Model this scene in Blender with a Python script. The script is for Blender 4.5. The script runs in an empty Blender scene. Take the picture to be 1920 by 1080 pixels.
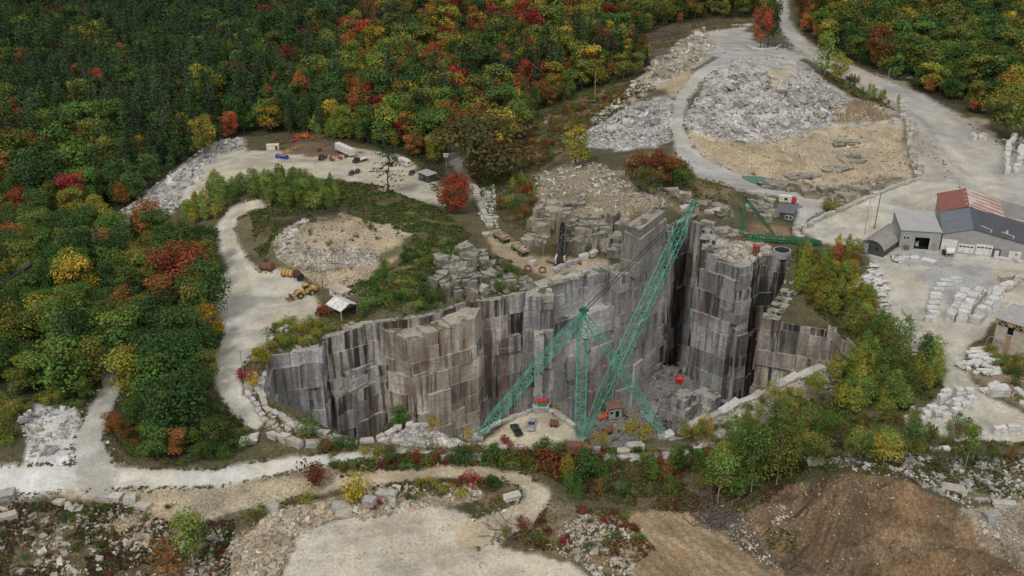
import bpy, bmesh, math, random
import numpy as np
from mathutils import Vector, Matrix

# ------------------------------------------------------------------ camera, sky, sun, exposure
SC = bpy.context.scene
COL = SC.collection
PITCH, CAMH, FPX = math.radians(25.3), 155.0, 1900.0
cam_d = bpy.data.cameras.new("camera")
cam_d.sensor_width = 36.0
cam_d.lens = 36.0 * FPX / 1920.0
cam_d.clip_start, cam_d.clip_end = 1.0, 12000.0
cam = bpy.data.objects.new("camera", cam_d)
COL.objects.link(cam)
cam.location = (0, 0, CAMH)
cam.rotation_euler = (math.pi / 2 - PITCH, 0, 0)
SC.camera = cam

SUN_EL, SUN_AZ = math.radians(52), math.radians(-35)     # high, from the left behind the camera, through cloud
world = bpy.data.worlds.new("World")
SC.world = world
world.use_nodes = True
wn, wl = world.node_tree.nodes, world.node_tree.links
wn.clear()
sky = wn.new("ShaderNodeTexSky")
sky.sky_type = 'NISHITA'
sky.sun_disc = False
sky.sun_elevation = SUN_EL
sky.sun_rotation = SUN_AZ + math.pi
sky.dust_density = 4.0
sky.ozone_density = 0.6
hs = wn.new("ShaderNodeHueSaturation")
hs.inputs["Saturation"].default_value = 0.14
bgd = wn.new("ShaderNodeBackground")
bgd.inputs["Strength"].default_value = 0.084
wo = wn.new("ShaderNodeOutputWorld")
wl.new(sky.outputs[0], hs.inputs["Color"])
wl.new(hs.outputs[0], bgd.inputs["Color"])
wl.new(bgd.outputs[0], wo.inputs["Surface"])
sun_d = bpy.data.lights.new("sun", 'SUN')
sun_d.energy = 1.5
sun_d.angle = math.radians(10)
sun_d.color = (1.0, 0.96, 0.9)
sun = bpy.data.objects.new("sun", sun_d)
COL.objects.link(sun)
sun.rotation_euler = (math.pi / 2 - SUN_EL, 0, SUN_AZ)
vs = SC.view_settings
vs.view_transform = 'Standard'
vs.look = 'None'
vs.exposure = 0.28
vs.gamma = 1.0
SC.render.resolution_x, SC.render.resolution_y = 1024, 576
SC.cycles.max_bounces = 4
SC.cycles.diffuse_bounces = 2

random.seed(5)
RNG = np.random.default_rng(5)
CP, SP = math.cos(PITCH), math.sin(PITCH)

# ------------------------------------------------------------------ photograph coordinates <-> ground
def ray(px, py):
    a = (np.asarray(px, float) - 960) / FPX
    b = (540 - np.asarray(py, float)) / FPX
    return a, CP + b * SP, -SP + b * CP
def unproj(px, py, z):
    dx, dy, dz = ray(px, py)
    t = (z - CAMH) / dz
    return dx * t, dy * t
def proj(x, y, z):
    h = np.asarray(z) - CAMH
    d = y * CP - h * SP
    u = y * SP + h * CP
    d = np.maximum(d, 1e-3)
    return 960 + FPX * x / d, 540 - FPX * u / d
def pxscale(x, y, z):
    return FPX / (y * CP - (z - CAMH) * SP)

def hash2(ix, iy, seed):
    n = (ix * 374761393 + iy * 668265263 + seed * 1442695041) & 0x7fffffff
    n = ((n ^ (n >> 13)) * 1274126177) & 0x7fffffff
    return ((n ^ (n >> 16)) & 0xffff) / 65535.0
def vnoise(x, y, seed=0):
    x = np.asarray(x, float); y = np.asarray(y, float)
    ix = np.floor(x).astype(np.int64); iy = np.floor(y).astype(np.int64)
    fx = x - ix; fy = y - iy
    fx = fx * fx * (3 - 2 * fx); fy = fy * fy * (3 - 2 * fy)
    a = hash2(ix, iy, seed); b = hash2(ix + 1, iy, seed)
    c = hash2(ix, iy + 1, seed); d = hash2(ix + 1, iy + 1, seed)
    return (a * (1 - fx) + b * fx) * (1 - fy) + (c * (1 - fx) + d * fx) * fy
def fbm(x, y, seed=0, o=4):
    s, a, t = 0, 0.5, 0
    for k in range(o):
        s = s + a * vnoise(x * 2 ** k, y * 2 ** k, seed + k * 17); t += a; a *= 0.55
    return s / t
def inpoly(x, y, poly):
    x = np.asarray(x, float); y = np.asarray(y, float)
    P = np.asarray(poly, float)
    r = np.zeros(x.shape, bool)
    bb = (x >= P[:, 0].min()) & (x <= P[:, 0].max()) & (y >= P[:, 1].min()) & (y <= P[:, 1].max())
    xs, ys = x[bb], y[bb]
    c = np.zeros(xs.shape, bool)
    for i in range(len(P)):
        x0, y0 = P[i]; x1, y1 = P[i - 1]
        if y0 == y1: continue
        k = ((y0 > ys) != (y1 > ys)) & (xs < (x1 - x0) * (ys - y0) / (y1 - y0) + x0)
        c ^= k
    r[bb] = c
    return r
def dist_line(x, y, line, widths=None):
    """distance to a polyline; with widths, the distance divided by the local half width"""
    best = np.full(np.shape(x), 1e9)
    for i in range(len(line) - 1):
        x0, y0 = line[i][:2]; x1, y1 = line[i + 1][:2]
        dx, dy = x1 - x0, y1 - y0
        t = np.clip(((x - x0) * dx + (y - y0) * dy) / (dx * dx + dy * dy + 1e-9), 0, 1)
        d = np.hypot(x - x0 - t * dx, y - y0 - t * dy)
        if widths is not None:
            d = d / (widths[i] + (widths[i + 1] - widths[i]) * t)
        best = np.minimum(best, d)
    return best

# ------------------------------------------------------------------ relief: control points (photo x, photo y, height)
RIM = [(487,738,0),(503,664,0),(598,658,-1),(604,628,0),(700,600,0),(790,592,0),(880,563,0),(905,560,0),
       (1000,545,0),(1004,556,0),(1018,556,0),(1022,542,0),(1060,530,0),(1140,503,0),(1168,517,0),(1192,510,0),
       (1245,468,1),(1250,425,7),(1290,404,8),(1332,424,6),(1320,472,2),(1385,502,0),(1405,497,0),(1428,480,0),
       (1482,480,0),(1470,530,-4),(1432,598,-10),(1560,618,-10),(1613,656,-6),(1540,690,-2),(1440,728,-1),(1365,762,0),
       (1300,800,0),(1250,815,0),(1160,838,-1),(1095,840,0),(1085,806,0),(1070,782,0),(1042,760,0),(1010,754,0),
       (965,786,0),(905,817,0),(890,830,0),(800,802,0),(770,804,0),(700,826,0),(640,815,0),(610,800,0),(560,770,0)]
CTRL = [(50,300,-14),(150,450,-14),(100,600,-10),(250,700,-6),(300,850,-3),(190,425,-16),(290,335,-16),(410,245,-13),
 (600,200,-8),(800,200,-6),(100,100,-8),(600,60,0),(900,100,0),(430,300,0),(600,300,0),(750,320,0),(390,355,0),(330,385,-5),
 (250,425,-13),(470,390,2),(430,440,0),(460,540,0),(430,690,0),(455,765,-1),(410,560,0),(380,480,-4),(350,640,-5),
 (100,890,-3),(400,890,-3),(600,865,-2),(900,852,-2),(1200,856,-2),(100,1000,-8),(300,1060,-10),(450,970,-6),(600,1050,-5),
 (850,1050,-6),(950,920,-4),(550,930,-4),(720,955,-2),(520,1010,-3),(600,440,7.5),(690,445,8),(560,490,3),(600,492,4),(690,492,5),(560,440,6),(700,420,7.5),(800,440,8),(840,490,8),(620,520,2),
 (740,520,6),(800,535,6),(700,565,3),(650,570,1),(570,560,0),(880,520,4),(930,450,2),(1000,490,0),(1100,500,0),(900,380,3),
 (950,400,4),(1050,340,12),(1150,370,15),(1215,372,17),(1100,430,9),(1020,400,8),(1250,370,13),(1130,465,2),(1060,460,1.5),
 (1050,250,5),(1150,180,9),(1000,200,-3),(1275,220,18),(1260,285,14),(1320,320,8),(1400,345,6),(1500,378,4),(1300,150,20),
 (1370,82,18),(1450,98,17),(1185,260,12),(1100,262,7),(1370,118,26),(1500,128,20),(1400,262,8),(1500,255,7),(1620,212,9),
 (1650,285,5),(1500,310,5),(1420,338,3.2),(1468,20,16),(1560,120,11),(1640,165,8),(1750,240,3),(1850,320,0),(1600,430,0),
 (1750,400,0),(1900,350,0),(1750,550,0),(1850,500,0),(1800,750,-1),(1880,800,-2),(1900,650,0),(1500,520,-2),(1560,590,-8),
 (1590,540,-3),(1610,620,-5),(1660,700,-3),(1550,770,-3),(1450,790,-2),(1700,850,-4),(1400,905,-6),(1600,902,9),(1500,930,1),(1572,952,5.5),(1535,995,-.5),(1670,975,.5),(1640,1000,-3.5),(1440,945,-3),
 (1700,925,4.5),(1500,1060,-6),(1750,1060,-5),(1850,985,-4),(1420,995,-6),(1250,1020,-6),(1150,950,-5),(1650,80,8),(1800,150,4),
 (1900,250,2),(1900,60,8),(1440,455,1),(1360,440,3),(1540,460,0),(1390,400,5),(1100,900,-5),(1300,900,-4),(1800,900,-4),
 (300,-60,10),(1000,-60,12),(1700,-60,14),(-400,300,-14),(2300,300,4),(-400,900,-4),(2300,800,-2)]
def build_rbf():
    P = []
    for px, py, z in CTRL + RIM:
        x, y = unproj(px, py, z); P.append((float(x), float(y), z))
    P += [(0, 2500, 30), (-1500, 2000, 20), (1500, 2000, 20), (0, 6000, 60)]
    P = np.array(P)
    n = len(P)
    r = np.hypot(P[:, None, 0] - P[None, :, 0], P[:, None, 1] - P[None, :, 1])
    A = np.zeros((n + 1, n + 1)); A[:n, :n] = np.sqrt(r * r + 9.0); A[:n, n] = 1; A[n, :n] = 1
    w = np.linalg.solve(A + np.diag([-0.8] * n + [0]), np.append(P[:, 2], 0))
    return P, w
RP, RW = build_rbf()
def rbf(x, y):
    x = np.asarray(x, float); out = np.zeros(x.size); xf = x.ravel(); yf = np.asarray(y, float).ravel()
    for a in range(0, x.size, 60000):
        b = slice(a, a + 60000)
        r = np.sqrt((xf[b, None] - RP[None, :, 0]) ** 2 + (yf[b, None] - RP[None, :, 1]) ** 2 + 9.0)
        out[b] = r @ RW[:-1] + RW[-1]
    return out.reshape(x.shape)

# ------------------------------------------------------------------ zones of the ground: (polygon in photo px, albedo, speckle)
TAN, PALE, WHITE, GREY = (.355,.295,.205), (.44,.40,.315), (.50,.475,.41), (.37,.355,.325)
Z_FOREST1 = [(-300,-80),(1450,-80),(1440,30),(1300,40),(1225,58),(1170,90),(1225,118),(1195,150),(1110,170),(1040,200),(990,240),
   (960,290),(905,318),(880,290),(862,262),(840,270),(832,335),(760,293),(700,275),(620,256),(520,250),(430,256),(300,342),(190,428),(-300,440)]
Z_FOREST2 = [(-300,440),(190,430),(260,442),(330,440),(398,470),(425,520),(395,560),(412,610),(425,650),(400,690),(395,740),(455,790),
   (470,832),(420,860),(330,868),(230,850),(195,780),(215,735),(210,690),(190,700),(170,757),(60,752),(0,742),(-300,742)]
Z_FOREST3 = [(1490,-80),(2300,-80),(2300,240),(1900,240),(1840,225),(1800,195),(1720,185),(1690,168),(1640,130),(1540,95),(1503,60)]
Z_BRUSHR = [(1480,470),(1610,470),(1600,540),(1640,600),(1700,650),(1770,700),(1765,735),(1690,780),(1600,810),(1520,850),(1420,850),(1470,790),(1560,700),(1620,650),(1560,612),(1500,560)]
ZONES = [
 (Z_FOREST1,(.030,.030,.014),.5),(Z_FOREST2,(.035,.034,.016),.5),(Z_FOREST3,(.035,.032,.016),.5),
 ([(1000,215),(1080,178),(1210,150),(1230,165),(1100,250),(1010,320),(930,330)],(.15,.105,.058),.6),
 ([(1190,60),(1300,40),(1440,30),(1400,50),(1320,62),(1230,110),(1190,100)],(.10,.08,.05),.6),
 ([(320,380),(395,292),(450,278),(520,286),(590,292),(650,278),(720,285),(770,305),(825,350),(835,392),(740,366),(650,340),(590,333),(520,330),(430,352),(380,378)],PALE,.2),
 ([(560,250),(660,250),(640,295),(590,298),(540,290)],(.14,.10,.065),.5),
 ([(190,425),(300,342),(400,262),(455,258),(460,278),(400,296),(350,350),(322,402),(260,435)],(.33,.32,.30),1.),
 ([(385,435),(480,385),(500,440),(500,480),(420,470)],(.13,.11,.06),.5),
 ([(470,470),(540,425),(600,405),(700,392),(830,395),(850,480),(830,560),(700,575),(660,540),(560,520)],(.12,.105,.055),.6),
 ([(548,425),(580,406),(640,396),(700,400),(768,420),(778,445),(735,462),(700,474),(640,464),(590,467),(555,452)],TAN,.5),
 ([(600,508),(690,498),(750,474),(705,520),(650,550),(600,535),(545,508)],TAN,.6),
 ([(512,448),(545,426),(554,450),(590,468),(650,466),(705,478),(690,502),(620,502),(560,500),(520,482)],(.34,.32,.27),1.),
 ([(820,420),(880,440),(900,500),(880,560),(760,590),(720,585),(800,500)],(.10,.09,.05),.6),
 ([(915,435),(950,445),(1010,478),(1130,492),(1140,505),(1060,530),(1000,512),(930,475)],(.32,.26,.18),.4),
 ([(1000,330),(1080,300),(1240,340),(1262,380),(1180,400),(1165,450),(1100,450),(1010,410)],(.22,.185,.13),.9),
 ([(1180,300),(1290,280),(1380,345),(1360,400),(1270,400)],(.16,.125,.07),.6),
 ([(1290,240),(1400,268),(1560,235),(1690,228),(1712,330),(1600,372),(1500,350),(1380,325),(1300,290)],TAN,.6),
 ([(1330,318),(1420,340),(1560,350),(1700,330),(1690,345),(1600,385),(1510,370),(1390,345)],(.24,.20,.14),1.),
 ([(1295,200),(1330,140),(1370,112),(1500,112),(1560,165),(1600,190),(1695,210),(1690,232),(1560,236),(1450,266),(1340,258),(1280,235)],(.36,.35,.33),1.),
 ([(1420,130),(1490,125),(1480,190),(1430,165)],(.40,.36,.28),.3),
 ([(1545,190),(1620,195),(1690,225),(1560,232),(1540,215)],(.19,.14,.085),.8),
 ([(1080,262),(1180,198),(1240,178),(1265,190),(1260,265),(1200,285),(1130,278)],(.37,.365,.35),1.),
 ([(1225,112),(1320,52),(1345,88),(1300,130),(1200,180),(1090,245),(1060,262),(1130,205),(1190,160)],(.31,.285,.24),1.),
 ([(1225,165),(1290,130),(1310,150),(1262,185)],(.33,.28,.18),.4),
 ([(1320,62),(1400,46),(1412,80),(1460,94),(1520,100),(1500,112),(1370,112),(1325,105)],GREY,.15),
 ([(1760,210),(1840,225),(1890,290),(1870,320),(1800,270)],(.30,.25,.18),.3),
 ([(1640,125),(1700,135),(1720,185),(1650,165)],(.25,.22,.18),.5),
 ([(1500,432),(1620,372),(1720,332),(1790,300),(2200,300),(2200,590),(1870,600),(1812,655),(1800,690),(1850,745),(1930,790),(2200,850),(2200,880),(1920,835),(1800,822),(1710,812),(1700,780),(1760,742),(1778,700),(1740,655),(1670,610),(1640,570),(1600,550),(1650,480),(1520,450)],(.44,.415,.355),.2),
 ([(1600,560),(1650,480),(1690,475),(1670,560),(1680,610),(1770,690),(1745,695),(1660,620),(1640,580)],(.31,.30,.28),1.),
 ([(1720,512),(1790,498),(1850,505),(1880,530),(1830,600),(1770,612),(1750,580)],(.34,.34,.34),.3),
 ([(1685,470),(1770,470),(1790,500),(1700,500)],(.36,.355,.34),.2),
 ([(1812,655),(1870,640),(2200,650),(2200,760),(1930,780),(1870,740),(1810,700)],(.24,.18,.12),.5),
 ([(1690,205),(1730,205),(1800,290),(1810,325),(1735,338),(1708,300)],(.33,.30,.25),.3),
 (Z_BRUSHR,(.10,.095,.045),.6),
 ([(1300,812),(1370,772),(1440,735),(1545,695),(1570,715),(1480,770),(1400,820),(1320,840)],(.30,.275,.23),.9),
 ([(1330,430),(1400,440),(1440,460),(1470,480),(1400,500),(1320,475)],(.34,.31,.26),.7),
 ([(1395,430),(1470,425),(1480,455),(1400,450)],(.22,.15,.09),.5),
 ([(480,740),(520,760),(600,805),(650,825),(640,840),(540,838),(480,800),(455,770)],(.17,.14,.09),.8),
 ([(890,832),(960,790),(1012,766),(1042,768),(1080,800),(1096,842),(1000,845)],(.46,.41,.31),.2),
 ([(700,826),(770,803),(800,801),(860,830),(800,838)],(.45,.44,.41),1.),
 ([(600,840),(900,838),(1350,840),(1400,850),(1500,900),(1400,960),(1250,960),(1100,930),(1000,880),(600,870)],(.105,.085,.045),.7),
 ([(-300,930),(0,930),(250,915),(480,905),(620,878),(760,880),(700,910),(560,930),(480,955),(330,985),(250,960),(180,935)],TAN,.5),
 ([(560,862),(900,862),(960,885),(760,890),(560,900),(520,890)],(.20,.15,.09),.6),
 ([(-300,935),(60,935),(230,945),(330,980),(420,980),(560,930),(520,970),(440,1010),(380,1090),(-300,1090)],(.10,.085,.05),.9),
 ([(180,1000),(250,965),(330,970),(320,1020),(220,1030)],(.34,.28,.19),.9),
 ([(400,1090),(430,1020),(500,960),(620,930),(900,920),(900,940),(680,975),(600,990),(550,1020),(520,1090)],(.31,.255,.18),1.),
 ([(530,1090),(560,1010),(640,972),(800,946),(930,975),(1020,940),(960,990),(930,1030),(1060,1050),(1110,1090)],(.47,.43,.355),.2),
 ([(870,960),(940,900),(980,940),(960,970),(900,980)],(.16,.12,.07),.6),
 ([(920,1000),(1020,945),(1160,960),(1220,1030),(1160,1080),(1060,1045)],(.14,.11,.065),.8),
 ([(1130,965),(1300,950),(1330,990),(1420,1030),(1520,1090),(1190,1090),(1160,1040)],(.25,.185,.115),.5),
 ([(1380,965),(1450,920),(1590,885),(1700,908),(1800,955),(1870,1010),(1960,1090),(1480,1090),(1410,1010)],(.15,.10,.058),.6),
 ([(1300,950),(1380,945),(1420,1010),(1480,1080),(1430,1060),(1340,1000)],(.11,.085,.06),.8),
 ([(1640,1000),(1720,980),(1760,1000),(1640,1060),(1560,1090),(1500,1090)],(.19,.135,.085),.7),
 ([(1800,950),(1930,940),(2200,950),(2200,1090),(1960,1090),(1850,1010)],(.25,.205,.15),.8),
 ([(1690,850),(2200,850),(2200,945),(1930,940),(1800,930),(1690,890)],(.13,.11,.07),.8),
 ([(60,765),(140,765),(170,850),(150,880),(40,880)],(.50,.49,.47),.4),
]
STROKES = [  # (line, half widths in photo px, albedo, speckle)
 ([(500,380),(470,386),(440,398),(423,425),(430,460),(448,500),(470,540),(480,580),(460,630),(432,670),(425,705),(440,745),(475,785)],[8,10,12,15,17,21,34,54,39,28,23,22,21],WHITE,.12),
 ([(440,560),(520,560),(570,580)],[50,55,30],(.46,.43,.36),.15),
 ([(-300,905),(0,905),(150,895),(280,898),(400,898),(520,876),(620,860),(720,850),(900,848)],[40,32,24,20,17,15,11,6,5],(.54,.52,.47),.1),
 ([(180,890),(165,830),(185,775),(205,735),(205,690)],[40,26,20,16,12],(.42,.40,.35),.15),
 ([(1140,852),(1200,858),(1262,856),(1320,838)],[6,9,9,6],(.50,.48,.44),.2),
 ([(640,905),(720,895),(830,884),(930,888),(985,905),(1010,930),(990,962),(930,990),(880,1005)],[10,11,11,12,14,20,22,25,28],(.40,.34,.24),.25),
 ([(1470,100),(1370,104),(1310,142),(1278,185),(1268,235),(1285,285),(1320,318),(1380,338),(1470,358),(1530,384),(1500,410)],[9,9,11,11,12,16,18,13,16,16,14],(.38,.37,.35),.15),
 ([(1466,-60),(1467,0),(1468,40),(1500,84),(1560,120),(1640,160),(1720,200),(1780,250),(1830,305),(1890,350)],[9,11,12,13,15,18,26,40,55,60],(.37,.35,.315),.12),
 ([(1762,260),(1800,310),(1850,345)],[8,14,20],(.43,.40,.34),.15),
 ([(846,255),(850,290),(866,328),(885,362)],[7,9,11,10],(.17,.16,.145),.2),
 ([(1230,-10),(1200,8),(1160,20),(1130,35)],[4,5,6,5],(.30,.30,.31),.1),
 ([(1640,480),(1700,540),(1760,600),(1850,580),(1900,500)],[10,30,30,20,20],(.44,.415,.36),.2),
]
TRACKS = [  # thin
 ([(1170,985),(1250,1010),(1340,1050),(1420,1090)],3,(.34,.27,.18)), ([(1230,970),(1310,1005),(1400,1050),(1470,1090)],3,(.19,.135,.08)), ([(1160,1010),(1230,1040),(1300,1085)],3,(.19,.14,.085)), ([(1280,965),(1350,1010),(1440,1060)],2.5,(.33,.26,.17)),
 ([(600,1000),(720,985),(830,975),(940,965),(1000,930)],2.5,(.36,.31,.23)), ([(610,1015),(740,1000),(850,990),(960,975),(1012,940)],2.5,(.37,.32,.24)),
 ([(560,1060),(700,1040),(900,1030),(1040,1060)],3,(.37,.32,.245)), ([(700,1070),(820,1010),(900,985)],2.2,(.38,.33,.25)),
 ([(640,905),(720,893),(830,882),(930,886),(985,903)],2.0,(.30,.245,.165)),
 ([(60,880),(170,872),(300,886),(420,886),(540,866)],1.6,(.44,.42,.38)), ([(170,850),(176,790),(200,740)],2,(.33,.31,.27)), ([(190,850),(192,800),(208,750)],2,(.33,.31,.27)),
 ([(1640,500),(1690,560),(1730,620),(1790,680),(1800,720)],2.2,(.34,.315,.26)), ([(1655,490),(1710,560),(1760,630),(1800,670)],2.2,(.34,.315,.26)),
 ([(1700,510),(1780,500),(1880,505),(1930,520)],2.5,(.35,.325,.27)), ([(1520,440),(1620,395),(1740,355),(1850,350)],2.5,(.34,.32,.275)), ([(1540,445),(1640,405),(1760,365),(1900,360)],2.5,(.34,.32,.275)),
 ([(430,320),(520,305),(620,300),(720,320),(800,360)],2.2,(.35,.31,.24)), ([(460,300),(540,296),(640,310),(720,335)],2,(.35,.31,.24)),
 ([(1800,720),(1850,770),(1920,810)],2.4,(.35,.32,.26)), ([(1790,740),(1840,790),(1920,825)],2.4,(.35,.32,.26)),
 ([(468,395),(436,410),(430,440),(445,480),(462,515),(466,550),(480,562),(540,558)],3.0,(.36,.31,.22)),
 ([(455,395),(430,412),(420,440),(434,480),(455,520)],2.2,(.36,.33,.26)),
 ([(110,895),(200,905),(330,908),(430,898),(520,882)],2.0,(.43,.42,.40)),
 ([(110,905),(190,918),(330,916),(450,905)],1.6,(.40,.38,.33)),
 ([(1470,75),(1500,95),(1560,132),(1640,173),(1700,205),(1735,230),(1760,270),(1790,310),(1830,340)],1.8,(.15,.15,.15)),
 ([(1455,10),(1456,50),(1480,85)],2.0,(.12,.11,.10)),
 ([(1725,300),(1735,340),(1700,370)],3,(.36,.35,.33)),
 ([(1700,520),(1740,640),(1800,690)],4,(.38,.35,.30)),
 ([(1270,200),(1264,240),(1282,285)],1.4,(.31,.30,.28)),
]

# ------------------------------------------------------------------ the ground grid (fan seen from the camera, 0.4 % rows)
UMAX, DU, D0, RR = 0.95, 0.0025, 128.0, 0.004
NU = int(2 * UMAX / DU) + 1
ND = 650
us = -UMAX + DU * np.arange(NU)
ds = D0 * np.exp(RR * np.arange(ND))
ds_all = np.concatenate([ds, ds[-1] * np.exp(0.06 * np.arange(1, 34))])
GX = ds_all[:, None] * us[None, :]
GY = np.repeat(ds_all[:, None], NU, 1)
RIMW = np.array([[*map(float, unproj(px, py, z)), z] for px, py, z in RIM])
GZ0 = rbf(GX, GY)
gpx, gpy = proj(GX, GY, GZ0)
wpx = gpx + (fbm(GX / 7, GY / 7, 3, 3) - .5) * 20 + (fbm(GX / 19, GY / 19, 13, 3) - .5) * 26
wpy = gpy + (fbm(GX / 7, GY / 7, 9, 3) - .5) * 15 + (fbm(GX / 19, GY / 19, 19, 3) - .5) * 18
GC = np.empty(GX.shape + (4,))
GC[..., :3] = (.085, .075, .04); GC[..., 3] = .6
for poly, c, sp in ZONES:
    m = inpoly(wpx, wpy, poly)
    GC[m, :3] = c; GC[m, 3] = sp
for line, wd, c, sp in STROKES:
    d = dist_line(wpx * .25 + gpx * .75, wpy * .25 + gpy * .75, line, wd)
    a = np.clip((1.08 - d) / .14, 0, 1)[..., None]
    GC[..., :3] = GC[..., :3] * (1 - a) + np.array(c) * a
    GC[..., 3] = np.where(a[..., 0] > .5, sp, GC[..., 3])
for line, wd, c in TRACKS:
    d = dist_line(gpx * .85 + wpx * .15, gpy * .85 + wpy * .15, line) / wd
    a = (np.clip(1.3 - d, 0, 1) * .8 * (.5 + .8 * fbm(GX / 7, GY / 7, 91, 3)))[..., None]
    GC[..., :3] = GC[..., :3] * (1 - a) + np.array(c) * a
for _ in range(1):
    GC[1:-1, 1:-1] = (GC[1:-1, 1:-1] * 2 + GC[:-2, 1:-1] + GC[2:, 1:-1] + GC[1:-1, :-2] + GC[1:-1, 2:]) / 6
# patches of different dust, grass and dirt
lf = fbm(GX / 22, GY / 22, 31, 4) - .5
mf = fbm(GX / 5, GY / 5, 41, 4) - .5
k = GC[..., 3]
GC[..., :3] *= (1 + lf * .35 + mf * (.25 + .9 * k))[..., None]
warm = fbm(GX / 16, GY / 16, 57, 3) - .5
rut = np.where(GC[..., 3] < .3, 1.0, 0.0)
damp = np.clip((fbm(GX / 13, GY / 6, 301, 4) - .54) * 7, 0, 1) * rut
GC[..., :3] *= (1 - .17 * damp)[..., None]
fine = (vnoise(GX * 1.1 + 3 * lf * 9, GY * .5, 303) - .5) * rut
GC[..., :3] *= (1 + .16 * fine)[..., None]
GC[..., 0] *= 1 + warm * .12; GC[..., 2] *= 1 - warm * .22
sp = GC[..., 3]
GZ = GZ0 + (fbm(GX / 6, GY / 6, 77, 4) - .5) * (0.5 + 2.2 * np.clip(sp - .3, 0, 1))
heap = (sp > .9)
GZ += np.where(heap, (fbm(GX / 11, GY / 11, 177, 3) - .5) * 5.0, 0)
GZ += (fbm(GX / 1.9, GY / 1.9, 78, 2) - .5) * (0.1 + 1.1 * np.clip(sp - .4, 0, 1))
fz = inpoly(gpx, gpy, [(1130,965),(1300,950),(1330,990),(1420,1030),(1520,1090),(1190,1090),(1160,1040)])
fur = np.sin((GX * .86 + GY * .5) * 2.3 + fbm(GX / 6, GY / 6, 5) * 5)
GZ += np.where(fz, .28 * fur * (.3 + 1.4 * fbm(GX / 9, GY / 9, 71, 3)), 0)
GC[..., :3] *= np.where(fz, 1 + .09 * fur, 1)[..., None]
fz = inpoly(gpx, gpy, [(1380,965),(1450,920),(1590,885),(1700,908),(1800,955),(1870,1010),(1960,1090),(1480,1090),(1410,1010)])
ax_, ay_ = [float(v) for v in unproj(1600, 904, 9)]
rr_ = np.hypot(GX - ax_, GY - ay_); th_ = np.arctan2(GY - ay_, GX - ax_) + .25 * (fbm(GX / 9, GY / 9, 61, 3) - .5)
gul = np.abs(fbm(th_ * 9, rr_ / 26, 62, 3) - .5) * 2
GZ += np.where(fz, -1.5 * np.clip(1 - gul * 3.2, 0, 1) * np.clip(rr_ / 10, 0, 1) + 1.5 * (fbm(GX / 3.2, GY / 3.2, 66, 3) - .5) + 3.2 * (.5 - np.abs(fbm((GX + GY * .5) / 15, (GY - GX * .5) / 9, 69, 3) - .5) * 4).clip(-.5, .5) + .9 * (fbm(GX / 1.1, GY / 1.1, 6, 2) - .5), 0)
soil = (fbm(th_ * 5, rr_ / 14, 64, 3) - .5)
GC[..., :3] *= np.where(fz, 1 + 1.1 * soil, 1)[..., None]

def Hat(x, y):
    """height of the ground sheet at (x, y)"""
    x = np.asarray(x, float); y = np.asarray(y, float)
    i = np.clip(np.log(np.maximum(y, D0) / D0) / RR, 0, ND - 1.001)
    j = np.clip((x / np.maximum(y, 1) + UMAX) / DU, 0, NU - 1.001)
    i0 = i.astype(int); j0 = j.astype(int); fi = i - i0; fj = j - j0
    return (GZ[i0, j0] * (1 - fi) * (1 - fj) + GZ[i0 + 1, j0] * fi * (1 - fj) + GZ[i0, j0 + 1] * (1 - fi) * fj + GZ[i0 + 1, j0 + 1] * fi * fj)
def G(px, py):
    """where the photograph's pixel ray meets the ground"""
    px = np.atleast_1d(np.asarray(px, float)); py = np.atleast_1d(np.asarray(py, float))
    dx, dy, dz = ray(px, py)
    t0 = (60 - CAMH) / dz; t1 = (-30 - CAMH) / dz
    t1 = np.where(dz < -.02, t1, 3000); t0 = np.clip(t0, 50, 3000)
    best = t1.copy(); done = np.zeros(px.shape, bool)
    for s in np.linspace(0, 1, 260):
        t = t0 + (t1 - t0) * s
        hit = (~done) & (CAMH + dz * t <= Hat(dx * t, dy * t))
        best = np.where(hit, t, best); done |= hit
    x, y = dx * best, dy * best
    return x, y, Hat(x, y)
def G1(px, py):
    x, y, z = G(px, py)
    return Vector((float(x[0]), float(y[0]), float(z[0])))
def U1(px, py, z):
    x, y = unproj(px, py, z)
    return Vector((float(x), float(y), z))
def top_height(p, py):
    """height above p of a point that the photograph shows at row py straight above p"""
    b = (540 - py) / FPX
    dy, dz = CP + b * SP, -SP + b * CP
    return CAMH + p.y * dz / dy - p.z

# ------------------------------------------------------------------ mesh helpers
def tag(o, label=None, cat=None, group=None, kind=None):
    if label: o["label"] = label
    if cat: o["category"] = cat
    if group: o["group"] = group
    if kind: o["kind"] = kind
    return o
def np_mesh(name, V, F, mat, cols=None, smooth=False):
    """mesh from numpy arrays; F is (n,3) or (n,4); cols is per-face RGBA"""
    me = bpy.data.meshes.new(name)
    V = np.asarray(V, np.float32); F = np.asarray(F, np.int32); k = F.shape[1]
    me.vertices.add(len(V)); me.vertices.foreach_set("co", V.ravel())
    me.loops.add(F.size); me.loops.foreach_set("vertex_index", F.ravel())
    me.polygons.add(len(F)); me.polygons.foreach_set("loop_start", np.arange(0, F.size, k, dtype=np.int32))
    me.polygons.foreach_set("use_smooth", np.full(len(F), bool(smooth)))
    me.update(calc_edges=True)
    if cols is not None:
        cols = np.asarray(cols, np.float32)
        if len(cols) == len(V):
            a = me.color_attributes.new("tone", 'FLOAT_COLOR', 'POINT'); a.data.foreach_set("color", cols.ravel())
        else:
            a = me.color_attributes.new("tone", 'FLOAT_COLOR', 'CORNER'); a.data.foreach_set("color", np.repeat(cols, k, 0).ravel())
    if mat: me.materials.append(mat)
    me.validate()
    return me
def link(name, me, parent=None, coll=None):
    o = bpy.data.objects.new(name, me); (coll or COL).objects.link(o)
    if parent: o.parent = parent
    return o
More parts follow.
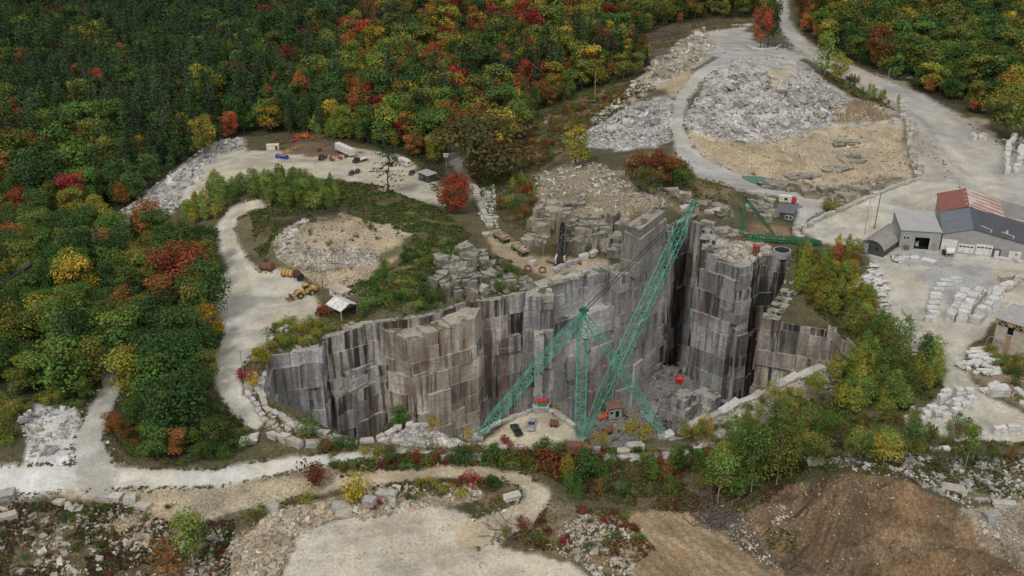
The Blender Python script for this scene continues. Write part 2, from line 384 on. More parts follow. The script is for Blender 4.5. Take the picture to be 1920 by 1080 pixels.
def empty(name, loc, rz=0.0):
    o = bpy.data.objects.new(name, None); COL.objects.link(o)
    o.location = loc; o.rotation_euler = (0, 0, rz); o.empty_display_size = .3
    return o
class MB:
    def __init__(s): s.v = []; s.f = []
    def add(s, vs, fs):
        n = len(s.v); s.v += [tuple(v) for v in vs]; s.f += [tuple(i + n for i in f) for f in fs]; return s
    def box(s, c, d, rz=0, top=(1, 1), rot=None):
        x, y, z = d[0] / 2, d[1] / 2, d[2] / 2
        R = rot or Matrix.Rotation(rz, 3, 'Z')
        vs = []
        for k, (tx, ty) in ((-1, (1, 1)), (1, top)):
            for i, j in ((-1, -1), (1, -1), (1, 1), (-1, 1)):
                vs.append(Vector(c) + R @ Vector((i * x * tx, j * y * ty, k * z)))
        return s.add(vs, [(3, 2, 1, 0), (4, 5, 6, 7), (0, 1, 5, 4), (1, 2, 6, 5), (2, 3, 7, 6), (3, 0, 4, 7)])
    def beam(s, p, q, w, h=None):
        p, q = Vector(p), Vector(q); d = q - p
        if d.length < 1e-6: return s
        d.normalize()
        a = d.cross(Vector((0, 0, 1)) if abs(d.z) < .95 else Vector((1, 0, 0))).normalized(); b = a.cross(d)
        h = h or w
        vs = [o + a * i * w / 2 + b * j * h / 2 for o in (p, q) for i, j in ((-1, -1), (1, -1), (1, 1), (-1, 1))]
        return s.add(vs, [(3, 2, 1, 0), (4, 5, 6, 7), (0, 1, 5, 4), (1, 2, 6, 5), (2, 3, 7, 6), (3, 0, 4, 7)])
    def cyl(s, p, q, r, n=10, r2=None):
        p, q = Vector(p), Vector(q); d = (q - p).normalized(); r2 = r if r2 is None else r2
        a = d.cross(Vector((0, 0, 1)) if abs(d.z) < .95 else Vector((1, 0, 0))).normalized(); b = d.cross(a)
        vs = [o + (a * math.cos(t) + b * math.sin(t)) * rr for o, rr in ((p, r), (q, r2)) for t in [2 * math.pi * i / n for i in range(n)]]
        fs = [(i, (i + 1) % n, n + (i + 1) % n, n + i) for i in range(n)] + [tuple(range(n))[::-1], tuple(range(n, 2 * n))]
        return s.add(vs, fs)
    def prism(s, prof, y0, y1, top=None):
        """side profile [(x, z)] counter-clockwise, extruded along y"""
        n = len(prof)
        vs = [(x, y0, z) for x, z in prof] + [(x, y1, z) for x, z in prof]
        fs = [tuple(range(n)), tuple(range(n, 2 * n))[::-1]] + [(i, n + i, n + (i + 1) % n, (i + 1) % n) for i in range(n)]
        return s.add(vs, fs)
    def quad(s, a, b, c, d): return s.add([a, b, c, d], [(0, 1, 2, 3)])
    def build(s, name, mat, parent=None, loc=None, rz=0, bevel=0, smooth=False):
        me = bpy.data.meshes.new(name); me.from_pydata([tuple(v) for v in s.v], [], s.f); me.update()
        bm = bmesh.new(); bm.from_mesh(me); bmesh.ops.recalc_face_normals(bm, faces=bm.faces)
        if bevel: bmesh.ops.bevel(bm, geom=bm.edges, offset=bevel, segments=1, affect='EDGES')
        bm.to_mesh(me); bm.free()
        if smooth:
            for p in me.polygons: p.use_smooth = True
        me.materials.append(mat)
        o = link(name, me, parent)
        if loc is not None: o.location = loc; o.rotation_euler = (0, 0, rz)
        return o
def lattice(mb, p, q, w0, w1, wm, n, r=.14, up=None, h0=None):
    """four-chord lattice girder from p to q, width w0 at p, wm in the middle, w1 at q"""
    p, q = Vector(p), Vector(q); d = (q - p).normalized()
    a = d.cross(up or Vector((0, 0, 1)))
    if a.length < .05: a = Vector((1, 0, 0))
    a.normalize(); b = a.cross(d).normalized()
    def sec(t):
        e = .16
        w = w0 + (wm - w0) * min(1, t / e) if t < e else (wm if t < 1 - e else wm + (w1 - wm) * (t - 1 + e) / e)
        c = p.lerp(q, t)
        return [c + a * i * w / 2 + b * j * w / 2 for i, j in ((-1, -1), (1, -1), (1, 1), (-1, 1))]
    prev = sec(0)
    for k in range(1, n + 1):
        cur = sec(k / n)
        for i in range(4):
            j = (i + 1) % 4
            mb.beam(prev[i], cur[i], r * 1.5)
            mb.beam(cur[i], cur[j], r)
            if k % 2: mb.beam(prev[i], cur[j], r)
            else: mb.beam(prev[j], cur[i], r)
        prev = cur
    return mb

# ------------------------------------------------------------------ materials
def nodes(m):
    m.use_nodes = True
    nt = m.node_tree; nt.nodes.clear()
    out = nt.nodes.new("ShaderNodeOutputMaterial"); b = nt.nodes.new("ShaderNodeBsdfPrincipled")
    nt.links.new(b.outputs[0], out.inputs[0])
    return nt, b, nt.nodes.new, nt.links.new
def mat(name, c, rough=.8, metal=0., var=.25, scale=1.2, grime=None):
    m = bpy.data.materials.new(name); nt, b, N, L = nodes(m)
    tc = N("ShaderNodeTexCoord"); n = N("ShaderNodeTexNoise"); n.inputs["Scale"].default_value = scale; n.inputs["Detail"].default_value = 5
    L(tc.outputs["Object"], n.inputs["Vector"])
    mr = N("ShaderNodeMapRange"); mr.inputs[1].default_value = .3; mr.inputs[2].default_value = .7
    mr.inputs[3].default_value = 0; mr.inputs[4].default_value = 1
    L(n.outputs["Fac"], mr.inputs[0])
    mx = N("ShaderNodeMix"); mx.data_type = 'RGBA'
    g = grime or tuple(x * (1 - var) for x in c)
    mx.inputs[6].default_value = (*g, 1); mx.inputs[7].default_value = (*[min(1, x * (1 + var * .4)) for x in c], 1)
    L(mr.outputs[0], mx.inputs[0]); L(mx.outputs[2], b.inputs["Base Color"])
    b.inputs["Roughness"].default_value = rough; b.inputs["Metallic"].default_value = metal
    return m
def tone_mat(name, kind):
    """stone and earth whose own colour is stored per block; streaks, speckle and stains are added here"""
    m = bpy.data.materials.new(name); nt, b, N, L = nodes(m)
    at = N("ShaderNodeAttribute"); at.attribute_name = "tone"
    geo = N("ShaderNodeNewGeometry")
    def noise(scale, vec=None, detail=5, mul=None):
        n = N("ShaderNodeTexNoise"); n.inputs["Scale"].default_value = scale; n.inputs["Detail"].default_value = detail
        if mul:
            v = N("ShaderNodeVectorMath"); v.operation = 'MULTIPLY'; v.inputs[1].default_value = mul
            L(geo.outputs["Position"], v.inputs[0]); L(v.outputs[0], n.inputs["Vector"])
        else: L(geo.outputs["Position"], n.inputs["Vector"])
        return n.outputs["Fac"]
    def ramp(f, a, b_, lo, hi):
        r = N("ShaderNodeMapRange"); r.inputs[1].default_value = a; r.inputs[2].default_value = b_
        r.inputs[3].default_value = lo; r.inputs[4].default_value = hi; L(f, r.inputs[0]); return r.outputs[0]
    def mul(x, y):
        n = N("ShaderNodeMath"); n.operation = 'MULTIPLY'; L(x, n.inputs[0])
        if isinstance(y, float): n.inputs[1].default_value = y
        else: L(y, n.inputs[1])
        return n.outputs[0]
    def mix(fac, c0, c1, mode='MIX'):
        n = N("ShaderNodeMix"); n.data_type = 'RGBA'; n.blend_type = mode
        if isinstance(fac, float): n.inputs[0].default_value = fac
        else: L(fac, n.inputs[0])
        for i, c in ((6, c0), (7, c1)):
            if isinstance(c, tuple): n.inputs[i].default_value = c
            else: L(c, n.inputs[i])
        return n.outputs[2]
    def grey(f):
        n = N("ShaderNodeCombineXYZ"); [L(f, n.inputs[i]) for i in range(3)]; return n.outputs[0]
    c = at.outputs["Color"]
    if kind == 'wall':
        c = mix(1.0, c, grey(ramp(noise(1, None, 6, (.9, .9, .9)), .3, .7, .72, 1.2)), 'MULTIPLY')
        c = mix(1.0, c, grey(ramp(noise(1, None, 3, (2.2, 2.2, .14)), .35, .65, .86, 1.08)), 'MULTIPLY')     # drill lines
        c = mix(1.0, c, grey(ramp(noise(1, None, 4, (.055, .055, .045)), .35, .65, .62, 1.22)), 'MULTIPLY')  # paler and darker sheets
        c = mix(ramp(noise(1, None, 3, (.045, .045, .06)), .52, .66, 0, .5), c, (.25, .2, .135, 1))            # weathered tan sheets
        st = mul(ramp(noise(1, None, 6, (.62, .62, .034)), .47, .58, 0, .95), at.outputs["Alpha"])
        c = mix(st, c, (.022, .021, .02, 1))                                                                # black water stains
        c = mix(mul(ramp(noise(1, None, 5, (.9, .9, .045)), .60, .72, 0, .45), at.outputs["Alpha"]), c, (.46, .44, .40, 1))   # lime runs
        c = mix(mul(ramp(noise(1, None, 6, (.16, .16, .022)), .50, .60, 0, .92), at.outputs["Alpha"]), c, (.03, .029, .027, 1))
        ru = mul(ramp(noise(1, None, 4, (.22, .22, .02)), .52, .64, 0, .7), ramp(noise(1, None, 3, (.05, .05, .05)), .45, .6, 0, 1))
        c = mix(ru, c, (.13, .075, .04, 1))                                                                 # rust
        px_ = N("ShaderNodeSeparateXYZ"); L(geo.outputs["Position"], px_.inputs[0])
        def jl(src, period, warp, width, sc):
            a1 = N("ShaderNodeMath"); a1.operation = 'MULTIPLY_ADD'; L(src, a1.inputs[0]); a1.inputs[1].default_value = 1 / period; L(mul(noise(1, None, 3, sc), warp), a1.inputs[2])
            a2 = N("ShaderNodeMath"); a2.operation = 'FRACT'; L(a1.outputs[0], a2.inputs[0])
            return ramp(a2.outputs[0], width, width * .4, 0, 1)
        c = mix(mul(mul(jl(px_.outputs[2], 3.4, 3.0, .05, (.06, .06, .03)), ramp(noise(.13), .45, .55, 0, 1)), .75), c, (.05, .047, .042, 1))     # horizontal sheeting joints
        sx = N("ShaderNodeSeparateXYZ"); L(geo.outputs["Normal"], sx.inputs[0])
        up = ramp(sx.outputs[2], .6, .9, 0, 1)
        c = mix(mul(up, ramp(noise(.5), .35, .6, 0, .8)), c, (.33, .31, .26, 1))                             # dust on ledges
        c = mix(mul(up, ramp(noise(.22), .55, .62, 0, .8)), c, (.06, .075, .03, 1))                          # moss and weeds on ledges
    elif kind == 'ground':
        al = at.outputs["Alpha"]
        f = ramp(noise(1.3, None, 8), .25, .75, -.5, .5); s2 = mul(f, al)
        ad = N("ShaderNodeMath"); ad.operation = 'ADD'; ad.inputs[1].default_value = 1.0; s3 = N("ShaderNodeMath"); s3.operation = 'MULTIPLY_ADD'; L(f, s3.inputs[0]); s3.inputs[1].default_value = .17; L(mul(s2, 1.5), s3.inputs[2]); L(s3.outputs[0], ad.inputs[0])
        c = mix(1.0, c, grey(ad.outputs[0]), 'MULTIPLY')
        c = mix(1.0, c, grey(ramp(noise(.12, None, 6), .3, .7, .86, 1.12)), 'MULTIPLY')
    else:
        c = mix(1.0, c, grey(ramp(noise(1.1, None, 6), .3, .7, .8, 1.15)), 'MULTIPLY')
        c = mix(ramp(noise(.5, None, 5), .56, .68, 0, .35), c, (.17, .13, .085, 1))
    L(c, b.inputs["Base Color"])
    b.inputs["Roughness"].default_value = .9
    b.inputs["Specular IOR Level"].default_value = .25
    bp = N("ShaderNodeBump"); bp.inputs["Strength"].default_value = .5; bp.inputs["Distance"].default_value = .35
    L(noise(1.6 if kind != 'wall' else 1.0, None, 8), bp.inputs["Height"]); L(bp.outputs[0], b.inputs["Normal"])
    return m
def leaf_mat(name, src):
    """src: 'object' = object colour; 'instancer' = colour stored on the scattered point; 'tone' = stored per leaf"""
    m = bpy.data.materials.new(name); nt, b, N, L = nodes(m)
    tn = N("ShaderNodeAttribute"); tn.attribute_name = "tone"
    if src == 'object':
        oi = N("ShaderNodeObjectInfo"); c = oi.outputs["Color"]
    elif src == 'instancer':
        a = N("ShaderNodeAttribute"); a.attribute_type = 'INSTANCER'; a.attribute_name = "tint"; c = a.outputs["Color"]
    else: c = None
    if c is None: c = tn.outputs["Color"]
    else:
        mx = N("ShaderNodeMix"); mx.data_type = 'RGBA'; mx.blend_type = 'MULTIPLY'; mx.inputs[0].default_value = 1
        L(c, mx.inputs[6]); L(tn.outputs["Color"], mx.inputs[7]); c = mx.outputs[2]
    L(c, b.inputs["Base Color"])
    b.inputs["Roughness"].default_value = .75; b.inputs["Specular IOR Level"].default_value = .15
    tr = N("ShaderNodeBsdfTranslucent"); L(c, tr.inputs["Color"])
    ms = N("ShaderNodeMixShader"); ms.inputs[0].default_value = .30
    L(b.outputs[0], ms.inputs[1]); L(tr.outputs[0], ms.inputs[2])
    L(ms.outputs[0], [n for n in nt.nodes if n.type == 'OUTPUT_MATERIAL'][0].inputs[0])
    return m
M = dict(
 ground=tone_mat("ground_earth", 'ground'), wall=tone_mat("quarried_granite", 'wall'), stone=tone_mat("loose_granite", 'stone'),
 leaf=leaf_mat("foliage", 'object'), farleaf=leaf_mat("far_foliage", 'instancer'), brush=leaf_mat("brush_leaves", 'tone'),
 bark=mat("bark", (.11,.09,.07), .9, 0, .4, 3), birch=mat("pale_bark", (.36,.34,.30), .8, 0, .4, 4), twig=mat("dead_twigs", (.13,.105,.09), .9, 0, .4, 3),
 green=mat("green_lattice_paint", (.075,.35,.25), .6, 0, .5, .35, (.07,.22,.15)), dgreen=mat("dark_green_paint", (.02,.16,.075), .6, 0, .45, .8),
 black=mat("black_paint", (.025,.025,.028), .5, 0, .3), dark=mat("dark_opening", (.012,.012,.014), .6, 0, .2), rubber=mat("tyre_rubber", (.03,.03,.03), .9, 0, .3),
 glass=mat("vehicle_glass", (.03,.04,.05), .15, 0, .2), white=mat("white_paint", (.68,.68,.66), .55, 0, .18, .9, (.45,.43,.38)), cream=mat("cream_paint", (.62,.57,.43), .6, 0, .2),
 yellow=mat("machine_yellow", (.52,.33,.06), .6, 0, .35, 1.0, (.30,.19,.07)), orange=mat("machine_orange", (.62,.13,.03), .6, 0, .3), red=mat("red_paint", (.42,.04,.035), .6, 0, .3),
 rust=mat("rusty_steel", (.20,.085,.05), .85, .1, .5, 1.5), brownsteel=mat("brown_steel", (.22,.11,.075), .8, .1, .4), tanpaint=mat("dusty_tan_paint", (.36,.25,.15), .8, 0, .35),
 lime=mat("green_cab_paint", (.09,.33,.06), .5, 0, .3), blue=mat("blue_paint", (.02,.06,.30), .5, 0, .25), silver=mat("silver_paint", (.45,.46,.47), .35, .4, .1),
 navy=mat("dark_blue_paint", (.03,.04,.06), .3, .2, .2), steel=mat("galvanised_steel", (.40,.41,.42), .55, .3, .2), wood=mat("pole_wood", (.13,.10,.08), .9, 0, .35, 3),
 palewood=mat("weathered_pole", (.36,.32,.28), .9, 0, .3, 3), shed=mat("weathered_boards", (.075,.072,.07), .9, 0, .4, 2), tar=mat("grey_felt_roof", (.12,.125,.14), .85, 0, .2, .6),
 bgrey=mat("light_grey_roof", (.36,.36,.355), .7, 0, .1, .2), wallgrey=mat("grey_corrugated_wall", (.30,.30,.29), .75, 0, .18, .3), blueroof=mat("blue_grey_roof", (.155,.175,.205), .6, 0, .2, .3),
 darkroof=mat("dark_slate_roof", (.075,.078,.09), .65, 0, .2, .3), rustroof=mat("rusted_sheet_roof", (.25,.10,.075), .8, 0, .3, .7, (.19,.075,.055)), palerust=mat("pale_sheet_roof", (.50,.44,.40), .7, 0, .35, .18, (.36,.24,.19)),
 ochre=mat("ochre_fascia", (.46,.31,.11), .8, 0, .3, 1), render=mat("beige_concrete", (.47,.44,.36), .85, 0, .25, .5, (.33,.27,.20)), concrete=mat("grey_concrete", (.34,.34,.33), .85, 0, .2, .6),
 quonset=mat("dull_sheet_roof", (.26,.25,.22), .75, 0, .25, .4), water=mat("green_pond_water", (.06,.16,.095), .12, 0, .2, .2), puddle=mat("milky_puddle_water", (.37,.36,.31), .2, 0, .06, .3),
 cable=mat("steel_cable", (.06,.06,.06), .6, .3, .2), redload=mat("red_bucket_paint", (.62,.05,.03), .5, 0, .2))

# ------------------------------------------------------------------ ground sheet with the quarry opening cut out
def build_ground():
    nr, nc = GX.shape
    X, Y, Zz = GX.copy(), GY.copy(), GZ.copy()
    rim2 = RIMW[:, :2]
    ins = inpoly(X, Y, rim2)
    near = np.zeros_like(ins)
    o = ~ins
    for di in (-1, 0, 1):
        for dj in (-1, 0, 1):
            near |= np.roll(np.roll(o, di, 0), dj, 1)
    snap = ins & near
    ii, jj = np.where(snap)
    bx, by = X[ii, jj], Y[ii, jj]
    best = np.full(len(ii), 1e9); sx = bx.copy(); sy = by.copy(); sz = np.zeros(len(ii))
    for k in range(len(RIMW)):
        x0, y0, z0 = RIMW[k]; x1, y1, z1 = RIMW[(k + 1) % len(RIMW)]
        dx, dy = x1 - x0, y1 - y0
        t = np.clip(((bx - x0) * dx + (by - y0) * dy) / (dx * dx + dy * dy), 0, 1)
        qx, qy = x0 + t * dx, y0 + t * dy
        d = np.hypot(bx - qx, by - qy); m = d < best
        best[m] = d[m]; sx[m] = qx[m]; sy[m] = qy[m]; sz[m] = (z0 + t * (z1 - z0))[m]
    X[ii, jj] = sx; Y[ii, jj] = sy; Zz[ii, jj] = sz
    idx = np.arange(nr * nc).reshape(nr, nc)
    F = np.stack([idx[:-1, :-1], idx[:-1, 1:], idx[1:, 1:], idx[1:, :-1]], -1).reshape(-1, 4)
    keep = ~(ins.ravel()[F].all(1))
    F = F[keep]
    used = np.zeros(nr * nc, bool); used[F.ravel()] = True
    remap = np.cumsum(used) - 1
    V = np.stack([X, Y, Zz], -1).reshape(-1, 3)[used]
    C = GC.reshape(-1, 4)[used]
    C[:, :3] = np.clip(C[:, :3], .008, .75)
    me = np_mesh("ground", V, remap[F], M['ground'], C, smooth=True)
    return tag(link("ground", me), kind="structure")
build_ground()

# ------------------------------------------------------------------ quarry walls: courses of cut granite
FLOOR = -58.0
def in_pit(x, y): return inpoly(x, y, RIMW[:, :2])
def wall_blocks(pts, levels, seed, dark=.5, ledge=None, tan=0., wid=(6, 14), zbot=FLOOR - 2, flip=False, rough=.07, relief=4.2, topoff=0., depth=6.0):
    """pts: plan polyline with top heights; blocks stand out towards the pit by a random amount that grows downwards"""
    r = random.Random(seed)
    V, F, Cc = [], [], []
    S = np.array([(-1, -1, -1), (1, -1, -1), (1, 1, -1), (-1, 1, -1), (-1, -1, 1), (1, -1, 1), (1, 1, 1), (-1, 1, 1)]) * .5
    FB = np.array([(3, 2, 1, 0), (4, 5, 6, 7), (0, 1, 5, 4), (1, 2, 6, 5), (2, 3, 7, 6), (3, 0, 4, 7)])
    for a, b in zip(pts[:-1], pts[1:]):
        p, q = np.array(a[:2]), np.array(b[:2]); L_ = np.linalg.norm(q - p)
        if L_ < .5: continue
        d = (q - p) / L_; n = np.array((d[1], -d[0]))
        if flip: n = -n
        ang = math.atan2(d[1], d[0])
        off = 0.0; zt_prev = None
        lv = [None] + [l for l in levels if l < min(a[2], b[2]) - 2.0] + [zbot]
        for c in range(len(lv) - 1):
            if c: off += r.choice((.15, .3, .5, .9))
            if ledge and lv[c] is not None and any(abs(lv[c] - l[0]) < .1 for l in ledge): off += [l[1] for l in ledge if abs(lv[c] - l[0]) < .1][0]
            s = -r.uniform(0, 1.5)
            while s < L_ + .3:
                w = r.uniform(*wid)
                if s + w > L_ - 1.2: w = L_ + .4 - s
                m = (s + w / 2) / L_
                zt = (a[2] + (b[2] - a[2]) * min(1, max(0, m)) + r.uniform(-.2, .5) + topoff) if c == 0 else lv[c] + r.uniform(-.12, .12)
                zb = lv[c + 1] - .6
                o_ = off + relief * float(vnoise(np.array([s / 17.0 + seed * 7.3]), np.array([c * .12 + seed]), seed)[0] - .3) + r.uniform(0, .22) + r.choice((0,) * 17 + (-1.2, -.8, .6))
                dep = depth + off
                # a block may be split into two narrower or two lower ones
                subs = [(s, w, zt, zb, o_)]
                if zt - zb > 5 and r.random() < .18:
                    zm = zb + (zt - zb) * r.uniform(.35, .65); subs = [(s, w, zt, zm, o_), (s, w, zm + .02, zb, o_ + r.uniform(.05, .5))]
                for s0, w0, z1, z0, oo in subs:
                    ctr = p + d * (s0 + w0 / 2) + n * (oo - dep / 2)
                    vv = S * np.array((w0 - r.uniform(.02, .16), dep, z1 - z0))
                    vv = vv + (np.array([[r.uniform(-1, 1) for _ in range(3)] for _ in range(8)]) * (rough if r.random() < .8 else .4))
                    t = r.uniform(-.02, .02)
                    ca, sa = math.cos(ang + t), math.sin(ang + t)
                    xx = vv[:, 0] * ca - vv[:, 1] * sa + ctr[0]; yy = vv[:, 0] * sa + vv[:, 1] * ca + ctr[1]
                    zz = vv[:, 2] + (z1 + z0) / 2
                    F.append(FB + 8 * len(V)); V.append(np.stack([xx, yy, zz], 1))
                    g = r.uniform(.34, .46) * r.choice((1, 1, 1, 1, 1.12, .8))
                    tn = tan + r.uniform(-.03, .07)
                    st = min(1, max(0, r.gauss(dark, .28)))
                    Cc.append(np.tile((g * (1 + tn * .55), g * (1 + tn * .12), g * (1 - tn * .5), st), (6, 1)))
                s += w
    return np.concatenate(V), np.concatenate(F), np.concatenate(Cc)
LV = [-6.5, -15.5, -21, -30.5, -39, -48]
LV2 = [-4.5, -13, -22, -27.5, -37, -46]
def W(i0, i1): return [tuple(RIMW[i % len(RIMW)]) for i in range(i0, i1 + 1)]
def quarry_face(name, pts, lv, seed, **k):
    V, F, Cc = wall_blocks(pts, lv, seed, **k)
    return tag(link(name, np_mesh(name, V, F, M['wall'], Cc)), kind="structure")
quarry_face("quarry_face", W(0, 3), LV2, 1, dark=.35, wid=(6, 14), relief=1.5)
quarry_face("quarry_face", W(3, 5), LV, 2, dark=.9, tan=.2, wid=(4, 9), ledge=[(-15.5, 2.)])
quarry_face("quarry_face", W(5, 8), LV, 3, dark=.65, tan=.18, wid=(5, 11))
quarry_face("quarry_face", W(8, 13), LV2, 4, dark=.3, ledge=[(-13, 3.5)])
quarry_face("quarry_face", W(13, 16), LV, 5, dark=.10, wid=(6, 10), relief=1.2)
quarry_face("quarry_face", W(16, 20), LV, 6, dark=1.25, wid=(3, 8))
quarry_face("quarry_face", W(20, 22), LV2, 7, dark=.45, tan=.03, wid=(6, 12))
quarry_face("quarry_face", W(22, 26), LV, 8, dark=1.3, wid=(3, 7), tan=.12)
quarry_face("quarry_face", W(26, 28), LV2, 9, dark=.5, tan=.22, wid=(7, 14), relief=1.5)
quarry_face("quarry_face", W(28, 49), LV2, 10, dark=.4, tan=.1, wid=(6, 12), relief=.8, topoff=-.8, depth=2.5)
def plan(px, py, z): x, y = unproj(px, py, z); return (float(x), float(y), z)
# the buttress in the middle of the far face, with its own flat top
BUT = [plan(688, 607, -2), plan(774, 640, -4), plan(832, 616, -2.5), plan(889, 597, -2), plan(906, 566, -2)]
quarry_face("quarry_buttress", BUT, [-12.5, -17.5, -24.5, -31, -38, -45, -52], 21, dark=.35, tan=.24, wid=(4, 9), relief=.5, depth=15.0)
quarry_face("quarry_buttress", [plan(905, 752, -40), plan(915, 750, -40), plan(918, 740, -40)], [-45, -52], 22, dark=.2, wid=(4, 6))
quarry_face("quarry_buttress", [plan(505, 668, -3), plan(585, 662, -3), plan(602, 672, -6)], [-10, -17, -24], 23, dark=.2, tan=.05, wid=(7, 14))
quarry_face("quarry_buttress", [plan(655, 700, -14), plan(705, 678, -14), plan(713, 690, -16)], [-20, -26, -33], 24, dark=.2, wid=(5, 9))
quarry_face("quarry_buttress", [plan(590, 745, -20), plan(622, 735, -20), plan(632, 745, -20)], [-26, -33], 25, dark=.4, wid=(3, 6))
quarry_face("quarry_buttress", [plan(1213, 712, -51), plan(1250, 703, -51), plan(1262, 712, -51.5)], [-54], 26, dark=.05, wid=(4, 7))
quarry_face("quarry_buttress", [plan(1282, 752, -50), plan(1306, 738, -50), plan(1335, 752, -50)], [-53], 27, dark=.3, wid=(3, 5))

# the tall pillar above the far rim
pil_f = [plan(1163, 505, 0), plan(1196, 520, 0), plan(1248, 478, 0)]
def pillar():
    parts = []
    r = random.Random(3)
    zs = [-1, 5, 10.5, 14, 17.5]
    A, B, C_ = [np.array(p[:2]) for p in pil_f]
    V, F, Cc = [], [], []
    FB = np.array([(3, 2, 1, 0), (4, 5, 6, 7), (0, 1, 5, 4), (1, 2, 6, 5), (2, 3, 7, 6), (3, 0, 4, 7)])
    D_ = A + (C_ - B)
    for k in range(4):
        cen = (A + B + C_ + D_) / 4
        sh = 1 - .045 * k
        splits = [(0, .45), (.45, 1)] if k % 2 else [(0, 1)]
        for t0, t1 in splits:
            q = [A + (B - A) * t0, A + (B - A) * t1, D_ + (C_ - D_) * t1, D_ + (C_ - D_) * t0]
            q = [cen + (x - cen) * sh + np.array((r.uniform(-.4, .4), r.uniform(-.4, .4))) for x in q]
            top = zs[k + 1] + r.uniform(-.5, .8)
            vv = [(x[0], x[1], zs[k]) for x in q] + [(x[0], x[1], top + r.uniform(-.6, .6)) for x in q]
            F.append(FB + 8 * len(V)); V.append(np.array(vv)); g = r.uniform(.23, .30)
            Cc.append(np.tile((g * 1.04, g, g * .93, r.uniform(0, .35)), (6, 1)))
    return tag(link("rock_pillar", np_mesh("rock_pillar", np.concatenate(V), np.concatenate(F), M['wall'], np.concatenate(Cc))), kind="structure")
pillar()

def outcrop(name, spots, seed):
    """natural rock standing out of the slope: overlapping angular masses"""
    r = np.random.default_rng(seed); V, F, C = [], [], []
    for px, py, s, hgt in spots:
        p = G1(px, py)
        for k in range(7):
            o = np.array((r.normal(0, s * .45), r.normal(0, s * .35), 0)); q = np.array((p.x, p.y, 0)) + o; q[2] = float(Hat(q[0], q[1]))
            b = CUBE0 * np.array((s * r.uniform(.5, 1.1), s * r.uniform(.4, .9), hgt * r.uniform(.6, 1.5))) * 1.0
            b = b + r.uniform(-.16, .16, (8, 3)) * np.array((s, s, hgt)) * .7
            a = r.uniform(-.6, .6); ca, sa = math.cos(a), math.sin(a)
            b = np.stack([b[:, 0] * ca - b[:, 1] * sa, b[:, 0] * sa + b[:, 1] * ca, b[:, 2]], 1) + q + (0, 0, hgt * .1)
            F.append(CF0 + 8 * len(V)); V.append(b); g = r.uniform(.17, .31)
            C.append(np.tile((g * 1.1, g, g * .84, r.uniform(.1, .6)), (6, 1)))
    tag(link(name, np_mesh(name, np.concatenate(V), np.concatenate(F), M['wall'], np.concatenate(C))), kind="structure")
CUBE0 = np.array([(-1,-1,-1),(1,-1,-1),(1,1,-1),(-1,1,-1),(-1,-1,1),(1,-1,1),(1,1,1),(-1,1,1)]) * .5
CF0 = np.array([(3,2,1,0),(4,5,6,7),(0,1,5,4),(1,2,6,5),(2,3,7,6),(3,0,4,7)])
outcrop("rock_ledge", [(845,505,6,5),(862,520,6,5),(880,530,5,4),(905,500,4,4),(880,485,6,5),(915,535,5,4),(860,545,6,4),(960,530,4,3),(985,535,4,3),(840,540,5,4)], 4)
outcrop("rock_ledge", [(1015,410,7,5),(1035,425,7,6),(1060,440,6,5),(1000,455,5,3),(1090,445,7,5),(1115,455,7,6),(1140,470,6,5),(1030,395,6,4),(1060,400,7,3),(1120,425,6,4),(1150,440,6,5)], 5)
outcrop("rock_ledge", [(1275,378,6,3),(1310,392,6,3),(1350,400,6,3),(1365,440,6,3),(1440,408,6,3),(1420,395,7,3)], 6)
outcrop("rock_ledge", [(1440,350,5,2.2),(1470,352,6,3),(1500,356,6,3.5),(1530,362,6,3.5),(1560,362,6,3.5),(1590,366,6,3),(1620,360,6,3),(1500,330,7,1.2),(1560,320,8,1.2),(1600,300,7,1.2),(1580,270,5,1.6)], 7)
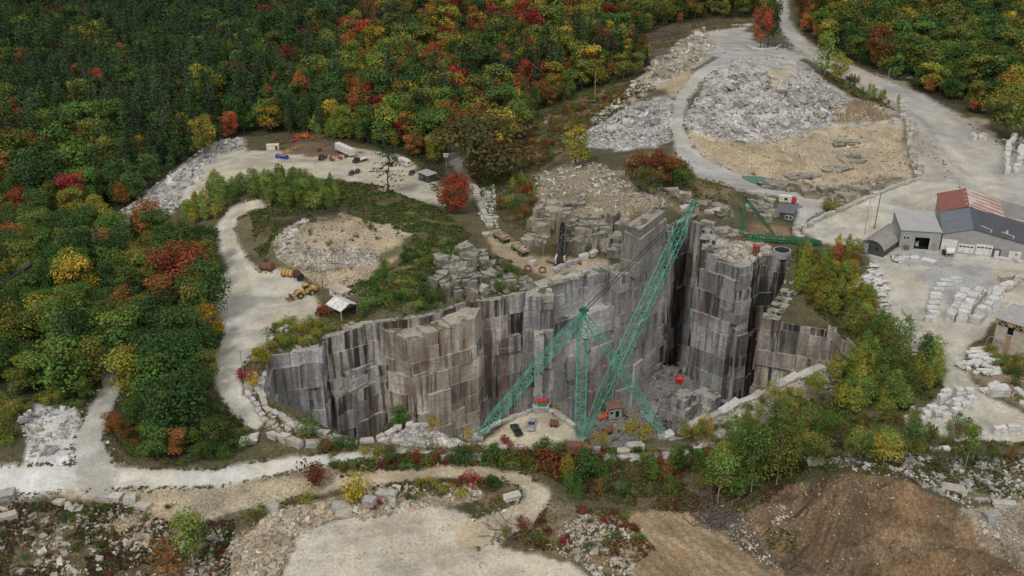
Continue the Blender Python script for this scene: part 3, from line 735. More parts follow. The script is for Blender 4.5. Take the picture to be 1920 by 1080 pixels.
# pit floor: rises to a bench under the near rim and to rubble at the left end
def pit_floor():
    xs = np.arange(-95, 125, 1.3); ys = np.arange(222, 402, 1.3)
    X, Y = np.meshgrid(xs, ys)
    Z = np.full(X.shape, FLOOR)
    def mound(cx, cy, rx, ry, h, ang=0):
        ca, sa = math.cos(ang), math.sin(ang)
        u = ((X - cx) * ca + (Y - cy) * sa) / rx; v = (-(X - cx) * sa + (Y - cy) * ca) / ry
        return h * np.clip(1.25 - np.sqrt(u * u + v * v), 0, 1) ** .8
    Z = Z + np.maximum.reduce([mound(-60, 262, 26, 18, 36), mound(32, 240, 24, 22, 42), mound(-30, 245, 30, 14, 30), mound(45, 300, 30, 20, 10), mound(62, 352, 16, 14, 9), mound(-38, 292, 16, 14, 22)])
    Z += (fbm(X / 5, Y / 5, 4, 4) - .5) * 5 + (fbm(X / 1.5, Y / 1.5, 14, 2) - .5) * 1.2
    wob = fbm(X / 9, Y / 9, 8, 3)[..., None]
    Cc = np.concatenate([np.array((.10, .097, .094)) * (1 - wob) + np.array((.19, .182, .17)) * wob, np.full(wob.shape, .8)], -1)
    left = (X < -20)[..., None]
    Cc[..., :3] = np.where(left, Cc[..., :3] * np.array((.62, .56, .42)), Cc[..., :3])
    br = (np.hypot(X - 34, Y - 246) < 22)[..., None]
    Cc[..., :3] = np.where(br, Cc[..., :3] * np.array((.62, .5, .42)), Cc[..., :3])
    n, m = X.shape; idx = np.arange(n * m).reshape(n, m)
    F = np.stack([idx[:-1, :-1], idx[:-1, 1:], idx[1:, 1:], idx[1:, :-1]], -1).reshape(-1, 4)
    V = np.stack([X, Y, Z], -1).reshape(-1, 3)
    cx, cy = V[F].mean(1)[:, 0], V[F].mean(1)[:, 1]
    keep = in_pit(cx, cy)
    F = F[keep]; used = np.unique(F); rm = np.zeros(len(V), int); rm[used] = np.arange(len(used))
    tag(link("pit_floor", np_mesh("pit_floor", V[used], rm[F], M['ground'], Cc.reshape(-1, 4)[used], True)), kind="structure")
    return lambda x, y: float(Z[int(np.clip((y - 222) / 1.3, 0, n - 1)), int(np.clip((x + 95) / 1.3, 0, m - 1))])
PITZ = pit_floor()
def pit_pt(px, py):
    """first point of the pit floor met by this pixel's ray"""
    dx, dy, dz = [float(v) for v in ray(px, py)]
    for t in np.arange(200, 460, .5):
        x, y, z = dx * t, dy * t, CAMH + dz * t
        if z < -3 and in_pit(np.array([x]), np.array([y]))[0] and z <= PITZ(x, y): return Vector((x, y, PITZ(x, y)))
    return Vector((dx * 400, dy * 400, FLOOR))

# ------------------------------------------------------------------ vegetation: leaf-card meshes, one unit tall
def cards(P, Nn, size, rng, asp=1.0, twist=True):
    """one quad per point P facing Nn"""
    n = len(P)
    Nn = Nn / (np.linalg.norm(Nn, axis=1, keepdims=True) + 1e-9)
    t = rng.normal(size=(n, 3)); a = np.cross(Nn, t); a /= np.linalg.norm(a, axis=1, keepdims=True) + 1e-9
    b = np.cross(Nn, a)
    size = np.broadcast_to(np.asarray(size, float), (n,))
    sa = (size * rng.uniform(.7, 1.3, n) * .5)[:, None]; sb = (size * asp * rng.uniform(.7, 1.3, n) * .5)[:, None]
    k = [rng.uniform(.55, 1.25, (n, 1)) for _ in range(4)]
    V = np.stack([P - a * sa * k[0] - b * sb * .35, P + b * sb * k[1] - a * sa * .25 + Nn * sa * .25, P + a * sa * k[2] + b * sb * .35, P - b * sb * k[3] + a * sa * .25 + Nn * sa * .2], 1)
    return V.reshape(-1, 3), np.arange(4 * n).reshape(n, 4)
def leaf_tone(rng, n, lo=.65, hi=1.35, hue=.12):
    t = rng.uniform(lo, hi, (n, 1)); h = rng.normal(0, hue, (n, 1))
    return np.concatenate([t * (1 + h), t * (1 + h * .2), t * (1 - h * .6), np.ones((n, 1))], 1)
def broad_crown(seed, n=1150, width=.66, leaf=.055, base=.14, nb=18):
    r = np.random.default_rng(seed)
    P, Q, T = [], [], []
    bl = []
    for i in range(nb):
        a = r.uniform(0, 2 * math.pi); z = base + (1 - base) * r.uniform(.12, .86)
        rad = width / 2 * math.sqrt(max(.05, 1 - ((z - .52) / .56) ** 2)) * r.uniform(.35, .78)
        bl.append((rad * math.cos(a), rad * math.sin(a), z, r.uniform(.10, .19)))
    bl.append((0, 0, .86, .14))
    w = np.array([b[3] ** 2 for b in bl]); w /= w.sum()
    for b, ww in zip(bl, w):
        m = int(n * ww) + 4
        d = r.normal(size=(m, 3)); d[:, 2] = d[:, 2] * .8 + .35; d /= np.linalg.norm(d, axis=1, keepdims=True)
        rr = b[3] * r.uniform(.55, 1.12, (m, 1))
        P.append(np.array(b[:3]) + d * rr * np.array((1, 1, .8))); Q.append(d + r.normal(0, .38, (m, 3)) + np.array((0, 0, .45)))
        q_, hu = r.uniform(.74, 1.24), r.uniform(.80, 1.28); T.append(leaf_tone(r, m) * np.array([q_ * hu, q_, q_ / hu ** .5, 1]))
    P, Q, T = np.concatenate(P), np.concatenate(Q), np.concatenate(T)
    V, F = cards(P, Q, leaf, r, .9)
    return V, F, T
def pine_crown(seed, n_lay=17, width=.40, base=.16, gap=0.):
    r = np.random.default_rng(seed)
    P, Q, S = [], [], []
    for k in range(n_lay):
        t = (k + r.uniform(-.3, .3)) / n_lay; z = base + (1 - base) * t
        L_ = width / 2 * (1 - t) ** .72 * r.uniform(.75, 1.15) + .012
        if t < .12: L_ *= .8
        nbr = 8 if t < .8 else 5
        for j in range(nbr):
            if r.random() < gap: continue
            a = 2 * math.pi * (j + r.uniform(-.35, .35)) / nbr + k; l = L_ * r.uniform(.7, 1.2)
            ns = max(2, int(l / .032))
            for i in range(ns):
                f = (i + .7) / ns
                sw = r.normal(0, .022 * f)
                P.append((math.cos(a) * l * f - math.sin(a) * sw, math.sin(a) * l * f + math.cos(a) * sw, z - .10 * l * f + .12 * l * f * f + r.normal(0, .007)))
                Q.append((r.normal(0, .45), r.normal(0, .45), 1)); S.append(.062 * (1.1 - .35 * f))
    V, F = cards(np.array(P), np.array(Q), np.array(S), r, .62)
    return V, F, leaf_tone(r, len(F), .7, 1.3, .07)
def young_crown(seed, n=1000, width=.36, leaf=.042, base=.16):
    r = np.random.default_rng(seed)
    z = r.beta(1.5, 1.7, n) * (1 - base) + base
    prof = np.clip(1 - np.abs((z - .48) / .56) ** 1.9, .04, 1)
    lob = 1 + .35 * np.sin(z * 23 + r.uniform(0, 6))
    a = r.uniform(0, 2 * math.pi, n); rad = width / 2 * prof * np.sqrt(r.uniform(.12, 1.1, n)) * (1 + .3 * np.sin(a * 3 + z * 9 + seed)) * lob
    P = np.stack([rad * np.cos(a), rad * np.sin(a), z + r.normal(0, .02, n)], 1)
    Q = np.stack([np.cos(a), np.sin(a), np.full(n, .5)], 1) + r.normal(0, .6, (n, 3))
    V, F = cards(P, Q, leaf, r, .85)
    return V, F, leaf_tone(r, n)
def shrub_crown(seed, n=600, leaf=.09):
    r = np.random.default_rng(seed)
    P, Q = [], []
    for i in range(6):
        c = np.array((r.uniform(-.42, .42), r.uniform(-.42, .42), r.uniform(.25, .65))); rr = r.uniform(.22, .36)
        d = r.normal(size=(n // 6, 3)); d /= np.linalg.norm(d, axis=1, keepdims=True)
        P.append(c + d * rr * r.uniform(.5, 1.15, (n // 6, 1))); Q.append(d + r.normal(0, .6, d.shape) + np.array((0, 0, .4)))
    V, F = cards(np.concatenate(P), np.concatenate(Q), leaf, r, .85)
    V[:, 2] = np.maximum(V[:, 2], .01)
    return V, F, leaf_tone(r, len(F))
def trunk_mesh(name, seed, h=.85, r0=.022, m='bark', limbs=5, lean=.02):
    r = random.Random(seed); mb = MB()
    pts = [Vector((r.uniform(-lean, lean) * k, r.uniform(-lean, lean) * k, -.03 + (h + .03) * k / 4)) for k in range(5)]
    for k in range(4): mb.cyl(pts[k], pts[k + 1], r0 * (1 - .2 * k), 6, r0 * (1 - .2 * (k + 1)))
    for i in range(limbs):
        z = r.uniform(.3, .75) * h; p = pts[1].lerp(pts[3], (z / h - .25) / .5 if z / h > .25 else 0); a = r.uniform(0, 6.3)
        mb.cyl(p, p + Vector((math.cos(a) * .2, math.sin(a) * .2, .14)), r0 * .42, 4, r0 * .12)
    o = mb.build(name, M[m]); me = o.data; bpy.data.objects.remove(o); return me
def crown_mesh(name, vft, m): return np_mesh(name, vft[0], vft[1], M[m], vft[2])
def joined(name, vft, seed, bark, **k):
    """crown and trunk in one mesh for trees too far off to show their parts"""
    me = crown_mesh(name, vft, 'leaf')
    tr = trunk_mesh("trunk", seed, m=bark, **k)
    bm = bmesh.new(); bm.from_mesh(me); n = len(bm.faces)
    bm.from_mesh(tr); bm.faces.ensure_lookup_table()
    for f in bm.faces[n:]: f.material_index = 1
    bm.to_mesh(me); bm.free(); me.materials.append(M[bark])
    return me
KINDS = {}
def kind(name, crowns, bark, seed, fine=None, **k):
    KINDS[name] = dict(
        crown=[crown_mesh("crown", c, 'leaf') for c in (fine or crowns)], trunk=[trunk_mesh("trunk", seed + i, m=bark, **k) for i in range(2)],
        whole=[joined(name, c, seed + i, bark, **k) for i, c in enumerate(crowns)])
kind("broadleaf_tree", [broad_crown(10 + i, nb=15 + i * 2, width=.58 + .055 * i) for i in range(5)], 'bark', 1, fine=[broad_crown(10 + i, n=2500, leaf=.038, nb=18 + i * 2, width=.60 + .055 * i) for i in range(5)])
kind("maple_tree", [broad_crown(30 + i, nb=16, width=.54 + .08 * i, base=.14) for i in range(4)], 'bark', 5, fine=[broad_crown(30 + i, n=2500, leaf=.038, nb=20, width=.56 + .08 * i, base=.14) for i in range(4)] + [broad_crown(40, n=3400, leaf=.04, nb=40, width=.92, base=.04)])
kind("pine_tree", [pine_crown(50 + i, width=.36 + .05 * i) for i in range(4)], 'bark', 9, h=.96, r0=.016, limbs=0)
kind("young_tree", [young_crown(70 + i, width=.34 + .05 * i) for i in range(5)], 'birch', 13, h=.8, r0=.012, limbs=3)
kind("shrub", [shrub_crown(90 + i) for i in range(4)], 'bark', 17, h=.4, r0=.03, limbs=2)
kind("birch_tree", [broad_crown(110 + i, n=1300, width=.52 + .05 * i, leaf=.036, base=.2, nb=26) for i in range(3)], 'birch', 21, h=.85, r0=.011, limbs=7)
CAT = dict(birch_tree="tree", broadleaf_tree="tree", maple_tree="tree", pine_tree="tree", young_tree="tree", shrub="shrub")
COLR = {  # albedo of the leaves
 'dark green': (.058,.095,.046), 'deep green': (.062,.12,.034), 'mid green': (.105,.18,.04), 'olive green': (.165,.185,.042), 'light green': (.20,.28,.062),
 'yellow-green': (.29,.29,.05), 'golden yellow': (.40,.30,.045), 'orange-brown': (.24,.125,.04), 'orange': (.35,.145,.045), 'red-orange': (.31,.085,.04), 'crimson': (.255,.042,.042), 'rust-red': (.20,.068,.034), 'grey-green': (.15,.165,.09), 'dull olive': (.155,.15,.055)}
CH = {k: random.Random(sum(map(ord, k))) for k in KINDS}
def plant_tree(kname, p, h, cname, label, group=None, parts=True, wide=1.0, rr=random, var=None):
    K = KINDS[kname]; i = rr.randrange(len(K['whole'])) if var is None else var
    c = COLR[cname]; j = rr.uniform(.68, 1.3); col = (c[0] * j * rr.uniform(.92, 1.1), c[1] * j, c[2] * j, 1)
    if parts:
        o = bpy.data.objects.new(kname, None); COL.objects.link(o); o.empty_display_size = .2
        a = link("crown", K['crown'][i], o); a.color = col
        link("trunk", K['trunk'][i % 2], o)
    else:
        o = link(kname, K['whole'][i]); o.color = col
    o.location = p; o.rotation_euler = (0, 0, rr.uniform(0, 6.28)); o.scale = (h * wide, h * wide, h)
    return tag(o, label, CAT[kname], group)

# ---- where a tree stands, in words
def place_words(px, py):
    if inpoly(np.array([px]), np.array([py]), Z_FOREST2)[0]:
        if py > 740: return "at the foot of the grove above the lower white road"
        if px > 330: return "on the grove side of the winding gravel road"
        if py > 620: return "low in the grove left of the winding gravel road"
        return "in the upper grove left of the winding gravel road"
    if px > 1480 and py < 260: return "in the wood above the yard road" if px > 1650 else "along the upper bend of the road"
    if px < 1480 and py < 440:
        if px > 940: return "on the hillside wood left of the ridge plateau"
        if px > 600: return "in the wood behind the white trailers" if py > 130 else "in the far wood behind the white trailers"
        if py > 250: return "in the wood below the rubble slope"
        return "in the far left wood"
    if 380 < px < 860 and py < 620: return "on the brushy rise beside the winding gravel road"
    if 480 <= px < 900 and py > 600 and py < 830: return "on the broken left end of the pit"
    if px > 1400 and py < 840: return "on the slope between the pit and the stone yard"
    if 830 <= py < 985: return "in the belt of brush in front of the pit"
    if py >= 930: return "among the rubble in the foreground"
    return "near the rim of the pit"
def pick(r, table):
    t = r.random() * sum(w for _, w in table)
    for c, w in table:
        t -= w
        if t <= 0: return c
    return table[-1][0]
# ---- the woods: jittered grid over the forest zones, nearest 300 of each kind as single trees, the rest as far woods
def scatter_zone(poly, step, seed, keep=1.0):
    r = np.random.default_rng(seed)
    pp = np.array(poly, float); pp[:, 1] = np.maximum(pp[:, 1], -70)
    x, y = unproj(pp[:, 0], pp[:, 1], -5)
    gx, gy = np.meshgrid(np.arange(x.min() - 20, x.max() + 20, step), np.arange(y.min() - 20, min(y.max() + 40, 1350), step))
    gx = (gx + r.uniform(-.45, .45, gx.shape) * step).ravel(); gy = (gy + r.uniform(-.45, .45, gy.shape) * step).ravel()
    z = Hat(gx, gy); px, py = proj(gx, gy, z)
    m = inpoly(px, py, poly) & (r.random(len(px)) < keep)
    return gx[m], gy[m], z[m], px[m], py[m]
def woods():
    r = random.Random(77)
    trees = []
    for poly, step, sd in ((Z_FOREST1, 9.2, 1), (Z_FOREST2, 7.8, 2), (Z_FOREST3, 8.8, 3)):
        gx, gy, gz, px, py = scatter_zone(poly, step, sd)
        road_d = np.minimum.reduce([dist_line(px, py, l, [a + 3 for a in w]) for l, w, _, _ in STROKES])
        nz = fbm(gx / 45, gy / 45, 90 + sd, 3); n2 = fbm(gx / 30, gy / 30, 190 + sd, 3)
        for i in range(len(gx)):
            if road_d[i] < 1: continue
            X, Y = px[i], py[i]
            far = min(1, max(0, (gy[i] - 300) / 600))
            if sd == 1:
                if X < 640:
                    pine = .66 if Y < 170 else .48
                    if X < 200 and Y > 260: pine = .28
                    elif X < 460: pine += .14
                    tab = [('deep green', 30), ('mid green', 26), ('olive green', 14), ('yellow-green', 5), ('golden yellow', 1.5), ('orange', 2.2), ('orange-brown', 4), ('red-orange', 2.4), ('crimson', 2), ('rust-red', 4)]
                else:
                    pine = .30 if X < 800 and Y < 110 else .10
                    tab = [('deep green', 14), ('mid green', 17), ('olive green', 24), ('yellow-green', 8), ('golden yellow', 4.5), ('orange', 8), ('orange-brown', 9), ('red-orange', 7), ('crimson', 4), ('rust-red', 6)]
                    if X > 1000: tab = [('mid green', 14), ('olive green', 34), ('yellow-green', 12), ('golden yellow', 4), ('orange', 4), ('orange-brown', 8), ('rust-red', 3), ('crimson', 1)]
                pine += (nz[i] - .5) * 1.6
            elif sd == 2:
                pine = .04; tab = [('deep green', 34), ('mid green', 34), ('olive green', 18), ('yellow-green', 4), ('orange-brown', 5), ('golden yellow', 1.5), ('orange', 2), ('rust-red', 3)]
            else:
                pine = .04; tab = [('deep green', 22), ('mid green', 28), ('olive green', 30), ('yellow-green', 8), ('golden yellow', 2), ('orange-brown', 7), ('orange', 2)]
            if sd == 1 and X > 520 and X < 1010 and n2[i] > .47: tab = [(c, w * (3.0 if c in ('orange', 'red-orange', 'crimson', 'orange-brown') else 1)) for c, w in tab]
            elif n2[i] < .42: tab = [(c, w * (.25 if c in ('orange', 'red-orange', 'crimson', 'golden yellow', 'rust-red') else 1)) for c, w in tab]
            if n2[i] > .56: tab = [(c, w * (2.2 if c in ('orange', 'red-orange', 'crimson', 'golden yellow', 'orange-brown', 'rust-red') else 1)) for c, w in tab]
            if r.random() < pine: kn, cn, h, wd = 'pine_tree', r.choice(('dark green', 'dark green', 'deep green')), r.uniform(20, 33), r.uniform(.95, 1.25)
            else:
                cn = pick(r, tab)
                kn = 'maple_tree' if cn in ('orange', 'red-orange', 'crimson', 'rust-red', 'orange-brown') else 'broadleaf_tree'
                h = (11 + 17 * r.betavariate(1.5, 1.7)) * (.85 if kn == 'maple_tree' else 1); wd = r.uniform(.75, 1.25)
            if sd == 2: h *= .8
            # trees at the edge of the clearings stay lower
            edge = min(abs(dist_line(np.array([X]), np.array([Y]), poly + [poly[0]])[0]) / 40, 1)
            h *= .70 + .30 * edge
            trees.append((gx[i], gy[i], gz[i], X, Y, kn, h, cn, wd))
    trees.sort(key=lambda t: t[1])
    cnt = {}; far = {}
    for t in trees:
        x, y, z, px, py, kn, h, cn, wd = t
        inframe = -30 < px < 1950 and -10 < py < 1100
        cnt.setdefault(kn, 0)
        if inframe and cnt[kn] < LIMIT[kn]:
            cnt[kn] += 1
            noun = dict(broadleaf_tree="broadleaf tree", maple_tree="maple", pine_tree="pine")[kn]
            size = "tall" if h > 16 else ("small" if h < 9.5 else "mid-sized")
            lab = f"{size} {cn} {noun} {place_words(px, py)}"
            plant_tree(kn, (x, y, z), h, cn, lab, lab.replace(" " + noun, " " + noun + "s"), parts=pxscale(x, y, z) > 3.9, wide=wd, rr=r)
        else: far.setdefault(kn, []).append(t)
    for kn, ts in far.items(): far_wood(kn, ts)
LIMIT = dict(broadleaf_tree=285, maple_tree=270, pine_tree=270)
def far_wood(kn, ts):
    coll = bpy.data.collections.new("far_" + kn)
    for i, me in enumerate(KINDS[kn]['whole']):
        m2 = me.copy(); m2.materials[0] = M['farleaf']
        coll.objects.link(bpy.data.objects.new(f"{kn}_source_{i}", m2))
    r = np.random.default_rng(3)
    n = len(ts)
    me = bpy.data.meshes.new("far_" + kn); me.vertices.add(n)
    me.vertices.foreach_set("co", np.array([t[:3] for t in ts], np.float32).ravel())
    def at(nm, ty, key, arr):
        a = me.attributes.new(nm, ty, 'POINT'); a.data.foreach_set(key, np.asarray(arr).ravel())
    h = np.array([t[6] for t in ts], np.float32); wd = np.array([t[8] for t in ts], np.float32)
    at("size", 'FLOAT_VECTOR', "vector", np.stack([h * wd, h * wd, h], 1).astype(np.float32))
    at("turn", 'FLOAT_VECTOR', "vector", np.stack([np.zeros(n), np.zeros(n), r.uniform(0, 6.28, n)], 1).astype(np.float32))
    c = np.array([(*COLR[t[7]], 1) for t in ts]); c[:, :3] *= r.uniform(.66, 1.32, (n, 1))
    at("tint", 'FLOAT_COLOR', "color", c.astype(np.float32))
    at("pick", 'INT', "value", r.integers(0, len(KINDS[kn]['whole']), n).astype(np.int32))
    nm = {'pine_tree': "far_pine_wood", 'broadleaf_tree': "far_broadleaf_wood", 'maple_tree': "far_maple_wood", 'young_tree': "sapling_thicket", 'shrub': "shrub_thicket"}[kn]
    o = link(nm, me)
    ng = bpy.data.node_groups.new("scatter_trees", 'GeometryNodeTree')
    ng.interface.new_socket("Geometry", in_out='INPUT', socket_type='NodeSocketGeometry')
    ng.interface.new_socket("Geometry", in_out='OUTPUT', socket_type='NodeSocketGeometry')
    N, L = ng.nodes.new, ng.links.new
    gi, go = N("NodeGroupInput"), N("NodeGroupOutput"); ip = N("GeometryNodeInstanceOnPoints"); ci = N("GeometryNodeCollectionInfo")
    ci.inputs[0].default_value = coll; ci.inputs[1].default_value = True; ci.inputs[2].default_value = True
    def na(nm_, ty):
        q = N("GeometryNodeInputNamedAttribute"); q.data_type = ty; q.inputs[0].default_value = nm_
        return [s for s in q.outputs if s.enabled and s.name == "Attribute"][0]
    L(gi.outputs[0], ip.inputs["Points"]); L(ci.outputs[0], ip.inputs["Instance"]); ip.inputs["Pick Instance"].default_value = True
    L(na("pick", 'INT'), ip.inputs["Instance Index"]); L(na("turn", 'FLOAT_VECTOR'), ip.inputs["Rotation"]); L(na("size", 'FLOAT_VECTOR'), ip.inputs["Scale"])
    L(ip.outputs[0], go.inputs[0])
    o.modifiers.new("scatter_trees", 'NODES').node_group = ng
    lab = {'pine_tree': "dark green pines massed in the far wood", 'broadleaf_tree': "green and yellow broadleaf trees massed in the far wood", 'maple_tree': "red and orange maples massed in the far wood", 'young_tree': "small green and yellow saplings filling gaps between the larger young trees", 'shrub': "small mixed shrubs filling gaps between the larger bushes"}[kn]
    tag(o, lab, "thicket" if "thicket" in nm else "wood", kind="stuff")
woods()

# ---- single trees the photograph picks out: (kind, base px, base py, height in px, colour, width factor, label)
def h_of(p, hp): return hp / (pxscale(p.x, p.y, p.z) * .9)
SINGLE = [
 ('maple_tree',345,562,112,'red-orange',1.15,"big red and orange maple at the edge of the grove by the gravel road"),
 ('maple_tree',855,400,72,'red-orange',1.0,"round bright red maple beside the paved track above the dump trucks"),
 ('maple_tree',565,212,76,'orange',.75,"narrow bright orange maple behind the yellow scrap machines"),
 ('maple_tree',606,170,52,'crimson',.9,"crimson maple just right of the narrow orange maple"),
 ('maple_tree',1000,92,72,'crimson',.85,"tall crimson maple in the top middle of the wood"),
 ('maple_tree',145,408,80,'crimson',1.0,"deep crimson maple in the wood left of the rubble slope"),
 ('maple_tree',278,452,78,'orange-brown',1.2,"amber maple in front of the foot of the rubble slope"),
 ('maple_tree',105,626,72,'red-orange',.9,"coral red maple low in the left grove"),
 ('maple_tree',186,200,66,'red-orange',1.0,"orange red maple in the left wood well above the rubble slope"),
 ('broadleaf_tree',40,545,62,'golden yellow',1.1,"golden yellow tree behind the black boom tip at the left edge"),
 ('broadleaf_tree',385,292,72,'yellow-green',.8,"bright yellow-green tree at the top of the rubble slope"),
 ('broadleaf_tree',514,226,40,'golden yellow',1.0,"small golden tree behind the scrap machines"),
 ('maple_tree',430,262,50,'red-orange',1.0,"flame coloured maple right of the yellow-green tree on the rubble top"),
 ('maple_tree',850,55,62,'crimson',1.0,"red maple high in the wood left of the tall crimson one"),
 ('maple_tree',890,180,42,'red-orange',1.0,"red maple tip showing through the middle of the wood"),
 ('maple_tree',740,215,60,'orange-brown',.8,"rusty maple behind the lone pine"),
 ('broadleaf_tree',915,338,120,'dull olive',1.5,"huge spreading olive green tree beside the paved track"),
 ('maple_tree',898,334,62,'orange',1.1,"orange maple under the huge spreading olive tree"),
 ('broadleaf_tree',690,268,66,'light green',.9,"fresh light green tree behind the white semitrailer"),
 ('broadleaf_tree',645,262,62,'light green',.85,"light green tree left behind the white semitrailer"),
 ('maple_tree',1192,340,55,'orange-brown',1.4,"tawny maple on the rock ledge above the pillar"),
 ('maple_tree',1228,345,62,'rust-red',1.3,"rust red maple on the rock ledge above the pillar"),
 ('maple_tree',1262,350,50,'orange-brown',1.4,"tawny maple at the right end of the rock ledge"),
 ('broadleaf_tree',1215,362,46,'olive green',1.5,"low olive tree in front of the tawny maples on the rock ledge"),
 ('broadleaf_tree',1280,362,46,'mid green',1.4,"low green tree right of the tawny maples beside the ridge road"),
 ('broadleaf_tree',1080,312,70,'yellow-green',1.1,"yellow-green bush-like tree under the rubble fan"),
 ('maple_tree',1648,135,84,'orange-brown',.9,"tan orange maple at the wood edge above the road"),
 ('young_tree',1545,142,74,'light green',1.15,"light green young tree between the spoil heap and the road"),
 ('broadleaf_tree',1572,160,52,'yellow-green',.9,"yellow green young tree right of the light green one by the road"),
 ('maple_tree',1425,92,78,'red-orange',.6,"slim red maple on the walled traffic island"),
 ('broadleaf_tree',1440,90,84,'deep green',.7,"slim green tree on the walled traffic island"),
 ('broadleaf_tree',1880,258,90,'olive green',1.2,"olive tree behind the block pallets by the yard road"),
 ('maple_tree',1500,52,60,'orange',.8,"orange maple on the right verge of the top road"),
 ('broadleaf_tree',1905,205,80,'yellow-green',1.0,"yellow green tree beside the right hand power pole"),
 ('pine_tree',735,205,110,'dark green',1.2,"broad dark pine behind the lone pine and the trailers"),
 ('broadleaf_tree',820,290,80,'mid green',1.2,"leafy green tree behind the grey roadside shed"),
 ('broadleaf_tree',120,742,110,'mid green',1.3,"large green tree at the lower left corner of the grove"),
 ('broadleaf_tree',300,760,120,'deep green',1.2,"large dark green tree in the middle of the lower grove"),
 ('broadleaf_tree',230,690,110,'mid green',1.3,"wide mid green tree in the heart of the grove"),
 ('broadleaf_tree',390,600,110,'deep green',1.1,"dark green tree where the grove meets the gravel turning area"),
]
rs = random.Random(12)
for kn, px, py, hp, cn, wd, lab in SINGLE:
    p = G1(px, py); plant_tree(kn, p, h_of(p, hp), cn, lab, wide=wd, rr=rs, var=4 if 'round bright red' in lab else None)
# the lone pine in the trailer lot: bare stem, open crown
p = G1(730, 362); lone = empty("pine_tree", p); lone.scale = (h_of(p, 118),) * 3
tag(lone, "lone tall pine with a bare stem beside the parked cars", "tree")
o = link("crown", crown_mesh("crown", pine_crown(61, n_lay=13, width=.62, base=.12, gap=.35), 'leaf'), lone); o.color = (.035, .06, .022, 1)
link("trunk", trunk_mesh("trunk", 71, h=.97, r0=.014, limbs=0), lone)
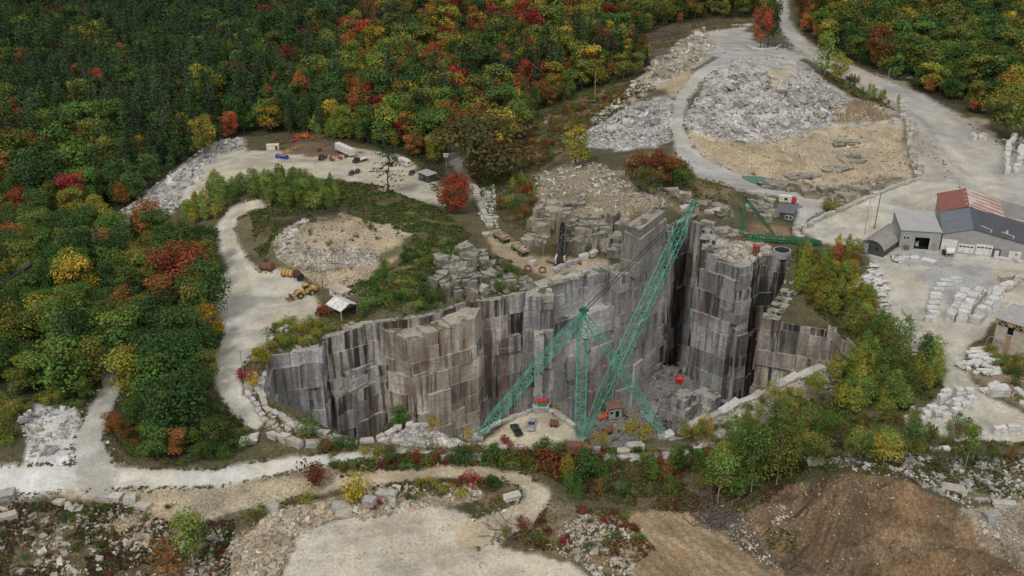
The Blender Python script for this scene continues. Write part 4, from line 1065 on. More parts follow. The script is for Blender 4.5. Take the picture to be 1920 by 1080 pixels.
# ---- young trees and shrubs in the open ground: (kind, zone, how many, height m, colours, parts?)
OPEN = [
 ('birch_tree',[(1330,850),(1480,800),(1640,790),(1760,800),(1780,850),(1640,880),(1480,880),(1340,905)],22,(7,11),[('light green',4),('yellow-green',3),('mid green',3),('olive green',2)]),
 ('birch_tree',[(1260,835),(1400,770),(1540,705),(1570,730),(1440,800),(1320,850)],14,(5,8),[('yellow-green',4),('light green',4),('golden yellow',1)]),
 ('birch_tree',[(420,372),(480,352),(560,342),(630,352),(620,400),(520,395),(470,378)],18,(8,11),[('light green',5),('yellow-green',4),('mid green',2)]),
 ('birch_tree',[(1490,480),(1600,470),(1620,560),(1700,640),(1770,705),(1640,640),(1560,600),(1490,560)],20,(6,9),[('yellow-green',5),('light green',4),('golden yellow',1),('orange-brown',1)]),
 ('shrub',[(560,420),(640,400),(765,425),(740,465),(640,465),(570,455)],14,(1.2,2.6),[('mid green',4),('olive green',4),('orange-brown',1)]),
 ('shrub',[(215,790),(330,835),(420,835),(465,800),(470,835),(420,860),(330,868),(235,850)],30,(1.5,4),[('mid green',5),('deep green',4),('olive green',4),('orange-brown',2),('grey-green',2)]),
 ('shrub',[(0,735),(60,748),(180,752),(190,770),(150,770),(60,765),(0,770)],14,(1.5,4),[('mid green',5),('olive green',4),('yellow-green',2)]),
 ('shrub',[(640,540),(760,480),(880,440),(900,500),(860,560),(760,592),(660,580)],44,(2,4.5),[('mid green',6),('deep green',3),('light green',3),('yellow-green',1)]),
 ('shrub',[(600,842),(900,838),(1040,842),(1330,848),(1330,880),(900,872),(600,862)],46,(2,4.5),[('mid green',5),('olive green',4),('orange-brown',2),('rust-red',1.5),('deep green',3),('yellow-green',2)]),
 ('young_tree',[(940,300),(1000,240),(1100,190),(1200,160),(1150,200),(1080,260),(1000,330),(930,340)],34,(3,7),[('olive green',5),('orange-brown',3),('mid green',3),('yellow-green',2),('rust-red',2)]),
 ('young_tree',[(1540,115),(1600,150),(1690,200),(1640,205),(1560,160)],16,(3,7),[('light green',4),('yellow-green',3),('olive green',3),('orange-brown',1)]),
 ('young_tree',[(880,330),(905,320),(1000,330),(1010,420),(960,410),(900,370)],20,(3.5,7),[('yellow-green',4),('mid green',4),('orange-brown',2),('light green',2)]),
 ('young_tree',[(395,395),(440,352),(540,338),(620,348),(650,368),(620,402),(520,397),(475,376),(440,388)],96,(5,9.5),[('light green',5),('yellow-green',3),('mid green',4),('olive green',2)]),
 ('young_tree',[(330,385),(400,355),(440,380),(415,415),(350,425)],30,(6,11),[('light green',4),('yellow-green',3),('golden yellow',1)]),
 ('young_tree',[(560,250),(700,250),(760,285),(690,268),(600,262)],44,(6,12),[('light green',4),('mid green',3),('yellow-green',2)]),
 ('young_tree',[(1495,490),(1600,480),(1600,545),(1640,600),(1560,610),(1490,560)],60,(6,11),[('yellow-green',8),('light green',6),('olive green',3),('orange-brown',1),('red-orange',1)]),
 ('young_tree',[(1570,615),(1650,610),(1770,700),(1760,735),(1690,775),(1580,780),(1560,720),(1620,660)],96,(6,11),[('light green',4),('yellow-green',4),('mid green',3),('olive green',3)]),
 ('young_tree',[(1330,850),(1420,800),(1520,800),(1480,900),(1400,940),(1340,930)],26,(6,11),[('mid green',4),('light green',3),('olive green',3)]),
 ('young_tree',[(1520,800),(1760,790),(1900,840),(1900,890),(1560,880)],36,(4,7.5),[('olive green',4),('orange-brown',3),('mid green',3),('grey-green',3)]),
 ('young_tree',[(1040,880),(1320,870),(1330,930),(1080,945)],34,(4,8),[('mid green',5),('deep green',4),('olive green',2),('rust-red',2),('orange-brown',1)]),
 ('shrub',[(500,610),(570,600),(640,600),(600,650),(500,660)],26,(2,4),[('yellow-green',5),('light green',3),('golden yellow',2),('mid green',2)]),
 ('shrub',[(560,870),(800,850),(1040,850),(1060,890),(930,880),(760,885),(600,890)],42,(1.5,4),[('mid green',5),('olive green',4),('rust-red',3),('crimson',2),('orange-brown',2),('deep green',3)]),
 ('shrub',[(700,905),(930,895),(930,930),(800,935),(680,960)],22,(1.2,3),[('mid green',4),('yellow-green',3),('crimson',1),('golden yellow',2)]),
 ('shrub',[(960,965),(1160,950),(1220,1010),(1080,1040),(940,1020)],26,(1.2,2.8),[('rust-red',4),('crimson',2),('olive green',4),('mid green',3)]),
 ('shrub',[(0,960),(240,945),(430,960),(420,1080),(0,1080)],34,(1,2.6),[('rust-red',4),('deep green',4),('olive green',4),('mid green',3)]),
 ('shrub',[(720,470),(880,440),(900,500),(860,560),(700,580),(690,545)],36,(1.5,3.5),[('mid green',5),('deep green',4),('olive green',3),('yellow-green',1)]),
 ('shrub',[(905,350),(1000,340),(1020,440),(960,420)],22,(2.5,5),[('yellow-green',4),('orange-brown',3),('mid green',3),('red-orange',1)]),
 ('shrub',[(1030,440),(1140,430),(1150,470),(1080,480)],14,(2,4),[('golden yellow',3),('mid green',3),('orange-brown',2),('yellow-green',2)]),
 ('shrub',[(900,480),(960,490),(975,545),(930,560)],14,(2.5,4.5),[('mid green',5),('olive green',3)]),
 ('shrub',[(1560,130),(1640,170),(1690,205),(1620,190),(1540,150)],18,(1.5,3.5),[('mid green',3),('rust-red',2),('olive green',3)]),
 ('shrub',[(960,310),(1000,240),(1150,180),(1215,160),(1080,260),(1010,320)],56,(1.6,4.2),[('olive green',3),('rust-red',2),('orange-brown',3)]),
 ('shrub',[(460,745),(500,690),(520,640),(490,640)],8,(2,4),[('yellow-green',3),('golden yellow',2),('crimson',1)]),
 ('shrub',[(1290,830),(1440,745),(1540,705),(1560,740),(1440,800),(1340,850)],22,(1.5,4),[('olive green',4),('golden yellow',2),('mid green',3)]),
 ('shrub',[(0,760),(60,770),(45,860),(0,860)],10,(3,6),[('light green',3),('olive green',3),('golden yellow',1)]),
 ('shrub',[(1850,660),(1920,660),(1920,760),(1880,720)],12,(2.5,5),[('olive green',3),('golden yellow',2),('mid green',3)]),
]
def open_plants():
    r = random.Random(41); ALL = {}
    for zi, (kn, poly, n, (h0, h1), tab) in enumerate(OPEN):
        pp = np.array(poly, float); k = 0; pts = []
        X = []
        while k < n:
            px = r.uniform(pp[:, 0].min(), pp[:, 0].max()); py = r.uniform(pp[:, 1].min(), pp[:, 1].max())
            if inpoly(np.array([px]), np.array([py]), poly)[0]: X.append((px, py)); k += 1
        gx, gy, gz = G([a for a, _ in X], [b for _, b in X])
        ip = in_pit(gx, gy)
        for (px, py), x, y, z, q in zip(X, gx, gy, gz, ip):
            h = r.uniform(h0, h1); cn = pick(r, tab); wd = r.uniform(.85, 1.25)
            if not q: ALL.setdefault(kn, []).append((x, y, z, px, py, kn, h, cn, wd, h < (h0 + h1) / 2))
    for kn, ts in ALL.items():
        ts.sort(key=lambda t: -t[6] * pxscale(t[0], t[1], t[2]))
        noun = dict(shrub="shrub", birch_tree="birch").get(kn, "young tree")
        for x, y, z, px, py, _, h, cn, wd, low in ts[:272]:
            lab = f"{'low' if low else 'taller'} {cn} {noun} {place_words(px, py)}"
            plant_tree(kn, (x, y, z), h, cn, lab, lab.replace(noun, noun + ("es" if noun == "birch" else "s")), parts=pxscale(x, y, z) > 4.6, wide=wd, rr=r)
        if ts[272:]: far_wood(kn, [t[:9] for t in ts[272:]])
open_plants()
PLACED = [
 ('shrub',672,936,52,'golden yellow',1.0,"tall golden orange bush on the pale rubble bank"),
 ('shrub',648,842,34,'deep green',1.0,"dark evergreen bush at the left rim corner"),
 ('young_tree',582,822,50,'mid green',1.4,"small pointed green tree behind the row of white blocks"),
 ('young_tree',1096,900,62,'deep green',1.7,"dense dark green young tree in front of the derrick mast"),
 ('young_tree',1063,905,56,'golden yellow',1.0,"thin yellow young tree left of the dense green one"),
 ('shrub',1198,822,44,'golden yellow',1.0,"bright yellow shrub beside the right derrick leg"),
 ('shrub',1128,830,26,'golden yellow',1.0,"small yellow shrub right of the derrick mast foot"),
 ('young_tree',812,808,34,'golden yellow',1.3,"yellow sapling on the white rock dump"),
 ('young_tree',878,826,24,'golden yellow',1.3,"yellow sapling at the left derrick leg foot"),
 ('shrub',862,868,36,'deep green',1.0,"round dark green bush above the stone blocks in the brush belt"),
 ('shrub',940,872,40,'mid green',1.1,"round green bush in front of the gravel parking"),
 ('shrub',1030,885,46,'rust-red',1.2,"red leaved bush below the gravel parking"),
 ('birch_tree',365,1072,125,'light green',.9,"open light green birch on the rubble in the left foreground"),
 ('young_tree',320,1090,90,'orange-brown',1.2,"orange brown sapling at the bottom edge left of the rubble bank"),
 ('birch_tree',1345,945,112,'light green',.8,"tall airy green birch left of the brown earth mound"),
 ('birch_tree',1408,925,138,'mid green',.85,"tallest green birch behind the brown earth mound"),
 ('birch_tree',1455,912,128,'olive green',.85,"olive birch right of the tallest birch behind the mound"),
 ('birch_tree',1808,882,95,'light green',.7,"slender birch in front of the lower stone stacks"),
 ('shrub',480,980,36,'olive green',.9,"olive bush at the left foot of the pale rubble bank"),
 ('shrub',588,905,46,'rust-red',1.1,"red topped bush where the white road narrows"),
 ('shrub',575,940,18,'yellow-green',1.4,"low yellow green bush above the pale rubble bank"),
 ('shrub',880,908,28,'crimson',1.2,"crimson bush on the bank inside the dirt loop road"),
 ('shrub',930,915,34,'deep green',.9,"dark green bush inside the dirt loop road"),
 ('young_tree',415,380,52,'light green',1.1,"slim light green birch in front of the gravel plateau"),
 ('shrub',465,715,30,'crimson',.9,"crimson bush by the leaning power pole on the left rim"),
 ('shrub',693,584,34,'mid green',1.1,"green bush right of the white roofed shelter"),
 ('shrub',606,596,30,'red-orange',.7,"orange red bush left of the white roofed shelter"),
 ('shrub',1555,395,24,'yellow-green',1.0,"yellow green bush by the stone wall behind the dark shed"),
]
for kn, px, py, hp, cn, wd, lab in PLACED:
    p = G1(px, py); plant_tree(kn, p, h_of(p, hp), cn, lab, wide=wd, rr=rs)
for px, py, h, cn, lab in ((752, 792, 11, 'mid green', "green tree growing on the pit bench below the left rim"), (735, 735, 13, 'olive green', "olive tree growing up the broken pit wall"), (775, 690, 10, 'deep green', "dark tree clinging to the pit wall left of the buttress"), (700, 800, 8, 'mid green', "small green tree low in the left end of the pit")):
    p = pit_pt(px, py + 20); plant_tree('broadleaf_tree', p, h, cn, lab, rr=rs)

# ------------------------------------------------------------------ loose stone and low brush (uncountable: one object each)
def sample_zone(poly, n, seed, off_road=True):
    r = np.random.default_rng(seed); pp = np.array(poly, float)
    x, y = unproj(pp[:, 0], np.maximum(pp[:, 1], -60), 0)
    out = []; tot = 0
    for _ in range(60):
        gx = r.uniform(x.min() - 25, x.max() + 25, n * 3); gy = r.uniform(y.min() - 35, y.max() + 35, n * 3)
        z = Hat(gx, gy); px, py = proj(gx, gy, z)
        m = inpoly(px, py, poly) & ~in_pit(gx, gy)
        if off_road: m &= np.minimum.reduce([dist_line(px, py, l, [a + 1.5 for a in w]) for l, w, _, _ in STROKES]) > 1
        out.append(np.stack([gx[m], gy[m], z[m]], 1)); tot += m.sum()
        if tot >= n: break
    return np.concatenate(out)[:n]
CUBE = np.array([(-1,-1,-1),(1,-1,-1),(1,1,-1),(-1,1,-1),(-1,-1,1),(1,-1,1),(1,1,1),(-1,1,1)]) * .5
CF = np.array([(3,2,1,0),(4,5,6,7),(0,1,5,4),(1,2,6,5),(2,3,7,6),(3,0,4,7)])
def rot_mats(r, n, tilt):
    a = r.uniform(0, 6.283, n); b = r.normal(0, tilt, n); c = r.normal(0, tilt, n)
    def R(i, t):
        m = np.zeros((n, 3, 3)); j, k = [(1, 2), (0, 2), (0, 1)][i]
        m[:, i, i] = 1; m[:, j, j] = np.cos(t); m[:, k, k] = np.cos(t); m[:, j, k] = -np.sin(t); m[:, k, j] = np.sin(t); return m
    return R(2, a) @ R(0, b) @ R(1, c)
def rocks(P, smin, smax, tone, seed, tilt=.5, asp=(1.0, .75, .5), jit=.26):
    r = np.random.default_rng(seed); n = len(P)
    s = smin * (smax * 1.25 / smin) ** (r.beta(.9, 2.7, n))
    B = CUBE[None] + r.uniform(-jit, jit, (n, 8, 3))
    B *= (s[:, None] * np.array(asp) * r.uniform(.65, 1.35, (n, 3)))[:, None, :]
    B = np.einsum('nij,nkj->nki', rot_mats(r, n, tilt), B) + P[:, None, :] + np.array((0, 0, 1)) * (s * .12)[:, None, None]
    pt = fbm(P[:, 0] / 8, P[:, 1] / 8, seed + 9, 3)[:, None]; c = np.array(tone)[r.integers(0, len(tone), n)] * r.uniform(.72, 1.2, (n, 1)) * (.62 + .76 * pt)
    C = np.repeat(np.concatenate([c, np.ones((n, 1))], 1), 6, 0)
    F = (CF[None] + 8 * np.arange(n)[:, None, None]).reshape(-1, 4)
    return B.reshape(-1, 3), F, C
def merge(parts):
    V, F, C = [], [], []; o = 0
    for v, f, c in parts: V.append(v); F.append(f + o); C.append(c); o += len(v)
    return np.concatenate(V), np.concatenate(F), np.concatenate(C)
GREYS = [(.40,.395,.38), (.34,.335,.325), (.47,.46,.44), (.30,.28,.25), (.37,.34,.29)]
TANS = [(.40,.33,.23), (.35,.27,.17), (.46,.42,.34), (.30,.22,.14), (.44,.37,.28)]
WARM = [(.40,.37,.31), (.34,.29,.22), (.45,.43,.39), (.28,.25,.2)]
def clump(P, n, seed):
    w = fbm(P[:, 0] / 4.5, P[:, 1] / 4.5, seed + 400, 3); w = np.clip((w - .3) * 3.5, .03, 1) ** 1.6
    r = np.random.default_rng(seed + 77); k = r.random(len(P)) < w / max(w.mean(), .01) * .62
    return P[k][:n]
RUB = [
 ("rubble_slope","pale angular rubble spilling down the edge of the gravel plateau",[([(200,420),(300,348),(400,268),(455,262),(400,300),(325,400),(255,430)],150,2,4.5,GREYS),([(190,425),(300,342),(400,262),(455,258),(460,278),(400,296),(350,350),(322,402),(260,435)],2600,.5,2.6,GREYS)]),
 ("spoil_heap","grey broken granite covering the big spoil heap",[([(1300,205),(1340,150),(1400,135),(1540,165),(1560,225),(1450,262),(1345,255)],420,1.8,5.2,GREYS),([(1295,200),(1330,140),(1370,112),(1420,118),(1450,180),(1500,112),(1560,165),(1600,190),(1560,236),(1450,266),(1340,258),(1280,235)],6500,.35,2.1,GREYS),([(1480,180),(1560,165),(1695,210),(1690,232),(1560,236)],1300,.3,1.3,TANS)]),
 ("rubble_fan","white granite rubble fanned down beside the ridge road",[([(1090,258),(1180,200),(1245,190),(1250,265),(1135,272)],160,1.6,3.8,GREYS),([(1080,262),(1180,198),(1240,178),(1265,190),(1260,265),(1200,285),(1130,278)],3600,.4,1.8,GREYS)]),
 ("rubble_bank","mixed boulders and soil along the edge of the upper plateau",[([(1235,110),(1320,58),(1340,85),(1300,125),(1200,175),(1095,240),(1135,208)],170,2,4.5,WARM),([(1225,112),(1320,52),(1345,88),(1300,130),(1200,180),(1090,245),(1060,262),(1130,205),(1190,160)],2600,.4,2.2,WARM)]),
 ("hillside_rubble","pale broken stone on the tan rise beside the gravel road",[([(510,450),(540,426),(560,418),(558,450),(600,466),(690,468),(715,482),(690,504),(560,502),(518,482)],1900,.3,1.9,WARM),([(525,455),(545,425),(575,412),(590,418),(560,435),(545,458)],60,1,3,WARM),([(560,505),(680,500),(740,520),(660,560),(600,535)],500,.3,1.1,TANS)]),
 ("ledge_rubble","tumbled grey rock on the ledge above the far pit wall",[([(1000,330),(1080,300),(1240,340),(1265,385),(1180,400),(1165,450),(1100,450),(1010,410)],1500,.4,2.6,WARM),([(880,350),(925,350),(935,430),(905,415)],260,.7,2.2,GREYS),([(840,470),(900,480),(1000,540),(880,562),(835,550)],420,.8,3.6,[(.25,.24,.22),(.32,.3,.27),(.2,.185,.165)])]),
 ("bench_rubble","weathered tan rock scattered over the bench below the spoil heap",[([(1300,245),(1560,238),(1700,240),(1700,335),(1600,375),(1390,345),(1300,290)],1500,.3,1.9,TANS),([(1330,325),(1420,345),(1560,350),(1690,332),(1600,382),(1510,370)],700,.6,2.6,[(.25,.22,.17),(.32,.28,.2),(.2,.18,.15)])]),
 ("foreground_rubble","pale and tan rubble tipped down the bank in the left foreground",[([(-60,945),(60,935),(230,950),(330,985),(440,975),(440,1085),(-60,1085)],1150,.3,2.2,WARM),([(180,985),(250,965),(340,975),(330,1025),(220,1030)],1000,.2,.8,TANS),([(395,1085),(430,1020),(500,960),(600,945),(560,1010),(520,1085)],2300,.25,1.5,TANS+WARM),([(600,945),(700,915),(890,905),(905,930),(680,975)],2100,.25,1.3,WARM+TANS)]),
 ("right_rubble","grey rubble and broken slabs strewn behind the brown earth mound",[([(1480,860),(1700,850),(1960,865),(1960,935),(1800,945),(1700,900),(1590,880)],1500,.3,1.7,GREYS),([(1800,950),(1960,940),(1960,1085),(1920,1085),(1850,1010)],900,.2,1.2,WARM),([(1020,985),(1100,965),(1180,1000),(1190,1075),(1130,1085),(1050,1040)],900,.3,1.5,WARM)]),
 ("pad_gravel","loose gravel and small stones strewn over the pale clearing and tracks",[([(530,1085),(560,1010),(640,972),(800,946),(930,975),(1020,940),(960,990),(930,1030),(1060,1035),(1130,1085)],2600,.08,.42,TANS+WARM),([(0,925),(250,915),(480,905),(620,880),(760,882),(560,930),(330,985),(180,935)],1500,.1,.5,TANS+WARM),([(1290,245),(1400,270),(1560,238),(1690,230),(1710,330),(1600,370),(1500,348),(1300,290)],900,.3,1.1,TANS)]),
 ("mound_stones","small pale stones scattered over the brown earth mound",[([(1380,965),(1450,920),(1590,885),(1700,908),(1800,955),(1870,1010),(1960,1085),(1480,1085),(1410,1010)],1500,.12,.62,TANS),([(1440,950),(1475,950),(1480,985),(1450,985)],140,.3,.8,WARM),([(1300,955),(1380,945),(1430,1020),(1470,1075),(1340,1010)],420,.2,.9,WARM)]),
 ("rim_rubble","pale broken rock along the near rim of the pit",[([(700,826),(770,803),(800,801),(865,832),(800,840)],420,.4,1.7,GREYS),([(1300,812),(1370,772),(1440,735),(1545,695),(1570,715),(1480,770),(1400,820),(1320,840)],700,.3,1.8,WARM),([(480,745),(520,770),(600,812),(650,828),(640,842),(560,832),(490,800)],420,.3,1.3,WARM),([(1330,430),(1400,440),(1440,460),(1470,478),(1400,496),(1325,472)],300,.5,2.2,WARM)]),
 ("yard_rubble","grey granite chips and offcuts along the edge of the stone yard",[([(1585,560),(1640,480),(1690,475),(1670,560),(1680,610),(1770,690),(1745,700),(1660,620)],1500,.25,1.1,GREYS),([(1690,480),(1770,478),(1780,500),(1700,502)],160,.2,.9,GREYS),([(1880,262),(1960,250),(1960,330),(1880,325)],700,.4,1.5,GREYS),([(30,770),(140,765),(165,800),(150,850),(60,860)],420,.5,2.2,GREYS),([(850,1000),(1060,985),(1160,1075),(1100,1085)],120,.1,.5,TANS)]),
]
for i, (nm, lab, zs) in enumerate(RUB):
    parts = [rocks(clump(sample_zone(z, n * 2, 300 + i * 7 + j), n, i * 7 + j), a, b, t, 900 + i * 7 + j) for j, (z, n, a, b, t) in enumerate(zs)]
    V, F, C = merge(parts)
    tag(link(nm, np_mesh(nm, V, F, M['stone'], C)), lab, "rubble", kind="stuff")
def pit_rubble():
    r = np.random.default_rng(8); P = []
    while len(P) < 1700:
        x, y = r.uniform(-90, 115), r.uniform(226, 395)
        if in_pit(np.array([x]), np.array([y]))[0]: P.append((x, y, PITZ(x, y)))
    V, F, C = rocks(np.array(P), .5, 5.0, [(.17,.165,.16), (.12,.115,.11), (.24,.235,.225)], 4)
    tag(link("pit_rubble", np_mesh("pit_rubble", V, F, M['stone'], C)), "broken granite littering the bottom of the pit", "rubble", kind="stuff")
pit_rubble()
BR_GREEN, BR_BROWN, BR_RED, BR_MIX = [(.075,.125,.03),(.11,.14,.035),(.055,.09,.026)], [(.13,.095,.05),(.10,.075,.045),(.16,.12,.06)], [(.15,.045,.03),(.11,.05,.035),(.16,.065,.035)], [(.085,.12,.033),(.15,.115,.062),(.13,.14,.04),(.18,.15,.05)]
BRUSHES = [
 ("hill_brush","low green and brown brush covering the rise beside the pit",[([(390,440),(470,380),(520,330),(700,345),(830,395),(880,440),(900,500),(880,560),(760,592),(700,575),(650,540),(745,500),(775,440),(640,398),(560,412),(505,455),(500,500),(480,470),(470,400)],9500,.6,1.8,BR_MIX+BR_GREEN+BR_GREEN),([(510,455),(560,415),(640,400),(765,425),(775,458),(720,500),(640,545),(590,530),(540,503)],330,.3,1.0,BR_MIX+BR_BROWN)]),
 ("hillside_brush","brown and olive scrub on the cleared hillside",[([(1000,215),(1080,178),(1210,150),(1230,165),(1100,250),(1010,320),(930,335)],5200,.5,1.7,BR_BROWN+BR_MIX+BR_GREEN),([(1190,60),(1300,40),(1440,30),(1400,50),(1320,62),(1230,110)],1500,.5,1.5,BR_BROWN+BR_MIX),([(1120,255),(1210,185),(1225,195),(1140,262)],260,.5,1.3,BR_GREEN)]),
 ("ledge_brush","mixed scrub on the rock ledges above the pit",[([(890,340),(1010,330),(1010,440),(950,425)],900,.5,1.5,BR_MIX),([(1010,420),(1140,430),(1160,480),(1040,465)],700,.5,1.4,BR_MIX),([(1180,300),(1290,280),(1380,345),(1360,395),(1270,385)],1200,.5,1.3,BR_MIX),([(895,470),(960,490),(985,545),(910,555)],400,.5,1.4,BR_GREEN)]),
 ("yard_slope_brush","dense yellow-green scrub on the slope below the stone yard",[(Z_BRUSHR,5200,.5,1.6,BR_MIX+BR_GREEN+[(.15,.15,.03)])]),
 ("rim_brush","belt of brown, green and red scrub in front of the pit",[([(560,868),(620,848),(900,842),(1340,845),(1420,850),(1500,900),(1400,960),(1250,960),(1100,935),(1010,885),(930,876),(700,885)],6000,.4,1.3,BR_MIX+BR_BROWN+BR_RED+BR_GREEN)]),
 ("foreground_brush","dark brown and green weeds between the rocks in the left foreground",[([(-60,940),(230,945),(330,985),(440,975),(430,1085),(-60,1085)],5200,.35,1.2,[(.09,.045,.035),(.11,.075,.045),(.08,.055,.035),(.05,.08,.025),(.10,.10,.035),(.07,.04,.03)]),([(440,975),(560,925),(620,930),(500,965)],260,.3,.9,BR_MIX)]),
 ("island_brush","red and brown weeds beside the pale clearing",[([(870,960),(940,900),(985,940),(960,970),(900,985)],420,.3,.9,BR_MIX),([(920,1000),(1020,945),(1160,955),(1230,1030),(1160,1080),(1060,1045)],1600,.35,1.0,BR_MIX+BR_RED),([(680,900),(760,890),(910,892),(920,935),(700,925)],500,.3,1.0,BR_MIX+BR_RED)]),
 ("right_brush","olive and brown scrub behind the brown earth mound",[([(1420,850),(1600,815),(1920,830),(1960,850),(1960,935),(1800,940),(1690,895),(1560,885),(1450,915)],4200,.4,1.3,BR_MIX+BR_GREEN+BR_BROWN),([(1430,985),(1500,1000),(1490,1040),(1440,1030)],200,.3,.8,BR_GREEN),([(1810,660),(1960,650),(1960,760),(1900,750)],500,.4,1.1,BR_MIX)]),
 ("pit_edge_brush","yellow and green scrub on the left rim of the pit",[([(470,745),(495,660),(560,605),(640,590),(690,592),(620,640),(510,670)],800,.4,1.4,BR_MIX+[(.2,.18,.03)]),([(480,742),(600,806),(645,836),(480,806)],500,.4,1.2,BR_MIX)]),
 ("roadside_brush","green and brown verge scrub along the upper road and tracks",[([(1530,105),(1640,168),(1700,210),(1640,205),(1545,150)],900,.4,1.3,BR_MIX),([(860,255),(905,318),(900,360),(872,290)],260,.5,1.3,BR_GREEN),([(800,335),(870,330),(880,400),(830,395)],320,.5,1.3,BR_GREEN),([(540,240),(660,250),(650,270),(540,262)],500,.5,1.4,BR_MIX),([(380,640),(410,600),(425,650),(400,700)],200,.5,1.2,BR_GREEN)]),
 ("wood_floor_brush","dark undergrowth under the edge of the woods",[([(205,770),(470,770),(480,835),(420,862),(330,870),(232,852)],1500,.5,1.5,BR_MIX+BR_GREEN),(Z_FOREST2,2600,.6,1.8,BR_GREEN),([(700,275),(832,335),(905,318),(990,240),(1110,170),(1190,150),(1200,120),(1000,190),(850,260),(700,255)],1600,.6,1.8,BR_GREEN+BR_MIX)]),
]
def brush(zs, seed):
    V, F, C = [], [], []; o = 0
    for j, (poly, n, a, b, cols) in enumerate(zs):
        P = sample_zone(poly, int(n * 1.5), seed + j); r = np.random.default_rng(seed + 50 + j); n = len(P)
        dens = fbm(P[:, 0] / 7, P[:, 1] / 7, seed, 3); P = P[dens > .40]; n = len(P); k = 9
        s = a * (b / a) ** r.beta(1.2, 1.8, n)
        ci = (fbm(P[:, 0] / 11, P[:, 1] / 11, seed + 5, 2) * 2.2 * len(cols)).astype(int) % len(cols)
        ci = np.where(r.random(n) < .4, r.integers(0, len(cols), n), ci)
        c = np.array(cols)[ci]
        d = r.normal(size=(n, k, 3)); d[..., 2] = np.abs(d[..., 2]); d /= np.linalg.norm(d, axis=2, keepdims=True)
        Q = P[:, None, :] + d * (s[:, None, None] * r.uniform(.25, .7, (n, k, 1))) * np.array((1, 1, .8))
        v, f = cards(Q.reshape(-1, 3), (d + r.normal(0, .5, d.shape)).reshape(-1, 3), np.repeat(s * .55, k), r)
        t = leaf_tone(r, n * k); t[:, :3] *= np.repeat(c, k, 0)
        V.append(v); F.append(f + o); C.append(t); o += len(v)
    return np.concatenate(V), np.concatenate(F), np.concatenate(C)
def verges():
    r = np.random.default_rng(71); PX, PY = [], []
    for li, (line, wd, _, _) in enumerate(STROKES):
        if li in (1, 8, 10, 11): continue
        for a, b, wa, wb in zip(line[:-1], line[1:], wd[:-1], wd[1:]):
            n = int(math.hypot(b[0] - a[0], b[1] - a[1]) * 2.6)
            t = r.random(n); d = np.array(b, float) - np.array(a); nn = np.array((-d[1], d[0])) / (np.hypot(*d) + 1e-6)
            o = (wa + (wb - wa) * t) * (1 + np.abs(r.normal(0, .28, n)) - .04) * r.choice((-1, 1), n)
            PX.append(a[0] + d[0] * t + nn[0] * o); PY.append(a[1] + d[1] * t + nn[1] * o * .75)
    PX, PY = np.concatenate(PX), np.concatenate(PY); m = (PX > -40) & (PX < 1960) & (PY > 5) & (PY < 1085) & (np.minimum.reduce([dist_line(PX, PY, l, w) for l, w, _, _ in STROKES]) > .86) & (r.random(len(PX)) < .62) & ~inpoly(PX, PY, ZONES[15][0]); PX, PY = PX[m], PY[m]
    x, y, z = G(PX, PY); k_ = ~in_pit(x, y); P = np.stack([x, y, z], 1)[k_]
    keep = fbm(P[:, 0] / 6, P[:, 1] / 6, 88, 3) > .48
    V, F, C = rocks(P[~keep], .15, 1.1, WARM + GREYS, 72); tag(link("verge_stones", np_mesh("verge_stones", V, F, M['stone'], C)), "loose stones along the edges of the gravel roads", "rubble", kind="stuff")
    P = P[keep]; n, k = len(P), 8; cols = np.array(BR_MIX + BR_BROWN + BR_GREEN); s_ = r.uniform(.3, 1.1, n); c = cols[r.integers(0, len(cols), n)]
    d = r.normal(size=(n, k, 3)); d[..., 2] = np.abs(d[..., 2]); d /= np.linalg.norm(d, axis=2, keepdims=True)
    Q = P[:, None, :] + d * (s_[:, None, None] * r.uniform(.25, .8, (n, k, 1))) * np.array((1, 1, .7))
    v, f = cards(Q.reshape(-1, 3), (d + r.normal(0, .5, d.shape)).reshape(-1, 3), np.repeat(s_ * .5, k), r); t = leaf_tone(r, n * k); t[:, :3] *= np.repeat(c, k, 0)
    tag(link("verge_weeds", np_mesh("verge_weeds", v, f, M['brush'], t)), "weeds along the edges of the gravel roads", "brush", kind="stuff")
verges()
def pit_brush():
    r = np.random.default_rng(18); P = []
    while len(P) < 900:
        x, y = r.uniform(-80, 10), r.uniform(228, 300)
        if in_pit(np.array([x]), np.array([y]))[0] and (x < -30 or y < 242): P.append((x, y, PITZ(x, y) + .2))
    P = np.array(P); n, k = len(P), 9; cols = np.array(BR_GREEN + BR_MIX)
    s_ = r.uniform(.6, 2.0, n); c = cols[r.integers(0, len(cols), n)]; d = r.normal(size=(n, k, 3)); d[..., 2] = np.abs(d[..., 2]); d /= np.linalg.norm(d, axis=2, keepdims=True)
    Q = P[:, None, :] + d * (s_[:, None, None] * r.uniform(.25, .8, (n, k, 1)))
    v, f = cards(Q.reshape(-1, 3), (d + r.normal(0, .5, d.shape)).reshape(-1, 3), np.repeat(s_ * .5, k), r); t = leaf_tone(r, n * k); t[:, :3] *= np.repeat(c, k, 0)
    tag(link("pit_brush", np_mesh("pit_brush", v, f, M['brush'], t)), "green scrub growing on the broken ground in the left end of the pit", "brush", kind="stuff")
pit_brush()
for i, (nm, lab, zs) in enumerate(BRUSHES):
    V, F, C = brush(zs, 2000 + 31 * i)
    tag(link(nm, np_mesh(nm, V, F, M['brush'], C)), lab, "brush", kind="stuff")
